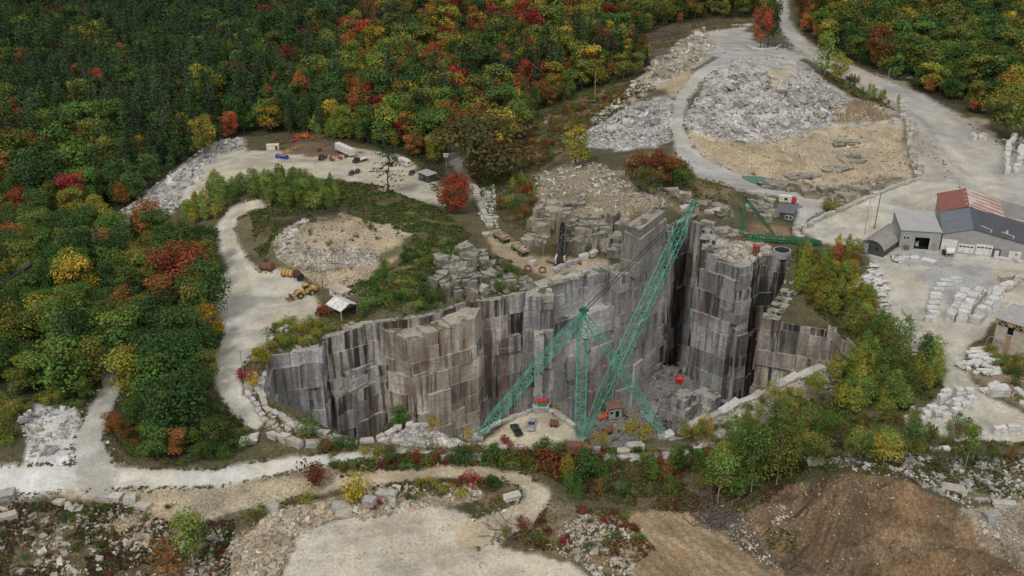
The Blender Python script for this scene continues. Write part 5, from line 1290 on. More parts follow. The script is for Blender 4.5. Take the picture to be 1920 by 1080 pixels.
#@@PART3
# ------------------------------------------------------------------ cut blocks and slabs (each one its own object)
def block_mesh(name, tone, seed, jit=.05):
    r = np.random.default_rng(seed)
    bm = bmesh.new(); bmesh.ops.create_cube(bm, size=1)
    for v in bm.verts: v.co += Vector(r.uniform(-jit, jit, 3))
    bmesh.ops.bevel(bm, geom=bm.edges, offset=.035, segments=1, affect='EDGES')
    me = bpy.data.meshes.new(name); bm.to_mesh(me); bm.free()
    a = me.color_attributes.new("tone", 'FLOAT_COLOR', 'CORNER'); n = len(me.loops)
    a.data.foreach_set("color", np.tile((*tone, 1), (n, 1)).astype(np.float32).ravel())
    me.materials.append(M['stone']); return me
SAWN = [block_mesh("granite_block", t, i, .03) for i, t in enumerate([(.56,.56,.54), (.50,.50,.485), (.60,.59,.565), (.53,.52,.50)])]
ROUGH = [block_mesh("granite_block", t, 10 + i, .11) for i, t in enumerate([(.44,.42,.38), (.38,.36,.32), (.47,.45,.41), (.42,.38,.31), (.34,.33,.31)])]
BR = random.Random(99)
def block(p, size, rz, lab, group=None, name="granite_block", rough=True, tilt=.04, cat="stone block"):
    o = link(name, BR.choice(ROUGH if rough else SAWN))
    o.location = Vector(p) + Vector((0, 0, size[2] * .42)); o.scale = size
    o.rotation_euler = (BR.uniform(-tilt, tilt), BR.uniform(-tilt, tilt), rz)
    return tag(o, lab, cat, group)
def heading(a, b): d = b - a; return math.atan2(d.y, d.x)
def row(line, step, size, lab, group, rough=True, tilt=.06, jit=.5, stack=0, skip=.0, **k):
    px, py = [a for a, _ in line], [b for _, b in line]
    x, y, z = G(px, py); P = [Vector(v) for v in zip(x, y, z)]
    left = 0.0
    for a, b in zip(P[:-1], P[1:]):
        L_ = (b - a).length; s = left; ang = heading(a, b)
        while s < L_:
            q = a.lerp(b, s / L_); f = BR.uniform(.75, 1.25)
            sz = (size[0] * f, size[1] * BR.uniform(.8, 1.2), size[2] * BR.uniform(.75, 1.2))
            q = q + Vector((BR.uniform(-jit, jit), BR.uniform(-jit, jit), 0)); q.z = float(Hat(q.x, q.y))
            if BR.random() > skip:
                block(q, sz, ang + BR.uniform(-.15, .15), lab, group, rough=rough, tilt=tilt, **k)
                if BR.random() < stack: block(q + Vector((0, 0, sz[2] * .93)), (sz[0] * .9, sz[1] * .9, size[2] * .9), ang + BR.uniform(-.2, .2), lab, group, rough=rough, tilt=tilt, **k)
            s += step * f
        left = s - L_
def rg(line, step, size, desc, **k): row(line, step, size, desc, k.pop('group', desc.replace('block', 'blocks', 1).replace('slab', 'slabs', 1)), **k)
rg([(484,735),(500,765),(530,790),(570,806),(612,816),(640,826)], 3.2, (2.8, 1.7, 1.1), "rough pale block edging the near left rim of the pit")
rg([(468,742),(484,776),(510,800)], 3.0, (2.6, 1.5, 1.0), "rough block along the roadside above the left rim")
rg([(478,822),(500,818)], 4, (3, 2, 1.6), "large squared pale block at the left end of the row by the white road")
rg([(515,822),(535,829),(556,836),(585,838),(616,838)], 4.2, (3.6, 2.2, 2.1), "large squared white block in the row below the left rim")
rg([(655,832),(700,828),(760,828),(820,836),(900,840),(960,842),(1060,846)], 4.0, (3.0, 1.5, .9), "weathered block along the near rim left of the derrick mast", skip=.15)
rg([(712,822),(745,806),(772,802),(800,802)], 2.8, (2.4, 1.6, 1.2), "pale boulder heaped round the white rock dump")
rg([(902,814),(935,797),(968,782),(1000,771)], 4.6, (4.4, 1.1, .9), "long low kerb block on the left edge of the gravel parking", jit=.15)
rg([(1012,772),(1018,772)], 6, (4, 2.2, 2.0), "big pale boulder at the tip of the gravel parking", jit=.1)
rg([(1030,772),(1046,782),(1062,792),(1078,806)], 4.2, (3.8, 1.4, 1.2), "grey block on the right edge of the gravel parking", jit=.2)
rg([(1085,852),(1130,850),(1170,846),(1212,838),(1240,826),(1262,816)], 4.2, (3.6, 2.0, 1.2), "weathered block along the near rim right of the derrick mast", skip=.1)
rg([(1285,808),(1310,797),(1345,778),(1378,758),(1410,745),(1445,730),(1490,712),(1535,694)], 5.0, (5.4, 2.4, 1.1), "flat pale slab block lining the right near rim of the pit", jit=.6)
rg([(1686,205),(1700,232),(1706,262),(1710,292),(1722,330)], 4.6, (3.8, 2.6, 2.2), "pale boulder block dividing the tan bench from the yard road", jit=1.0, stack=.3)
rg([(1722,338),(1680,352),(1640,370),(1600,385),(1560,402),(1528,418)], 4.6, (4.6, 1.6, 1.4), "squared block in the wall along the lower edge of the yard road", jit=.2)
rg([(1518,425),(1500,430),(1490,440),(1505,452)], 3.4, (3, 2.2, 1.9), "pale block heaped below the dark shed", jit=.6)
rg([(1388,358),(1420,368),(1450,382)], 4.5, (4.6, 1.5, 1.6), "long pale block walling the track behind the old dark green derrick", jit=.2)
rg([(1402,86),(1412,91),(1430,94),(1452,93),(1464,86)], 3.0, (3.0, .9, 1.1), "white block in the curved kerb of the traffic island", jit=.05, rough=False)
rg([(888,352),(896,372),(902,392),(912,412),(922,428)], 3.2, (2.8, 2.2, 1.5), "grey boulder block lining the track above the dump trucks", jit=.7)
rg([(1042,512),(1062,505),(1082,492),(1102,485),(1112,480)], 3.6, (3.2, 2.4, 1.9), "grey block on the ledge rim right of the black crane", jit=.6)
rg([(998,500),(1006,502)], 5, (2.6, 2.2, 2.0), "squared grey block on the ledge in front of the black crane")
rg([(1040,530),(1060,528),(1085,520),(1100,512)], 4.5, (4, 3, 2), "jutting grey block on the lip of the far wall", tilt=.2)
rg([(505,645),(530,622),(555,604)], 3.4, (2.0, 1.3, .9), "low pale block along the turning area edge", skip=.2)
rg([(1495,95),(1470,88)], 3.4, (2, 1.4, .9), "small pale block beside the top bend of the road")
for k_, (ln, wd) in enumerate((([(1783,600),(1793,585),(1800,572),(1808,560)], "left"), ([(1803,605),(1815,585),(1825,568),(1840,552)], "middle"), ([(1830,606),(1846,592),(1860,578),(1868,562)], "right"))):
    row(ln, 3.0, (3.7, 3.3, 2.7), f"sawn granite block in the {wd} of the three stacked rows in the yard", f"sawn blocks in the {wd} stacked row", rough=False, tilt=.015, jit=.12, stack=.75)
rg([(1868,556),(1882,545),(1895,536)], 3.4, (3.6, 2.6, 2.2), "pale sawn block in the outer curve of the yard stacks", rough=False, tilt=.02, stack=.3)
rg([(1876,526),(1895,524),(1916,528)], 4.2, (4.4, 2.8, 2.4), "large rough pale block at the back of the yard stacks", tilt=.03)
rg([(1885,544),(1905,532)], 4.2, (3.6, 2.6, 2.0), "pale rough block on the right side of the yard stacks", tilt=.03)
rg([(1795,482),(1812,484)], 7, (5, 1.5, .8), "long flat slab block in front of the garage doors", rough=False)
rg([(1866,486),(1885,489),(1900,491),(1918,492)], 4.2, (3.2, 1.8, 1.2), "pale block in the row near the end of the long grey building", rough=False)
rg([(1700,487),(1722,486),(1740,492),(1765,497)], 5.0, (4.6, 2.2, .6), "pale slab block lying in front of the grey drive-in shed", rough=False, jit=1.4)
for k_, (px, py) in enumerate([(1790,528),(1772,533),(1764,540),(1757,548),(1754,556),(1752,564),(1750,572),(1746,582),(1750,592),(1744,602)]):
    p = G1(px, py); n = BR.choice((2, 3, 3))
    for j in range(n):
        block(p + Vector((0, 0, .55 * j)), (4.2 - .3 * j, 2.2, .55), BR.uniform(-.12, .12), "thin slab in the narrow column of stacks beside the puddle", "slabs in the narrow column of stacks", "cut_stone", False, .02, "stone slab")
def cluster(poly, step, size, lab, group, zmax=2, ang=0., seed=1, name="granite_block", cat="stone block", keep=.9):
    r = random.Random(seed); x, y = unproj([a for a, _ in poly], [b for _, b in poly], -1)
    for gy in np.arange(y.min(), y.max(), step[1]):
        for gx in np.arange(x.min(), x.max(), step[0]):
            qx, qy = gx + r.uniform(-.5, .5), gy + r.uniform(-.4, .4); z = float(Hat(qx, qy)); px, py = proj(qx, qy, z)
            if inpoly(np.array([px]), np.array([py]), poly)[0] and r.random() < keep:
                for j in range(r.randint(1, zmax)):
                    block((qx + r.uniform(-.2, .2), qy + r.uniform(-.2, .2), z + size[2] * .93 * j), (size[0] * r.uniform(.8, 1.15), size[1] * r.uniform(.85, 1.1), size[2]), ang + r.uniform(-.18, .18), lab, group, name, False, .03, cat)
cluster([(1694,788),(1715,772),(1752,762),(1762,782),(1720,800),(1698,800)], (2.9, 2.4), (2.4, 1.9, 1.2), "pale sawn block in the left half of the big heap at the lower yard", "blocks in the left half of the big heap", 2, .25, 3)
cluster([(1750,765),(1768,748),(1800,738),(1830,748),(1822,765),(1795,782),(1765,782)], (2.9, 2.5), (2.5, 1.9, 1.25), "pale sawn block in the tall right half of the big heap at the lower yard", "blocks in the right half of the big heap", 3, .25, 4)
cluster([(1748,832),(1790,826),(1792,846),(1750,848)], (3.2, 2.6), (2.8, 1.8, .9), "pale block in the low stacks below the big heap", "blocks in the low stacks below the big heap", 2, 0., 5)
rg([(1888,328),(1886,300),(1890,275),(1902,258)], 4.4, (4.2, 2.4, 2.2), "big white block in the stacked wall at the right edge above the sheds", rough=False, stack=.6, name="cut_stone")
rg([(1905,322),(1912,300),(1916,275)], 4.4, (4.2, 2.6, 2.0), "big white block behind the stacked wall at the right edge above the sheds", rough=False, stack=.6, name="cut_stone")
cluster([(1820,258),(1848,256),(1850,270),(1824,272)], (2.6, 2.8), (2.2, 1.6, 1.5), "squared block on the pallets beside the yard road", "squared blocks on pallets beside the yard road", 2, .1, 6)
for j in range(3):
    for i in range(2): block(G1(1872, 744) + Vector((i * .3, i * 2.0, .85 * j)), (6.4 - j * .3, 1.7, .8), .05, "long beam of stone in the neat stack beside the lower yard road", "long stone beams in the neat stack", "cut_stone", False, .01, "stone slab")
rg([(1872,812),(1895,812),(1915,810)], 4.2, (4.2, 1.6, 1.1), "long white block at the right edge of the lower yard", rough=False, stack=.4)
rg([(1800,826),(1825,824),(1850,820)], 3.4, (3.2, 1.2, .9), "white block in the line along the front of the lower yard", rough=False)
rg([(1905,735),(1914,742),(1918,760)], 2.8, (2.6, 1.6, 1.0), "white block in the heap at the right edge beside the brush", rough=False, stack=.5)
def slab_pile(poly, n, size, lab, group, seed, layers=2, tilt=.12):
    P = sample_zone(poly, n, seed); r = random.Random(seed)
    for x, y, z in P:
        z2 = z + size[2] * r.uniform(0, layers)
        block((x, y, z2), (size[0] * r.uniform(.6, 1.3), size[1] * r.uniform(.7, 1.2), size[2] * r.uniform(.7, 1.3)), r.choice((.1, .5, -.2, 1.3)) + r.uniform(-.3, .3), lab, group, "cut_stone", False, tilt, "stone slab")
slab_pile([(1598,545),(1640,498),(1690,478),(1685,505),(1655,560),(1610,562)], 88, (3.2, 1.1, .5), "thin white slab in the jumbled offcut pile on the left edge of the yard", "white slabs in the jumbled offcut pile", 5)
slab_pile([(1642,568),(1668,565),(1680,612),(1700,635),(1762,690),(1752,698),(1690,655),(1655,615)], 62, (3.0, .9, .5), "thin white slab in the narrow trail of offcuts above the brush slope", "white slabs in the narrow trail of offcuts", 6)
slab_pile([(1798,690),(1822,665),(1842,658),(1852,672),(1868,692),(1872,712),(1835,702)], 36, (5.2, 1.3, .7), "long white beam slab in the loose pile beside the beige building", "long white slabs in the loose pile", 7)
slab_pile([(1845,728),(1868,722),(1868,735),(1848,738)], 8, (3.5, 1.2, .7), "white slab in the small pile above the neat beam stack", "white slabs in the small pile", 8)
for px, py, s, lab in ((1528,872,(4,2.4,2),"grey boulder at the back of the brown mound on its left"),(1788,920,(5.5,3.2,1.2),"tilted pale slab right of the brown earth mound"),(1880,950,(5,1.8,1.4),"long white block lying right of the brown earth mound"),(1858,975,(3.6,3,2.4),"white boulder on the pale gravel at the lower right"),
    (1840,938,(3,1.2,.5),"thin pale slab in the grass right of the mound"),(1645,962,(4,2.8,1.8),"big tilted white boulder at the left end of the pale rubble bank"),(692,948,(3,2.2,2.2),"upright white boulder under the golden bush"),(645,968,(4.2,2.6,1.4),"flat white boulder at the edge of the pale clearing"),(725,930,(4.5,2.2,1.4),"long pale boulder above the rubble bank"),(730,948,(3.2,2,1.6),"white boulder on the rubble bank right of the golden bush"),
    (508,958,(4.2,2.6,1.8),"grey white boulder at the top of the left rubble bank"),(195,938,(3.2,1.6,1.6),"left white block of the cluster under the white road"),(218,938,(3,2.2,1.9),"tilted white block of the cluster under the white road"),(245,943,(3,1.8,2),"stacked white block of the cluster under the white road"),(268,955,(4,2.2,1.4),"right end white block of the cluster under the white road"),(112,947,(2.6,1.8,1.2),"lone tan white boulder left of the white cluster"),
    (15,973,(4.5,2,1.8),"grey boulder at the left edge among brown weeds"),(8,935,(5,3,2),"big pale block cut by the left edge below the white road"),(465,832,(4.2,2.4,1.8),"pale boulder lying by the trees at the end of the grove"),(1142,612+250,(3,2,1.4),"small boulder in the brush belt"),(838,862,(4,2,2.2),"squared stone block in the brush belt under the rim"),(888,862,(4,2,2.2),"squared stone block right of its twin in the brush belt"),(958,935,(4.2,2.2,1.3),"flat stone slab inside the dirt loop road"),(910,442,(3,2,1.3),"grey boulder behind the upper dump truck"),
    (1285,395,(5,3.6,1.8),"pale flat boulder on the ledge behind the boom tip"),(1335,398,(6,4.2,1.8),"large flat pale rock beside the old dark green derrick"),(1180,305,(3,2,1.4),"boulder below the rubble fan"),(1020,232,(3.4,2,1.4),"white boulder on the brown cleared hillside"),(1108,192,(4.4,1.6,1.2),"long white boulder below the pale pole on the hillside"),(325,352,(4.4,2.8,2),"biggest white boulder on the rubble slope")):
    if lab.startswith("big tilted white boulder at the left end"): px, py = 640, 955
    block(G1(px, py), s, BR.uniform(-.4, .4), lab, rough=True, tilt=.15, name="granite_boulder", cat="boulder")

# ------------------------------------------------------------------ derricks
def cables(name, segs, w, lab):
    mb = MB()
    for a, b in segs: mb.beam(a, b, w)
    return tag(mb.build(name, M['cable']), lab, "cable")
def big_derrick():
    foot = G1(1086, 836); foot.z += .3
    top_h = top_height(foot, 583)
    T = foot + Vector((0, 0, top_h))
    root = empty("derrick", foot); tag(root, "tall green lattice derrick with two splayed legs and a long boom over the pit", "derrick")
    L0 = lambda v: Vector(v) - foot
    mb = MB(); lattice(mb, (0, 0, 1.2), (0, 0, top_h), 1.2, .8, 2.6, 18, .10, up=Vector((0, 1, 0))); mb.build("mast", M['green'], root)
    mb = MB(); mb.box((0, 0, .5), (4.2, 4.2, 1.0)); mb.cyl((0, 0, .9), (0, 0, 1.6), 1.3, 12); mb.build("base", M['concrete'], root)
    mb = MB(); mb.cyl((0, 0, top_h - .6), (0, 0, top_h + .9), .75, 10); mb.box((0, 0, top_h + .2), (2.6, .9, .5)); mb.build("mast_head", M['dgreen'], root)
    for px, py in ((896, 822), (1243, 818)):
        f = L0(U1(px, py, -.4))
        mb = MB(); lattice(mb, f + Vector((0, 0, .8)), (0, 0, top_h - .5), .9, .6, 2.4, 20, .105); lg = mb.build("leg", M['green'], root)
        mb = MB(); mb.box(f + Vector((0, 0, .2)), (3, 2.4, 1.6)); mb.build("anchor", M['concrete'], lg)
    d, y = None, 285.0
    dx, dy, dz = [float(v) for v in ray(1301, 380)]
    t = y / dy; tip = Vector((dx * t, y, CAMH + dz * t))
    b0 = Vector((1.6, 1.8, 1.6))
    mb = MB(); lattice(mb, b0, L0(tip), 1.0, .9, 2.9, 30, .105); bo = mb.build("boom", M['green'], root)
    mb = MB(); e = L0(tip); mb.cyl(e + Vector((-.7, 0, 0)), e + Vector((.7, 0, 0)), .8, 12); mb.build("sheave", M['dgreen'], bo)
    mb = MB()
    for s in (-.5, .5): mb.beam((s, 0, top_h), e + Vector((s, 0, 0)), .16)
    mb.beam(b0 + Vector((0, 0, 2)), e, .09)
    mb.build("topping_lift", M['cable'], root)
    mb = MB(); mb.box((-1.5, -3.5, 1.3), (4, 2.6, 2.6)); mb.cyl((.8, -3.4, 1.2), (3.4, -3.4, 1.2), .9, 12); mb.build("winch", M['rust'], root)
    # hanging bucket
    zb = 155 - 285 * math.tan(PITCH + math.atan((713 - 540) / FPX))
    bp = Vector((tip.x, tip.y, zb))
    bk = empty("bucket", bp); tag(bk, "red bucket hanging on cables from the derrick boom inside the pit", "bucket")
    mb = MB(); mb.cyl((0, 0, -1.1), (0, 0, 1.1), 1.0, 14, 1.5); mb.build("pail", M['redload'], bk)
    mb = MB(); mb.beam((-1.4, 0, 1), (0, 0, 3.2), .2); mb.beam((1.4, 0, 1), (0, 0, 3.2), .2); mb.cyl((0, -.3, 3.3), (0, .3, 3.3), .5, 10); mb.build("bail", M['black'], bk)
    mb = MB()
    for s in (-.3, .3): mb.beam((s, 0, 3.4), (s, 0, tip.z - zb), .09)
    mb.build("hoist_cable", M['cable'], bk)
big_derrick()
def old_derrick():
    f = G1(1388, 450); th = top_height(f, 368)
    root = empty("derrick", f); tag(root, "old dark green derrick with its boom lowered flat on the ledge by the dark shed", "derrick")
    mb = MB()
    for s in (-.5, .5): mb.cyl((s, 0, 0), (s * .8, 0, th), .28, 8)
    for k in range(6): mb.beam((-.45, 0, th * (k + .5) / 6), (.45, 0, th * (k + .9) / 6), .14)
    mb.build("mast", M['dgreen'], root)
    tip = G1(1538, 462) - f + Vector((0, 0, 1.6))
    mb = MB(); lattice(mb, (.8, 0, 1.4), tip, .8, .9, 1.7, 16, .2); mb.build("boom", M['dgreen'], root)
    mb = MB(); mb.box((0, 0, .3), (3.4, 3, .8)); mb.cyl((0, 0, .7), (0, 0, 1.6), 1.2, 10); mb.build("base", M['rust'], root)
    for px, py in ((1452, 444),):
        q = G1(px, py) - f; mb = MB(); lattice(mb, q + Vector((0, 0, .3)), (0, 0, th - .3), .3, .3, .8, 12, .13); mb.build("leg", M['dgreen'], root)
    mb = MB(); mb.box((0, 0, th + .2), (1.8, 1.2, .7)); mb.build("mast_head", M['rust'], root)
    mb = MB(); mb.beam((0, 0, th), G1(1335, 428) - f, .1); mb.beam((0, 0, th), tip, .1); mb.build("stay_cable", M['cable'], root)
    p = G1(1417, 478); st = empty("tank", p); tag(st, "rust red upright drum on the lip of the pit below the old derrick", "tank")
    mb = MB(); mb.cyl((0, 0, 0), (0, 0, 3.6), 1.4, 12); mb.build("drum", M['rust'], st); mb = MB(); mb.cyl((0, 0, 3.6), (0, 0, 3.8), 1.55, 12); mb.build("lid", M['red'], st)
    p = G1(1466, 474); st = empty("stone_ring", p); mb = MB(); n = 20
    mb.cyl((0, 0, -1.5), (0, 0, 1.2), 3.4, 20); mb.build("ring_wall", M['concrete'], st); mb = MB(); mb.cyl((0, 0, 1.15), (0, 0, 1.24), 2.9, 20); mb.build("ring_floor", M['dark'], st)
    tag(st, "round concrete ring on the pit lip right of the rust red drum", "ring")
old_derrick()
def edge_boom():
    f = G1(-150, 640); dx, dy, dz = [float(v) for v in ray(54, 498)]; t = (f.y + 12) / dy; tip = Vector((dx * t, dy * t, CAMH + dz * t)) - f
    root = empty("derrick_boom", f); tag(root, "black boom with cables reaching in over the grove from the left edge", "derrick boom")
    mb = MB(); mb.cyl((0, 0, 0), tip, .45, 8, .3); mb.build("pole", M['black'], root)
    mb = MB(); d = tip.normalized(); mb.cyl(tip - d * 2.2, tip + d * 1.2, .95, 10, .8); mb.build("head", M['black'], root)
    mb = MB()
    for s in (-.9, .9): mb.beam(Vector((0, 0, 6 + s * 2)), tip, .12)
    mb.build("stay_cable", M['cable'], root)
edge_boom()

# ------------------------------------------------------------------ vehicles; local x is forward
def wheels(root, spots, r, w, rim=None):
    for x, y in spots:
        mb = MB(); s = 1 if y > 0 else -1
        mb.cyl((x, y - w / 2, r), (x, y + w / 2, r), r, 12); wh = mb.build("wheel", M['rubber'], root)
        mb = MB(); mb.cyl((x, y + s * (w / 2 - .02), r), (x, y + s * (w / 2 + .04), r), r * .5, 8); mb.build("rim", M[rim or 'steel'], wh)
def lights(root, x, y, z):
    for s in (-1, 1):
        mb = MB(); mb.box((x, s * y, z), (.08, .35, .2)); mb.build("headlight", M['white'], root)
def car(name, a, b, paint, lab, cat, kind='sedan', L=4.6, Wd=1.85, H=1.5):
    p = G1(*a); root = empty(name, p, heading(p, G1(*b))); tag(root, lab, cat)
    h = L / 2; w = Wd / 2
    if kind == 'pickup':
        mb = MB(); mb.prism([(-h, .45), (h, .45), (h, .95), (h * .35, 1.08), (-h * .1, 1.08), (-h * .1, .75), (-h, .75)], -w, w); mb.build("body", paint, root, bevel=.05)
        mb = MB(); mb.box((.35, 0, 1.42), (L * .34, Wd * .92, .72), top=(.72, .86)); mb.build("windows", M['glass'], root)
        mb = MB(); mb.box((.32, 0, 1.8), (L * .25, Wd * .8, .08)); mb.build("roof", paint, root)
        mb = MB()
        for s in (-1, 1): mb.box((-h * .56, s * (w - .06), .93), (L * .42, .12, .38))
        mb.box((-h + .06, 0, .93), (.12, Wd * .9, .38)); mb.build("bed_sides", paint, root)
    else:
        mb = MB(); mb.prism([(-h, .4), (h, .4), (h, .78), (h * .45, .95), (-h * .85 if kind == 'suv' else -h * .62, .98), (-h, .9)], -w, w); mb.build("body", paint, root, bevel=.06)
        back, ln = (-.45, L * .62) if kind == 'suv' else (-.2, L * .5)
        mb = MB(); mb.box((back, 0, .95 + (H - 1.0) / 2), (ln, Wd * .92, H - 1.0), top=(.72, .84)); mb.build("windows", M['glass'], root)
        mb = MB(); mb.box((back, 0, H - .02), (ln * .7, Wd * .78, .07)); mb.build("roof", paint, root, bevel=.02)
    wheels(root, [(h * .62, w - .1), (h * .62, -w + .1), (-h * .6, w - .1), (-h * .6, -w + .1)], .36, .24)
    lights(root, h, w * .7, .68)
    return root
car("sedan", (703,319), (697,312), M['silver'], "small silver car parked alone in the trailer lot", "car")
car("parked_car", (659,328), (652,333), M['navy'], "left one of two dark cars parked together in the lot", "car", 'suv', 4.7, 1.9, 1.75)
car("parked_car", (670,325), (664,331), M['navy'], "right one of two dark cars parked together in the lot", "car", 'suv', 4.9, 1.95, 1.8)
car("pickup_truck", (772,327), (766,333), M['black'], "dark pickup beside the grey shed and camper trailer", "pickup", 'pickup', 5.6, 2.0)
car("pickup_truck", (997,800), (1001,786), M['silver'], "silver grey pickup in the middle of the gravel parking", "pickup", 'pickup', 5.8, 2.05)
car("pickup_truck", (968,812), (962,800), M['black'], "black pickup at the left side of the gravel parking", "pickup", 'pickup', 5.6, 2.0)
car("pickup_truck", (600,588), (606,580), M['rust'], "dark red vehicle tucked beside the white roofed shelter", "pickup", 'pickup', 5.0, 1.95)
def semitrailer():
    a, b = U1(634, 280, 0), U1(660, 292, 0); p = (a + b) / 2; p.z = float(Hat(p.x, p.y)); root = empty("semitrailer", p, heading(a, b)); tag(root, "long white box semitrailer parked at the edge of the trees", "trailer")
    L_ = 15.0
    mb = MB(); mb.box((0, 0, 2.95), (L_, 2.8, 3.3)); mb.build("box", M['white'], root, bevel=.05)
    mb = MB(); mb.box((0, 0, 1.15), (L_ * .95, 1.2, .3)); mb.build("chassis", M['dark'], root)
    wheels(root, [(-L_ * .33, 1.1), (-L_ * .33, -1.1), (-L_ * .42, 1.1), (-L_ * .42, -1.1)], .52, .4)
    for s in (-1, 1): mb = MB(); mb.box((L_ * .3, s * .8, .55), (.2, .2, 1.1)); mb.build("landing_leg", M['steel'], root)
    for s in (-1, 1): mb = MB(); mb.box((L_ / 2 + .03, s * .63, 2.75), (.06, 1.2, 2.7)); mb.build("door", M['cream'], root)
semitrailer()
def camper():
    a, b = U1(750, 305, 0), U1(768, 314, 0); p = (a + b) / 2; p.z = float(Hat(p.x, p.y)); root = empty("camper_trailer", p, heading(b, a)); tag(root, "white camper trailer with a raised nose left of the grey shed", "trailer")
    mb = MB(); mb.prism([(-4, .6), (2.2, .6), (2.2, 1.5), (4, 1.5), (4, 3.0), (3.6, 3.3), (-4, 3.3)], -1.25, 1.25); mb.build("body", M['white'], root, bevel=.06)
    for x in (-2.2, .4): mb = MB(); mb.box((x, 1.27, 2.3), (1.1, .05, .6)); mb.build("window", M['glass'], root)
    mb = MB(); mb.box((-4.03, 0, 2.2), (.05, 1.2, .7)); mb.build("rear_window", M['glass'], root)
    mb = MB(); mb.box((-1, 1.28, 1.6), (.75, .05, 1.9)); mb.build("door", M['cream'], root)
    wheels(root, [(-.6, 1.1), (-.6, -1.1), (-1.6, 1.1), (-1.6, -1.1)], .4, .28)
camper()
def truck(a, b, cabm, bedm, lab, loadm=None, L=9.5, name="flatbed_truck"):
    p = G1(*a); root = empty(name, p, heading(p, G1(*b))); tag(root, lab, "truck")
    mb = MB(); mb.box((0, 0, .95), (L, 1.0, .35)); mb.build("chassis", M['dark'], root)
    mb = MB(); mb.prism([(L * .2, 1.0), (L * .5, 1.0), (L * .5, 1.8), (L * .36, 2.0), (L * .36, 2.9), (L * .2, 2.9)], -1.15, 1.15); cb = mb.build("cab", cabm, root, bevel=.06)
    mb = MB(); mb.box((L * .365, 0, 2.4), (.06, 2.0, .7)); mb.build("windscreen", M['glass'], cb)
    mb = MB(); mb.box((-L * .17, 0, 1.3), (L * .66, 2.4, .22)); mb.build("bed", bedm, root)
    mb = MB(); mb.box((L * .16, 0, 2.0), (.15, 2.3, 1.4)); mb.build("headboard", M['black'], root)
    wheels(root, [(L * .38, 1.0), (L * .38, -1.0), (-L * .22, 1.0), (-L * .22, -1.0), (-L * .35, 1.0), (-L * .35, -1.0)], .52, .4)
    lights(root, L * .5, .8, 1.35)
    return root
truck((676,304), (662,308), M['black'], M['white'], "black flatbed truck with a pale bed in front of the semitrailer")
truck((606,299), (598,303), M['black'], M['rust'], "dark tow truck left of the red scrap in the lot", L=7.5, name="tow_truck")
def hauler(a, b, loadt, lab, lab2):
    p = G1(*a); rz = heading(p, G1(*b)); root = empty("dump_truck", p, rz); tag(root, lab, "dump truck")
    mb = MB(); mb.box((0, 0, 1.2), (8.2, 1.6, .6)); mb.build("chassis", M['black'], root)
    mb = MB(); mb.prism([(2.3, 1.1), (4.4, 1.1), (4.4, 2.0), (3.5, 2.2), (3.3, 3.1), (2.3, 3.1)], -1.35, .3); cb = mb.build("cab", M['lime'], root, bevel=.06)
    mb = MB(); mb.box((3.45, -.5, 2.65), (.06, 1.3, .6)); mb.build("windscreen", M['glass'], cb)
    mb = MB(); mb.box((3.4, .85, 1.6), (2.0, 1.0, 1.0)); mb.build("hood", M['lime'], root, bevel=.06)
    mb = MB(); mb.box((-.9, 0, 1.75), (6.0, 3.0, .3))
    for s in (-1, 1): mb.box((-.9, s * 1.45, 2.35), (6.0, .2, 1.1))
    mb.box((2.05, 0, 2.6), (.2, 3.0, 1.6)); mb.box((2.7, .0, 3.35), (1.4, 2.8, .15)); mb.build("dump_body", M['tanpaint'], root, bevel=.03)
    wheels(root, [(3.0, 1.25), (3.0, -1.25), (-1.3, 1.3), (-1.3, -1.3), (-3.0, 1.3), (-3.0, -1.3)], .85, .6, 'lime')
    lights(root, 4.42, 1.0, 1.5)
    r = np.random.default_rng(3 + int(a[0])); n = 26
    P = np.stack([r.uniform(-3.2, 1.4, n), r.uniform(-1.1, 1.1, n), r.uniform(2.0, 2.7, n)], 1)
    V, F, C = rocks(P, .7, 1.7, loadt, 4)
    o = link("rock_load", np_mesh("rock_load", V, F, M['stone'], C)); o.location = p; o.rotation_euler = (0, 0, rz); tag(o, lab2, "rubble", kind="stuff")
hauler((940,452), (930,445), GREYS, "rearmost green cabbed dump truck heaped with grey rock on the ledge track", "grey rock heaped in the rearmost dump truck")
hauler((975,474), (964,466), [(.5,.47,.42), (.42,.33,.22)], "dump truck nearest the black crane carrying a few white rocks", "white and tan rocks in the dump truck nearest the crane")
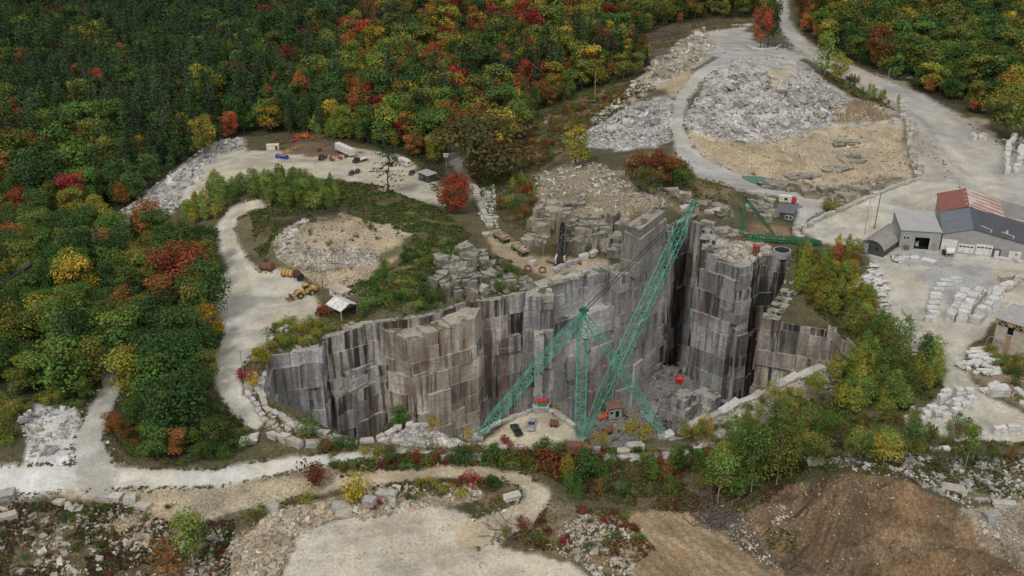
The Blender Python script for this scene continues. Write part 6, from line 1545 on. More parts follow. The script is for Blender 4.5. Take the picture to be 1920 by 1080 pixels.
def loader():
    p = G1(571, 556); root = empty("wheel_loader", p, heading(G1(585, 550), G1(555, 560))); tag(root, "big dusty yellow wheel loader with forks on the gravel turning area", "loader")
    mb = MB(); mb.prism([(-4.6, 1.3), (-.4, 1.3), (-.4, 2.9), (-3.8, 2.9), (-4.6, 2.5)], -1.15, 1.15); mb.build("engine_body", M['yellow'], root, bevel=.08)
    mb = MB(); mb.prism([(.1, 1.0), (3.0, 1.0), (3.0, 2.0), (1.6, 2.4), (.1, 2.2)], -.8, .8); mb.build("front_frame", M['yellow'], root, bevel=.06)
    mb = MB(); mb.box((-.6, 0, 3.5), (1.7, 1.8, 1.3), top=(.9, .9)); cb = mb.build("cab_windows", M['glass'], root)
    mb = MB(); mb.box((-.6, 0, 4.2), (1.9, 2.0, .18)); mb.build("cab_roof", M['yellow'], cb)
    for s in (-1, 1):
        mb = MB(); mb.beam((1.2, s * .75, 2.5), (3.6, s * .75, 1.7), .35, .5); mb.beam((3.6, s * .75, 1.7), (4.9, s * .75, .6), .35, .45); mb.build("lift_arm", M['yellow'], root)
    mb = MB(); mb.box((5.0, 0, 1.0), (.35, 3.0, 1.5))
    for y in (-1.2, -.4, .4, 1.2): mb.box((5.9, y, .3), (1.8, .28, .18))
    mb.build("forks", M['rust'], root)
    wheels(root, [(2.1, 1.35), (2.1, -1.35), (-2.4, 1.35), (-2.4, -1.35)], 1.15, .85, 'yellow')
    lights(root, .95, .7, 3.1)
    mb = MB(); mb.cyl((-2.2, .5, 2.9), (-2.2, .5, 3.9), .12, 8); mb.build("exhaust", M['black'], root)
loader()
def crawler_crane():
    p = G1(1050, 497); root = empty("crawler_crane", p, math.radians(80)); tag(root, "black lattice boom crawler crane standing on the ledge above the far wall", "crane")
    for s in (-1, 1):
        mb = MB(); mb.prism([(-2.4, 0), (2.4, 0), (2.9, .5), (2.5, 1.0), (-2.5, 1.0), (-2.9, .5)], s * 1.7 - .4, s * 1.7 + .4); mb.build("track", M['rubber'], root)
    mb = MB(); mb.box((-.6, 0, 2.1), (4.4, 2.2, 2.2)); mb.build("house", M['black'], root, bevel=.06)
    mb = MB(); mb.box((-.6, 1.35, 2.3), (3.6, .5, 2.6)); mb.build("side_panel", M['white'], root)
    mb = MB(); mb.box((.9, -1.4, 2.1), (1.6, .9, 1.9)); cb = mb.build("cab", M['cream'], root, bevel=.04)
    mb = MB(); mb.box((1.5, -1.4, 2.5), (.5, .93, .8)); mb.build("cab_window", M['glass'], cb)
    mb = MB(); lattice(mb, (1.4, 0, 1.6), (8.6, .2, 13.2), 1.6, 1.2, 2.5, 11, .3); bo = mb.build("boom", M['black'], root)
    mb = MB(); mb.beam((-2.2, .4, 3.2), (8.5, .3, 13.2), .12); mb.beam((-2.2, -.4, 3.2), (8.5, .1, 13.2), .12); mb.build("pendant", M['cable'], root)
    for px, py, qx, qy, lab in ((1025, 492, 1056, 504, "rusty steel beam lying left of the black crane"), (1068, 492, 1090, 499, "rusty steel beam lying right of the black crane")):
        a, b = G1(px, py), G1(qx, qy); mb = MB(); d = b - a
        mb.beam((0, 0, .5), d + Vector((0, 0, .5)), .15, .7); mb.beam((0, 0, .87), d + Vector((0, 0, .87)), .7, .1); mb.beam((0, 0, .13), d + Vector((0, 0, .13)), .7, .1)
        tag(mb.build("steel_beam", M['brownsteel'], None, a), lab, "beam")
    for px, py, lab in ((990, 511, "left of two rusty cable coils on the ledge edge"), (1017, 514, "right of two rusty cable coils on the ledge edge")):
        q = G1(px, py); mb = MB(); n = 14
        for ring in range(3):
            c = [Vector((math.cos(2 * math.pi * i / n) * (1.1 + .1 * ring), .28 * ring, 1.2 + math.sin(2 * math.pi * i / n) * (1.1 + .1 * ring))) for i in range(n)]
            for i in range(n): mb.beam(c[i], c[(i + 1) % n], .3)
        tag(mb.build("cable_coil", M['rust'], None, q), lab, "cable coil")
crawler_crane()
def hcyl(name, a, b, r, m, lab, cat, bands=True):
    p, q = G1(*a), G1(*b); root = empty(name, p, heading(p, q)); L_ = (q - p).length; tag(root, lab, cat)
    mb = MB(); mb.cyl((0, 0, r + .2), (L_, 0, r + .2), r, 14); mb.build("shell", M[m], root)
    for k in range(4):
        mb = MB(); x = L_ * (k + .35) / 3.7; mb.cyl((x, 0, r + .2), (x + .25, 0, r + .2), r + .12, 14); mb.build("band", M['rust'], root)
    for f in (.2, .8): mb = MB(); mb.box((L_ * f, 0, .3), (.4, r * 1.6, .6)); mb.build("cradle", M['dark'], root)
hcyl("boiler", (490, 506), (512, 508), 1.5, 'rust', "rusty banded boiler lying beside the gravel turning area", "boiler")
hcyl("tank", (529, 519), (552, 520), 1.3, 'yellow', "yellow and rust tank left of the wheel loader", "tank")
hcyl("boiler", (555, 520), (565, 530), 1.3, 'black', "black drum behind the wheel loader cab", "boiler")
hcyl("tank", (1031, 800), (1046, 802), .9, 'rust', "rust brown tank lying on the gravel parking", "tank")
def scrap(name, px, py, m, s, lab, seed, n=9):
    r = random.Random(seed); p = G1(px, py); root = empty(name, p, r.uniform(0, 3)); tag(root, lab, "machine")
    mb = MB(); mb.box((0, 0, s * .35), (s * 1.3, s * .6, s * .35), rz=.2); mb.build("frame", M[m], root)
    for k in range(n):
        a = Vector((r.uniform(-s, s), r.uniform(-s * .5, s * .5), r.uniform(.1, s * .5))); b = a + Vector((r.uniform(-s, s), r.uniform(-s * .5, s * .5), r.uniform(0, s * .7)))
        mb = MB(); mb.beam(a, b, .3, .22); mb.build("arm", M[m], root)
    for k in range(2): mb = MB(); mb.cyl((s * .5 * (k * 2 - 1), -.3, s * .3), (s * .5 * (k * 2 - 1), .3, s * .3), s * .28, 10); mb.build("wheel", M['rust'], root)
scrap("scrap_machine", 538, 288, 'yellow', 2.6, "yellow scrap machine right of the cream container", 1)
scrap("scrap_machine", 571, 258, 'orange', 3.0, "tangle of orange machine arms at the back of the lot", 2, 14)
scrap("scrap_machine", 552, 266, 'red', 2.2, "red scrap machine left of the orange tangle", 3)
scrap("scrap_machine", 531, 270, 'rust', 2.2, "rust coloured scrap machine behind the cream container", 4)
scrap("scrap_machine", 622, 301, 'rust', 2.6, "rusty plough frame right of the dark tow truck", 5)
scrap("scrap_machine", 638, 299, 'red', 2.0, "dark red farm machine under the white semitrailer nose", 6)
scrap("scrap_machine", 1140, 806, 'tanpaint', 2.0, "tan rusted compressor frame on the rim right of the derrick", 7) if False else None
scrap("scrap_machine", 588, 262, 'orange', 2.0, "small orange scrap arm right of the orange tangle", 8, 6)
scrap("scrap_machine", 600, 283, 'rust', 2.2, "rusty scrap frame above the dark tow truck", 9, 7)
scrap("scrap_machine", 553, 281, 'yellow', 2.0, "yellow plough frame right of the blue skip", 10, 6)
scrap("scrap_machine", 518, 262, 'red', 1.8, "low red scrap frame at the tree edge behind the cream container", 11, 6)
scrap("scrap_machine", 648, 296, 'black', 1.8, "black machine under the white semitrailer", 12, 6)
car("parked_car", (742,300), (736,296), M['black'], "dark car in the shade left of the camper trailer", "car", 'suv', 4.8, 1.9, 1.75)
def container(px, py, rz, d, m, lab, name="container", cat="container", openings=()):
    p = G1(px, py); root = empty(name, p, rz); tag(root, lab, cat)
    mb = MB(); mb.box((0, 0, d[2] / 2 + .1), d); mb.build("box", M[m], root, bevel=.04)
    mb = MB(); mb.box((0, 0, d[2] + .14), (d[0] + .25, d[1] + .25, .12)); mb.build("roof", M[m], root)
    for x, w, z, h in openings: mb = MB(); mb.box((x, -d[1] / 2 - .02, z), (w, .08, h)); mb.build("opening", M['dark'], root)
container(512, 281, .15, (6.2, 2.6, 2.7), 'cream', "cream metal container at the left end of the scrap yard", openings=((1.8, 1.0, 1.3, 2),))
container(1590, 469, -.25, (7, 3.2, 2.6), 'cream', "cream kiosk with dark openings left of the arched shed", name="kiosk", cat="hut", openings=((-1.6, 1.5, 1.5, 1.6), (1.8, 1.6, 1.4, 1.5)))
def dumpster():
    p = G1(529, 297); root = empty("skip", p, -.35); tag(root, "blue open skip full of scrap on the gravel plateau", "skip")
    mb = MB(); mb.box((0, 0, .15), (6, 2.4, .2))
    for s in (-1, 1): mb.box((0, s * 1.15, .9), (6, .12, 1.6)); mb.box((s * 2.95, 0, .9), (.12, 2.3, 1.6))
    mb.build("shell", M['blue'], root); mb = MB(); mb.box((0, 0, 1.0), (5.6, 2.1, 1.2), top=(.8, .6)); mb.build("scrap_load", M['tanpaint'], root)
dumpster()
def hut(corner, left, right, hz, wallm, roofm, lab, name="shed", over=.4, slope=.0, win=(), door=None, cat="shed"):
    """box hut from three ground points: front corner, left end, right end"""
    c, l, r_ = G1(*corner), G1(*left), G1(*right); z0 = min(c.z, l.z, r_.z)
    c.z = z0; ang = heading(l, c); root = empty(name, c, ang); tag(root, lab, cat)
    L_ = (Vector((c.x, c.y)) - Vector((l.x, l.y))).length; D_ = (Vector((c.x, c.y)) - Vector((r_.x, r_.y))).length
    mb = MB(); v = [(-L_, 0, -.8), (0, 0, -.8), (0, D_, -.8), (-L_, D_, -.8), (-L_, 0, hz), (0, 0, hz), (0, D_, hz + slope), (-L_, D_, hz + slope)]
    mb.add(v, [(3, 2, 1, 0), (4, 5, 6, 7), (0, 1, 5, 4), (1, 2, 6, 5), (2, 3, 7, 6), (3, 0, 4, 7)]); mb.build("wall", M[wallm], root)
    mb = MB(); a = over; s = slope / D_
    top = [(-L_ - a, -a, hz - a * s + .05), (a, -a, hz - a * s + .05), (a, D_ + a, hz + slope + a * s + .05), (-L_ - a, D_ + a, hz + slope + a * s + .05)]
    mb.add(top + [(x, y, z + .2) for x, y, z in top], [(3, 2, 1, 0), (4, 5, 6, 7), (0, 1, 5, 4), (1, 2, 6, 5), (2, 3, 7, 6), (3, 0, 4, 7)]); mb.build("roof", M[roofm], root)
    for side, f, w, z, h in win:
        if side == 'f': pos, d = (-L_ * (1 - f), -.05, z), (w, .1, h)
        else: pos, d = (.05, D_ * f, z), (.1, w, h)
        mb = MB(); mb.box(pos, d); wd = mb.build("window", M['white'], root)
        for k in (-1, 1):
            q = (pos[0] + (k * w * .24 if side == 'f' else .03), pos[1] + (-.03 if side == 'f' else k * w * .24), z)
            mb = MB(); mb.box(q, (w * .38, .1, h * .76) if side == 'f' else (.1, w * .38, h * .76)); mb.build("pane", M['glass'], wd)
    if door:
        side, f, w, h, m = door
        mb = MB(); mb.box((-L_ * (1 - f), -.06, h / 2) if side == 'f' else (.06, D_ * f, h / 2), (w, .1, h) if side == 'f' else (.1, w, h)); mb.build("door", M[m], root)
    return root
hut((1486, 420), (1454, 411), (1514, 411), 4.2, 'shed', 'tar', "dark weathered shed with white framed windows above the old derrick", slope=.5, win=(('f', .74, 3.0, 2.5, 1.7), ('r', .18, 1.6, 2.5, 1.6)), door=('r', .72, 1.1, 2.1, 'wood'))
hut((803, 344), (785, 338), (811, 338), 3.8, 'shed', 'bgrey', "weathered grey roadside shed with a pale flat roof beside the camper", slope=.2, door=('f', .62, 1.2, 2.6, 'dark'), win=(('f', .25, 1.0, 2.2, .9),))
def office():
    hut((641, 562), (618, 554), (661, 556), 2.7, 'white', 'palerust', "white site office trailer with a rust streaked roof", name="office_trailer", slope=.1, win=(('r', .25, 1.2, 1.7, .9), ('r', .8, 1.2, 1.7, .9), ('f', .5, 1.4, 1.7, .9)), door=('r', .52, .9, 2.0, 'cream'), cat="office")
    p = G1(643, 590); root = empty("open_shelter", p, -.75); root.scale = (1.2, 1.2, 1.1); tag(root, "open shelter with a white gable roof on posts at the pit edge", "shelter")
    mb = MB()
    for s in (-1, 1): mb.add([(-3.4, 0, 4.7), (3.4, 0, 4.7), (3.4, s * 3.2, 3.1), (-3.4, s * 3.2, 3.1), (-3.4, 0, 4.85), (3.4, 0, 4.85), (3.4, s * 3.2, 3.25), (-3.4, s * 3.2, 3.25)], [(0, 1, 2, 3), (7, 6, 5, 4), (2, 3, 7, 6), (0, 4, 5, 1), (1, 5, 6, 2), (0, 3, 7, 4)])
    mb.build("roof", M['white'], root)
    for x in (-3, 3):
        for y in (-2.8, 2.8): mb = MB(); mb.box((x, y, 1.2), (.25, .25, 4.4)); mb.build("post", M['palewood'], root)
    mb = MB(); mb.box((0, 2.9, 1.5), (6, .12, 3)); mb.build("back_wall", M['shed'], root)
    mb = MB(); mb.add([(3.2, -3, 3.2), (3.2, 3, 3.2), (3.2, 0, 4.65), (3.05, -3, 3.2), (3.05, 3, 3.2), (3.05, 0, 4.65)], [(0, 1, 2), (5, 4, 3), (0, 3, 4, 1), (1, 4, 5, 2), (2, 5, 3, 0)]); mb.build("gable_wall", M['shed'], root)
office()
def fuel_truck():
    p = G1(1474, 382); root = empty("box_truck", p, -.25); tag(root, "cream box truck with a red end tank behind the dark shed", "truck")
    mb = MB(); mb.box((-.5, 0, 2.1), (5.2, 2.4, 2.5)); mb.build("body", M['cream'], root, bevel=.05)
    mb = MB(); mb.box((-.5, 0, 3.42), (5.4, 2.6, .12)); mb.build("roof", M['white'], root)
    mb = MB(); mb.cyl((3.0, -1.2, 1.9), (3.0, 1.2, 1.9), 1.15, 12); mb.build("tank", M['red'], root)
    mb = MB(); mb.box((-.3, -1.22, 2.3), (1.3, .06, 1.1)); mb.build("window", M['glass'], root)
    wheels(root, [(1.6, 1.0), (1.6, -1.0), (-2.0, 1.0), (-2.0, -1.0)], .5, .35)
fuel_truck()

# ------------------------------------------------------------------ buildings of the stone yard
def drive_shed():
    A, B = U1(1685, 464, 0), U1(1760, 468.7, 0); L_ = (B - A).length; root = empty("drive_shed", A, heading(A, B)); tag(root, "light grey flat roofed shed with a dark drive-in opening", "shed")
    H, D_ = 7.3, 18.0; x0, x1, zo = L_ * .35, L_ * .75, 4.7
    mb = MB(); t = .3
    mb.box((x0 / 2, t / 2, H / 2 - .5), (x0, t, H + 1)); mb.box(((x1 + L_) / 2, t / 2, H / 2 - .5), (L_ - x1, t, H + 1)); mb.box(((x0 + x1) / 2, t / 2, (zo + H) / 2), (x1 - x0, t, H - zo))
    mb.box((t / 2, D_ / 2 + t / 2, H / 2 - .5), (t, D_ - t, H + 1)); mb.box((L_ - t / 2, D_ / 2 + t / 2, H / 2 - .5), (t, D_ - t, H + 1)); mb.box((L_ / 2, D_ + t / 2 + .01, H / 2), (L_, t, H + 2)); mb.build("wall", M['wallgrey'], root)
    mb = MB(); a = .4; tp = [(-a, -a, H + .02), (L_ + .1, -a, H + .02), (L_ + .1, D_ + a, H + 1.5), (-a, D_ + a, H + 1.5)]
    mb.add(tp + [(x, y, z + .25) for x, y, z in tp], [(3, 2, 1, 0), (4, 5, 6, 7), (0, 1, 5, 4), (1, 2, 6, 5), (2, 3, 7, 6), (3, 0, 4, 7)]); mb.build("roof", M['bgrey'], root)
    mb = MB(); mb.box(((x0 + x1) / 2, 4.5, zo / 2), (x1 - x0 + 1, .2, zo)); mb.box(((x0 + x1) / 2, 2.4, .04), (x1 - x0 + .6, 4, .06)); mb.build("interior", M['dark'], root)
    mb = MB(); mb.box((L_ * .15, -.03, 4.4), (L_ * .16, .1, 1.2)); w = mb.build("window", M['white'], root)
    for k in (-1, 1): mb = MB(); mb.box((L_ * (.15 + .04 * k), -.09, 4.4), (L_ * .065, .06, .95)); mb.build("pane", M['glass'], w)
    mb = MB(); mb.box((L_ * .86, -.04, 1.25), (1.3, .1, 2.5)); mb.build("door", M['tanpaint'], root)
    for s, x in ((-1, x0), (1, x1)): mb = MB(); mb.box((x, -.06, zo / 2), (.35, .14, zo)); mb.build("door_post", M['palerust'], root)
    mb = MB(); mb.box((L_ * .18, -1.0, .7), (1.8, 1.2, 1.4)); o = mb.build("crate", M['brownsteel'], None, A, heading(A, B)); tag(o, "brown crate under the window of the grey drive-in shed", "crate")
    q = empty("water_tank", A + Vector((x0 + x1, 0, 0)) * .5 + Vector((-.6, 2.2, 0))); tag(q, "white tank just inside the drive-in opening", "tank"); mb = MB(); mb.cyl((0, 0, 0), (0, 0, 1.9), .9, 12); mb.build("shell", M['white'], q); mb = MB(); mb.cyl((0, 0, 1.9), (0, 0, 2.1), .4, 10); mb.build("cap", M['blue'], q)
drive_shed()
def long_building():
    A, B = U1(1760.5, 468.9, 0), U1(1912, 486.6, 0); d = (B - A); L0 = d.length; rz = heading(A, B); root = empty("long_building", A + Vector((.35, 0, 0)), rz); tag(root, "long gabled workshop, dark slate roof in front and rusted roof behind", "building")
    LR = L0 * 1.45; xr = L0 * .36; HL, HR, HE = 7.0, 10.2, 4.2; D1, D2 = 24.0, 46.0
    HRt = HR - (HR - HE) * 0
    def slab(pts, m, nm, th=.22):
        mb = MB(); mb.add(list(pts) + [(x, y, z + th) for x, y, z in pts], [(3, 2, 1, 0), (4, 5, 6, 7), (0, 1, 5, 4), (1, 2, 6, 5), (2, 3, 7, 6), (3, 0, 4, 7)]); return mb.build(nm, M[m], root)
    mb = MB(); prof = [(0, -1), (LR, -1), (LR, HE), (xr, HR), (0, HL)]
    mb.prism(prof, 0, .3); mb.prism(prof, D2 - .3, D2); mb.box((.15, D2 / 2, HL / 2 - .5), (.3, D2 - .62, HL + 1)); mb.box((LR - .15, D1 / 2, HE / 2 - .5), (.3, D1, HE + 1)); mb.build("wall", M['wallgrey'], root)
    slab([(-.4, -.5, HL - .1), (xr, -.5, HR), (xr, D1, HR), (-.4, D1, HL - .1)], 'blueroof', "roof")
    slab([(xr + .02, -.5, HR), (LR + .4, -.5, HE - .1), (LR + .4, D1, HE - .1), (xr + .02, D1, HR)], 'darkroof', "roof")
    xe = L0 * .85; sl = (HR - HE) / (LR - xr)
    slab([(-.5, D1 + .02, HL + .1), (xr, D1 + .02, HR + .5), (xr, D2 + .5, HR + .5), (-.5, D2 + .5, HL + .1)], 'rustroof', "roof")
    rr = slab([(xr + .02, D1 + .02, HR + .5), (xe, D1 + .02, 6.6), (xe, D2 + .5, 6.6), (xr + .02, D2 + .5, HR + .5)], 'palerust', "roof")
    for k in range(5):
        y = D1 + 1.2 + k * 4.4; x_ = xr + (xe - xr) * (.0 if k == 0 else .12 * (k % 3)); z = HR + .74 - (HR + .5 - 6.6) * (x_ - xr) / (xe - xr)
        mb = MB(); mb.add([(x_, y, z), (xe, y, 6.85), (xe, y + .9, 6.85), (x_, y + .9, z), (x_, y, z + .03), (xe, y, 6.88), (xe, y + .9, 6.88), (x_, y + .9, z + .03)], [(4, 5, 6, 7), (0, 1, 5, 4), (1, 2, 6, 5), (2, 3, 7, 6), (3, 0, 4, 7), (3, 2, 1, 0)]); mb.build("rusted_sheet", M['rustroof'], rr)
    for k in range(4):
        y = D1 + 3 + k * 4.8; za = HL + .4 + (HR - HL) * .62 + .13; zb = HR + .77 - .1
        mb = MB(); mb.add([(xr * .66, y, za), (xr * .97, y, zb), (xr * .97, y + .8, zb), (xr * .66, y + .8, za), (xr * .66, y, za + .03), (xr * .97, y, zb + .03), (xr * .97, y + .8, zb + .03), (xr * .66, y + .8, za + .03)], [(4, 5, 6, 7), (0, 1, 5, 4), (1, 2, 6, 5), (2, 3, 7, 6), (3, 0, 4, 7), (3, 2, 1, 0)]); mb.build("skylight", M['palerust'], root)
    mb = MB(); mb.box((xe - .2, (D1 + D2) / 2, 3.2), (.3, D2 - D1 - .4, 6.6)); mb.build("side_wall", M['wallgrey'], root)
    mb = MB(); mb.cyl((xr, D1 + .3, HR + .2), (xr, D1 + .3, HR + 1.8), .25, 8); mb.build("flue", M['white'], root)
    for f0, f1, h, z0, nm, win in ((.005, .20, 4.6, .3, "sliding_door", 0), (.215, .42, 3.7, .0, "garage_door", 1), (.435, .64, 4.3, .0, "garage_door", 1), (.845, .99, 3.0, .0, "garage_door", 0)):
        mb = MB(); mb.box((L0 * (f0 + f1) / 2, -.06, z0 + h / 2), (L0 * (f1 - f0), .14, h)); dr = mb.build(nm, M['white'], root, bevel=.02)
        if win:
            for k in range(4): mb = MB(); mb.box((L0 * (f0 + (f1 - f0) * (.16 + .226 * k)), -.15, h * .72), (L0 * (f1 - f0) * .17, .06, .55)); mb.build("pane", M['glass'], dr)
        else: mb = MB(); mb.box((L0 * (f0 + (f1 - f0) * (.6 if nm == 'garage_door' else .8)), -.15, h * .62 if nm == 'garage_door' else 1.4), (L0 * (f1 - f0) * .18, .06, .5)); mb.build("pane", M['glass'], dr)
    mb = MB(); mb.box((L0 * .69, -.25, 1.6), (2.9, .5, 3.2)); pr = mb.build("porch", M['shed'], root); mb = MB(); mb.box((L0 * .695, -.55, 1.4), (1.6, .1, 2.6)); mb.build("door", M['white'], pr)
    # pipes lying on the slate slope
    mb = MB()
    def R(x, y): return Vector((x, y, HR - (HR - HE) * (x - xr) / (LR - xr) + .45))
    for a, b in (((.46, 5), (.60, 3)), ((.60, 3), (.57, -.2)), ((.73, 4.5), (.88, 3)), ((.88, 3), (.85, -.2)), ((.79, 5.5), (.79, 3.4))): mb.beam(R(L0 * a[0], a[1]), R(L0 * b[0], b[1]), .2)
    mb.build("roof_pipe", M['white'], root)
    mb = MB(); q = R(L0 * .79, 4.2); mb.cyl(q, q + Vector((0, 0, 1.1)), .4, 10); mb.build("vent", M['white'], root)
long_building()
def small_tank():
    p = G1(1779, 480); root = empty("tank_trailer", p, -.15); tag(root, "round white tank trailer in front of the sliding door", "trailer")
    mb = MB(); mb.cyl((-1.5, 0, 1.9), (1.5, 0, 1.9), 1.35, 16); mb.build("tank", M['white'], root)
    mb = MB(); mb.box((-.3, 0, .75), (4.6, 1.4, .3)); mb.box((-2.2, 0, 1.5), (.8, 1.6, 1.4)); mb.build("chassis", M['dark'], root)
    wheels(root, [(.8, 1.1), (.8, -1.1), (-1.2, 1.1), (-1.2, -1.1)], .5, .35)
    for px, py, lab in ((1706, 470, None),): pass
small_tank()
def arched_shed():
    a, b = U1(1634, 475, 0), U1(1671, 449, 0); root = empty("arched_shed", a, heading(a, b)); tag(root, "arched sheet roof shed with a pale blue front door", "shed")
    L_ = (b - a).length + 4; w = 4.6; prof = [(-w, 0), (w, 0), (w, 2.2), (w * .78, 4.0), (w * .4, 5.1), (0, 5.4), (-w * .4, 5.1), (-w * .78, 4.0), (-w, 2.2)]
    mb = MB(); n = len(prof); v = [(0, y, z) for y, z in prof] + [(L_, y, z) for y, z in prof]
    mb.add([(x, y, z - .6 if z == 0 else z) for x, y, z in v], [tuple(range(n)), tuple(range(n, 2 * n))[::-1]] + [(i, n + i, n + (i + 1) % n, (i + 1) % n) for i in (0, 1, 8)]); mb.build("wall", M['shed'], root)
    up = prof[2:]; k = len(up); v = [(x, y * 1.03, z + .05) for x in (-.5, L_ + .4) for y, z in up] + [(x, y * 1.07, z + .25) for x in (-.5, L_ + .4) for y, z in up]
    fs = []
    for i in range(k - 1): fs += [(i, i + 1, k + i + 1, k + i), (2 * k + i, 3 * k + i, 3 * k + i + 1, 2 * k + i + 1), (i, 2 * k + i, 2 * k + i + 1, i + 1), (k + i, k + i + 1, 3 * k + i + 1, 3 * k + i)]
    mb = MB(); mb.add(v, fs); mb.build("roof", M['quonset'], root)
    mb = MB(); mb.box((-.9, 2.2, 2.3), (1.4, 2.6, 4.8)); pr = mb.build("porch", M['shed'], root); mb = MB(); mb.box((-1.65, 2.2, 2.1), (.1, 2.3, 4.2)); dd = mb.build("door", M['steel'], pr)
    mb = MB(); mb.box((-.06, -1.8, 2.4), (.1, 1.4, 1.2)); mb.build("window", M['glass'], root)
arched_shed()
def beige_building():
    A, B = U1(1858, 655, 0), U1(1914, 674, 0); d = B - A; L_ = d.length; root = empty("powerhouse", A, heading(A, B)); tag(root, "beige concrete building with an ochre fascia and grey flat roof at the right edge", "building")
    H = top_height(A, 603); D_ = 13.0
    x0, x1 = L_ * .38, L_ * .58; z0, z1 = H * .68, H - .5
    mb = MB(); mb.box((x0 / 2, .2, H / 2 - .5), (x0, .4, H + 1)); mb.box(((x1 + L_) / 2, .2, H / 2 - .5), (L_ - x1, .4, H + 1)); mb.box(((x0 + x1) / 2, .2, z0 / 2 - .5), (x1 - x0, .4, z0 + 1)); mb.box(((x0 + x1) / 2, .2, (z1 + H) / 2), (x1 - x0, .4, H - z1))
    mb.box((L_ - .2, D_ / 2 + .2, H / 2 - .5), (.4, D_ - .4, H + 1)); mb.box((.2, D_ / 2 + .2, H / 2 - .5), (.4, D_ - .4, H + 1)); mb.box((L_ / 2, D_ + .21, H / 2 - .5), (L_, .4, H + 1)); mb.build("wall", M['render'], root)
    mb = MB(); mb.box((L_ / 2, D_ / 2, H + 1.3), (L_ + 1.4, D_ + 1.4, .35)); mb.build("roof", M['concrete'], root)
    mb = MB(); mb.box((L_ / 2, -.22, H + .35), (L_ + .9, .36, 1.5)); mb.box((L_ + .22, D_ / 2, H + .35), (.36, D_ + .5, 1.5)); mb.build("fascia", M['ochre'], root)
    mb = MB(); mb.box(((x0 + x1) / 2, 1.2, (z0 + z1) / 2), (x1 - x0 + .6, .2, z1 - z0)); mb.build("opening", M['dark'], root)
    for c_ in (.22, .70):
        mb = MB(); pts = [(L_ * c_ + 1.5 * math.cos(math.pi * i / 8), H - .35 + 1.3 * math.sin(math.pi * i / 8)) for i in range(9)]
        mb.prism(pts, -.46, -.41); f = mb.build("arched_window", M['dark'], root)
        for i in (2, 4, 6): mb = MB(); mb.beam((L_ * c_, -.5, H - .35), (pts[i][0], -.5, pts[i][1]), .1); mb.build("mullion", M['cream'], f)
    for k in range(2):
        mb = MB(); n = 12; x_, w_ = .2 + k * 2.0, 1.6
        pts = [Vector((x_ - w_, -.9 - .4 * k, 0))] + [Vector((x_ - w_ * math.cos(math.pi * i / n), -.9 - .4 * k, 3.4 + 1.5 * math.sin(math.pi * i / n))) for i in range(n + 1)] + [Vector((x_ + w_, -.9 - .4 * k, 0))]
        for i in range(len(pts) - 1): mb.beam(pts[i], pts[i + 1], .16)
        mb.build("hooped_pipe", M['palewood'], root)
    mb = MB(); mb.box(((x0 + x1) / 2, -.03, z0 / 2), (x1 - x0 - .4, .08, z0 * .96)); mb.build("rust_stained_panel", M['tanpaint'], root)
beige_building()

# ------------------------------------------------------------------ poles, signs
def pole(px, py, top, lab, m='wood', arm=0, extra=None, r=.17, name="utility_pole", lean=0):
    p = G1(px, py); h = max(3, top_height(p, top)); root = empty(name, p); tag(root, lab, "pole")
    mb = MB(); mb.cyl((0, 0, -.4), (lean, 0, h), r, 8, r * .7); mb.build("shaft", M[m], root)
    if arm: mb = MB(); mb.box((lean, 0, h - .5), (arm, .16, .18)); mb.build("crossarm", M[m], root)
    if extra == 'trafo':
        for k in (-1, 0, 1): mb = MB(); mb.cyl((lean * .8 + k * .95, -.4, h * .68), (lean * .8 + k * .95, -.4, h * .68 + 1.5), .4, 10); mb.build("transformer", M['white'], root)
    if extra == 'platform':
        mb = MB(); mb.box((0, 0, h - .2), (2.6, 1.0, .25)); mb.build("platform", M['white'], root)
        for k in (-1, 1): mb = MB(); mb.cyl((k * .6, 0, h - 1.7), (k * .6, 0, h - .4), .45, 10); mb.build("transformer", M['white'], root)
    if extra == 'lamp': mb = MB(); mb.box((.5, 0, h), (1.1, .3, .15)); mb.build("lamp_head", M['steel'], root)
pole(406, 482, 432, "brown wooden pole at the inside bend of the winding road")
pole(458, 718, 656, "pole with a crossarm at the left rim of the pit", 'palewood', 2.4)
pole(609, 580, 514, "dark wooden pole between the loader and the office trailer", 'wood')
pole(1115, 186, 130, "pale bare pole on the cleared hillside", 'palewood')
pole(1661, 175, 128, "metal lamp pole beside the upper yard road", 'palewood', 0, 'lamp')
pole(1914, 246, 190, "pale pole with a crossarm at the right edge by the wood", 'palewood', 2.6)
pole(837, 318, 288, "pole carrying a white transformer platform beside the paved track", 'palewood', 0, 'platform')
pole(1620, 440, 368, "pale pole with three white transformers behind the arched shed", 'palewood', 2.6, 'trafo', lean=.5)
pole(1639, 430, 360, "tall dark pole right of the transformer pole", 'wood', 0, None, .24, lean=.4)
pole(1018, 482, 454, "thin pale pole beside the dump truck nearest the crane", 'palewood', 0, None, .1)
p = G1(1692, 196); sg = empty("road_sign", p, .1); tag(sg, "small blank white board beside the yard road", "sign")
mb = MB(); mb.box((0, 0, 1.7), (1.8, .08, 1.2)); mb.build("panel", M['white'], sg)
for s in (-.7, .7): mb = MB(); mb.box((s, 0, .8), (.1, .07, 1.9)); mb.build("post", M['wood'], sg)

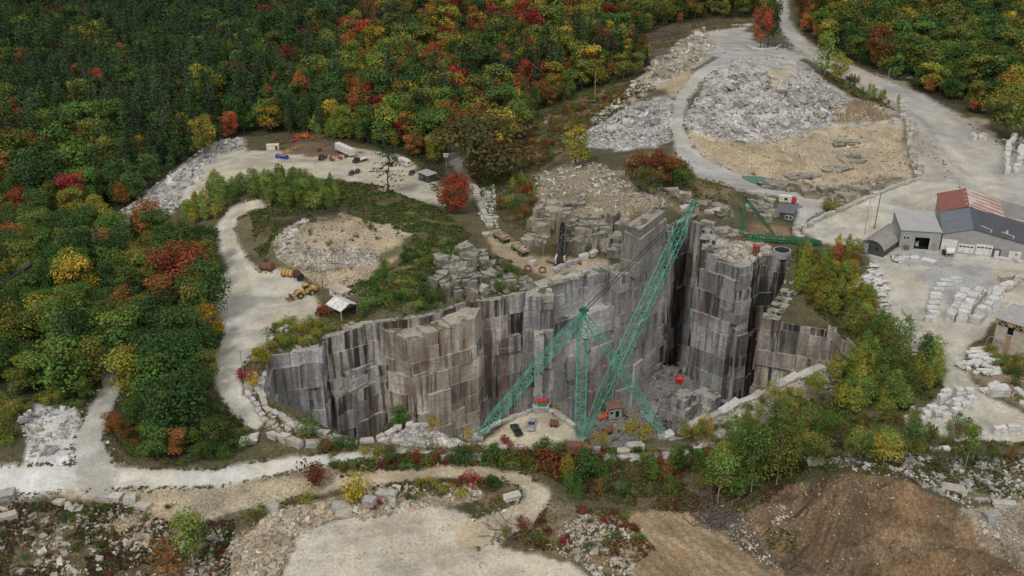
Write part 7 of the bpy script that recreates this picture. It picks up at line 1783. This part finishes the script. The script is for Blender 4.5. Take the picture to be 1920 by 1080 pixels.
# ------------------------------------------------------------------ things at the pit lip and on the pit floor
def green_machine():
    p = G1(1016, 768); root = empty("drill_rig", p, .1); tag(root, "dark green machine with a red top at the tip of the gravel parking", "machine")
    mb = MB(); mb.box((0, 0, 1.3), (2.6, 3.0, 1.8)); mb.build("body", M['dgreen'], root, bevel=.05); mb = MB(); mb.box((0, .4, 2.7), (2.8, 1.4, 1.0)); mb.build("hood", M['red'], root, bevel=.05)
    for s in (-1, 1):
        mb = MB(); mb.box((s * 1.5, 0, .4), (.5, 3.2, .8)); mb.build("track", M['rubber'], root); mb = MB(); mb.beam((s * 1.6, .3, .6), (s * 2.2, .3, 3.4), .2); mb.build("guard", M['black'], root)
    p = G1(1006, 768); root = empty("person", p)
    bpy.data.objects.remove(root)
green_machine()
def pit_shack():
    p = pit_pt(1150, 782); root = empty("pit_shack", p, .25); tag(root, "small grey shack with a brown roof down on the pit floor", "shack")
    mb = MB(); mb.box((0, 0, 2.0), (5, 4, 5)); mb.build("wall", M['concrete'], root); mb = MB(); mb.box((0, 0, 4.8), (6.4, 5.2, .35), top=(.9, .8)); mb.build("roof", M['brownsteel'], root)
    mb = MB(); mb.box((.8, -2.04, 1.6), (1.4, .1, 2.6)); mb.build("door", M['dark'], root); mb = MB(); mb.box((-1.5, -2.04, 2.4), (1.2, .1, 1.0)); mb.build("window", M['glass'], root)
    q = pit_pt(1130, 786); root = empty("orange_lift", q, .5); tag(root, "orange machine beside the pit shack", "machine")
    mb = MB(); mb.box((0, 0, 1.1), (3.4, 1.8, 1.4)); mb.build("body", M['orange'], root, bevel=.06); mb = MB(); mb.beam((-1, 0, 1.8), (2.6, 0, 3.2), .5); mb.build("arm", M['orange'], root); wheels(root, [(1.1, .9), (1.1, -.9), (-1.1, .9), (-1.1, -.9)], .55, .4)
    q = pit_pt(1172, 786); root = empty("blue_drum", q); tag(root, "blue drum on the pit floor right of the shack", "drum"); mb = MB(); mb.cyl((0, 0, 0), (0, 0, 1.8), .9, 12); mb.build("barrel", M['blue'], root); mb = MB(); mb.cyl((0, 0, 1.8), (0, 0, 1.9), .95, 12); mb.build("lid", M['black'], root)
    q = pit_pt(1140, 818); root = empty("compressor", q, .3); tag(root, "tan and rust compressor with pipes below the derrick boom", "machine")
    mb = MB(); mb.cyl((-2.2, 0, 1.6), (1.2, 0, 1.6), 1.2, 12); mb.build("tank", M['rust'], root); mb = MB(); mb.box((2.4, 0, 1.8), (1.8, 2, 3.6)); mb.build("engine", M['tanpaint'], root, bevel=.06)
    for k in (-1, 1): mb = MB(); mb.beam((2.4 + k * .6, -.6, 3.4), (2.4 + k * 1.6, -.8, 5.2), .35); mb.build("pipe", M['tanpaint'], root)
pit_shack()
def brush_pile(px, py, s, n, lab, seed):
    r = random.Random(seed); p = G1(px, py); mb = MB()
    for k in range(n):
        a = Vector((r.gauss(0, s), r.gauss(0, s * .6), abs(r.gauss(.3, .5)))); d = Vector((r.uniform(-1, 1), r.uniform(-1, 1), r.uniform(-.15, .3))).normalized() * r.uniform(1.2, 4)
        mb.beam(a, a + d, r.uniform(.05, .13))
    for i in range(len(mb.v)):
        x, y, z = mb.v[i]; mb.v[i] = (x, y, z + float(Hat(p.x + x, p.y + y)) - p.z)
    tag(mb.build("brushwood", M['twig'], None, p), lab, "brushwood", kind="stuff")
brush_pile(1345, 972, 3.6, 260, "grey dead branches heaped left of the brown earth mound", 1)
brush_pile(1508, 1060, 2.6, 70, "dead branches at the foot of the brown earth mound", 2)
brush_pile(600, 405, 7.5, 420, "grey cut branches windrowed behind the tan rise", 3)
brush_pile(1225, 72, 9, 500, "dark heap of cut branches left of the top plateau", 4)
brush_pile(960, 1000, 2.4, 60, "dry branches in the red brush beside the pale clearing", 5)

# water
def pool(name, pts, m, lift):
    x, y, z = G([a for a, _ in pts], [b for _, b in pts]); z0 = float(np.median(z)) + lift
    me = bpy.data.meshes.new(name); me.from_pydata([(float(a), float(b), z0) for a, b in zip(x, y)], [], [tuple(range(len(pts)))]); me.materials.append(M[m]); me.update()
    tag(link(name, me), kind="structure")
pool("pond", [(1358,330),(1366,324),(1392,330),(1425,338),(1462,345),(1492,352),(1478,356),(1440,351),(1400,343),(1368,337)], 'water', .35)
pool("puddle", [(1708 + 17 * math.cos(t) * (1 + .12 * math.sin(2 * t)), 588 + 13 * math.sin(t) + 4 * math.cos(t)) for t in np.linspace(0, 6.283, 26)[:-1]], 'puddle', .22)
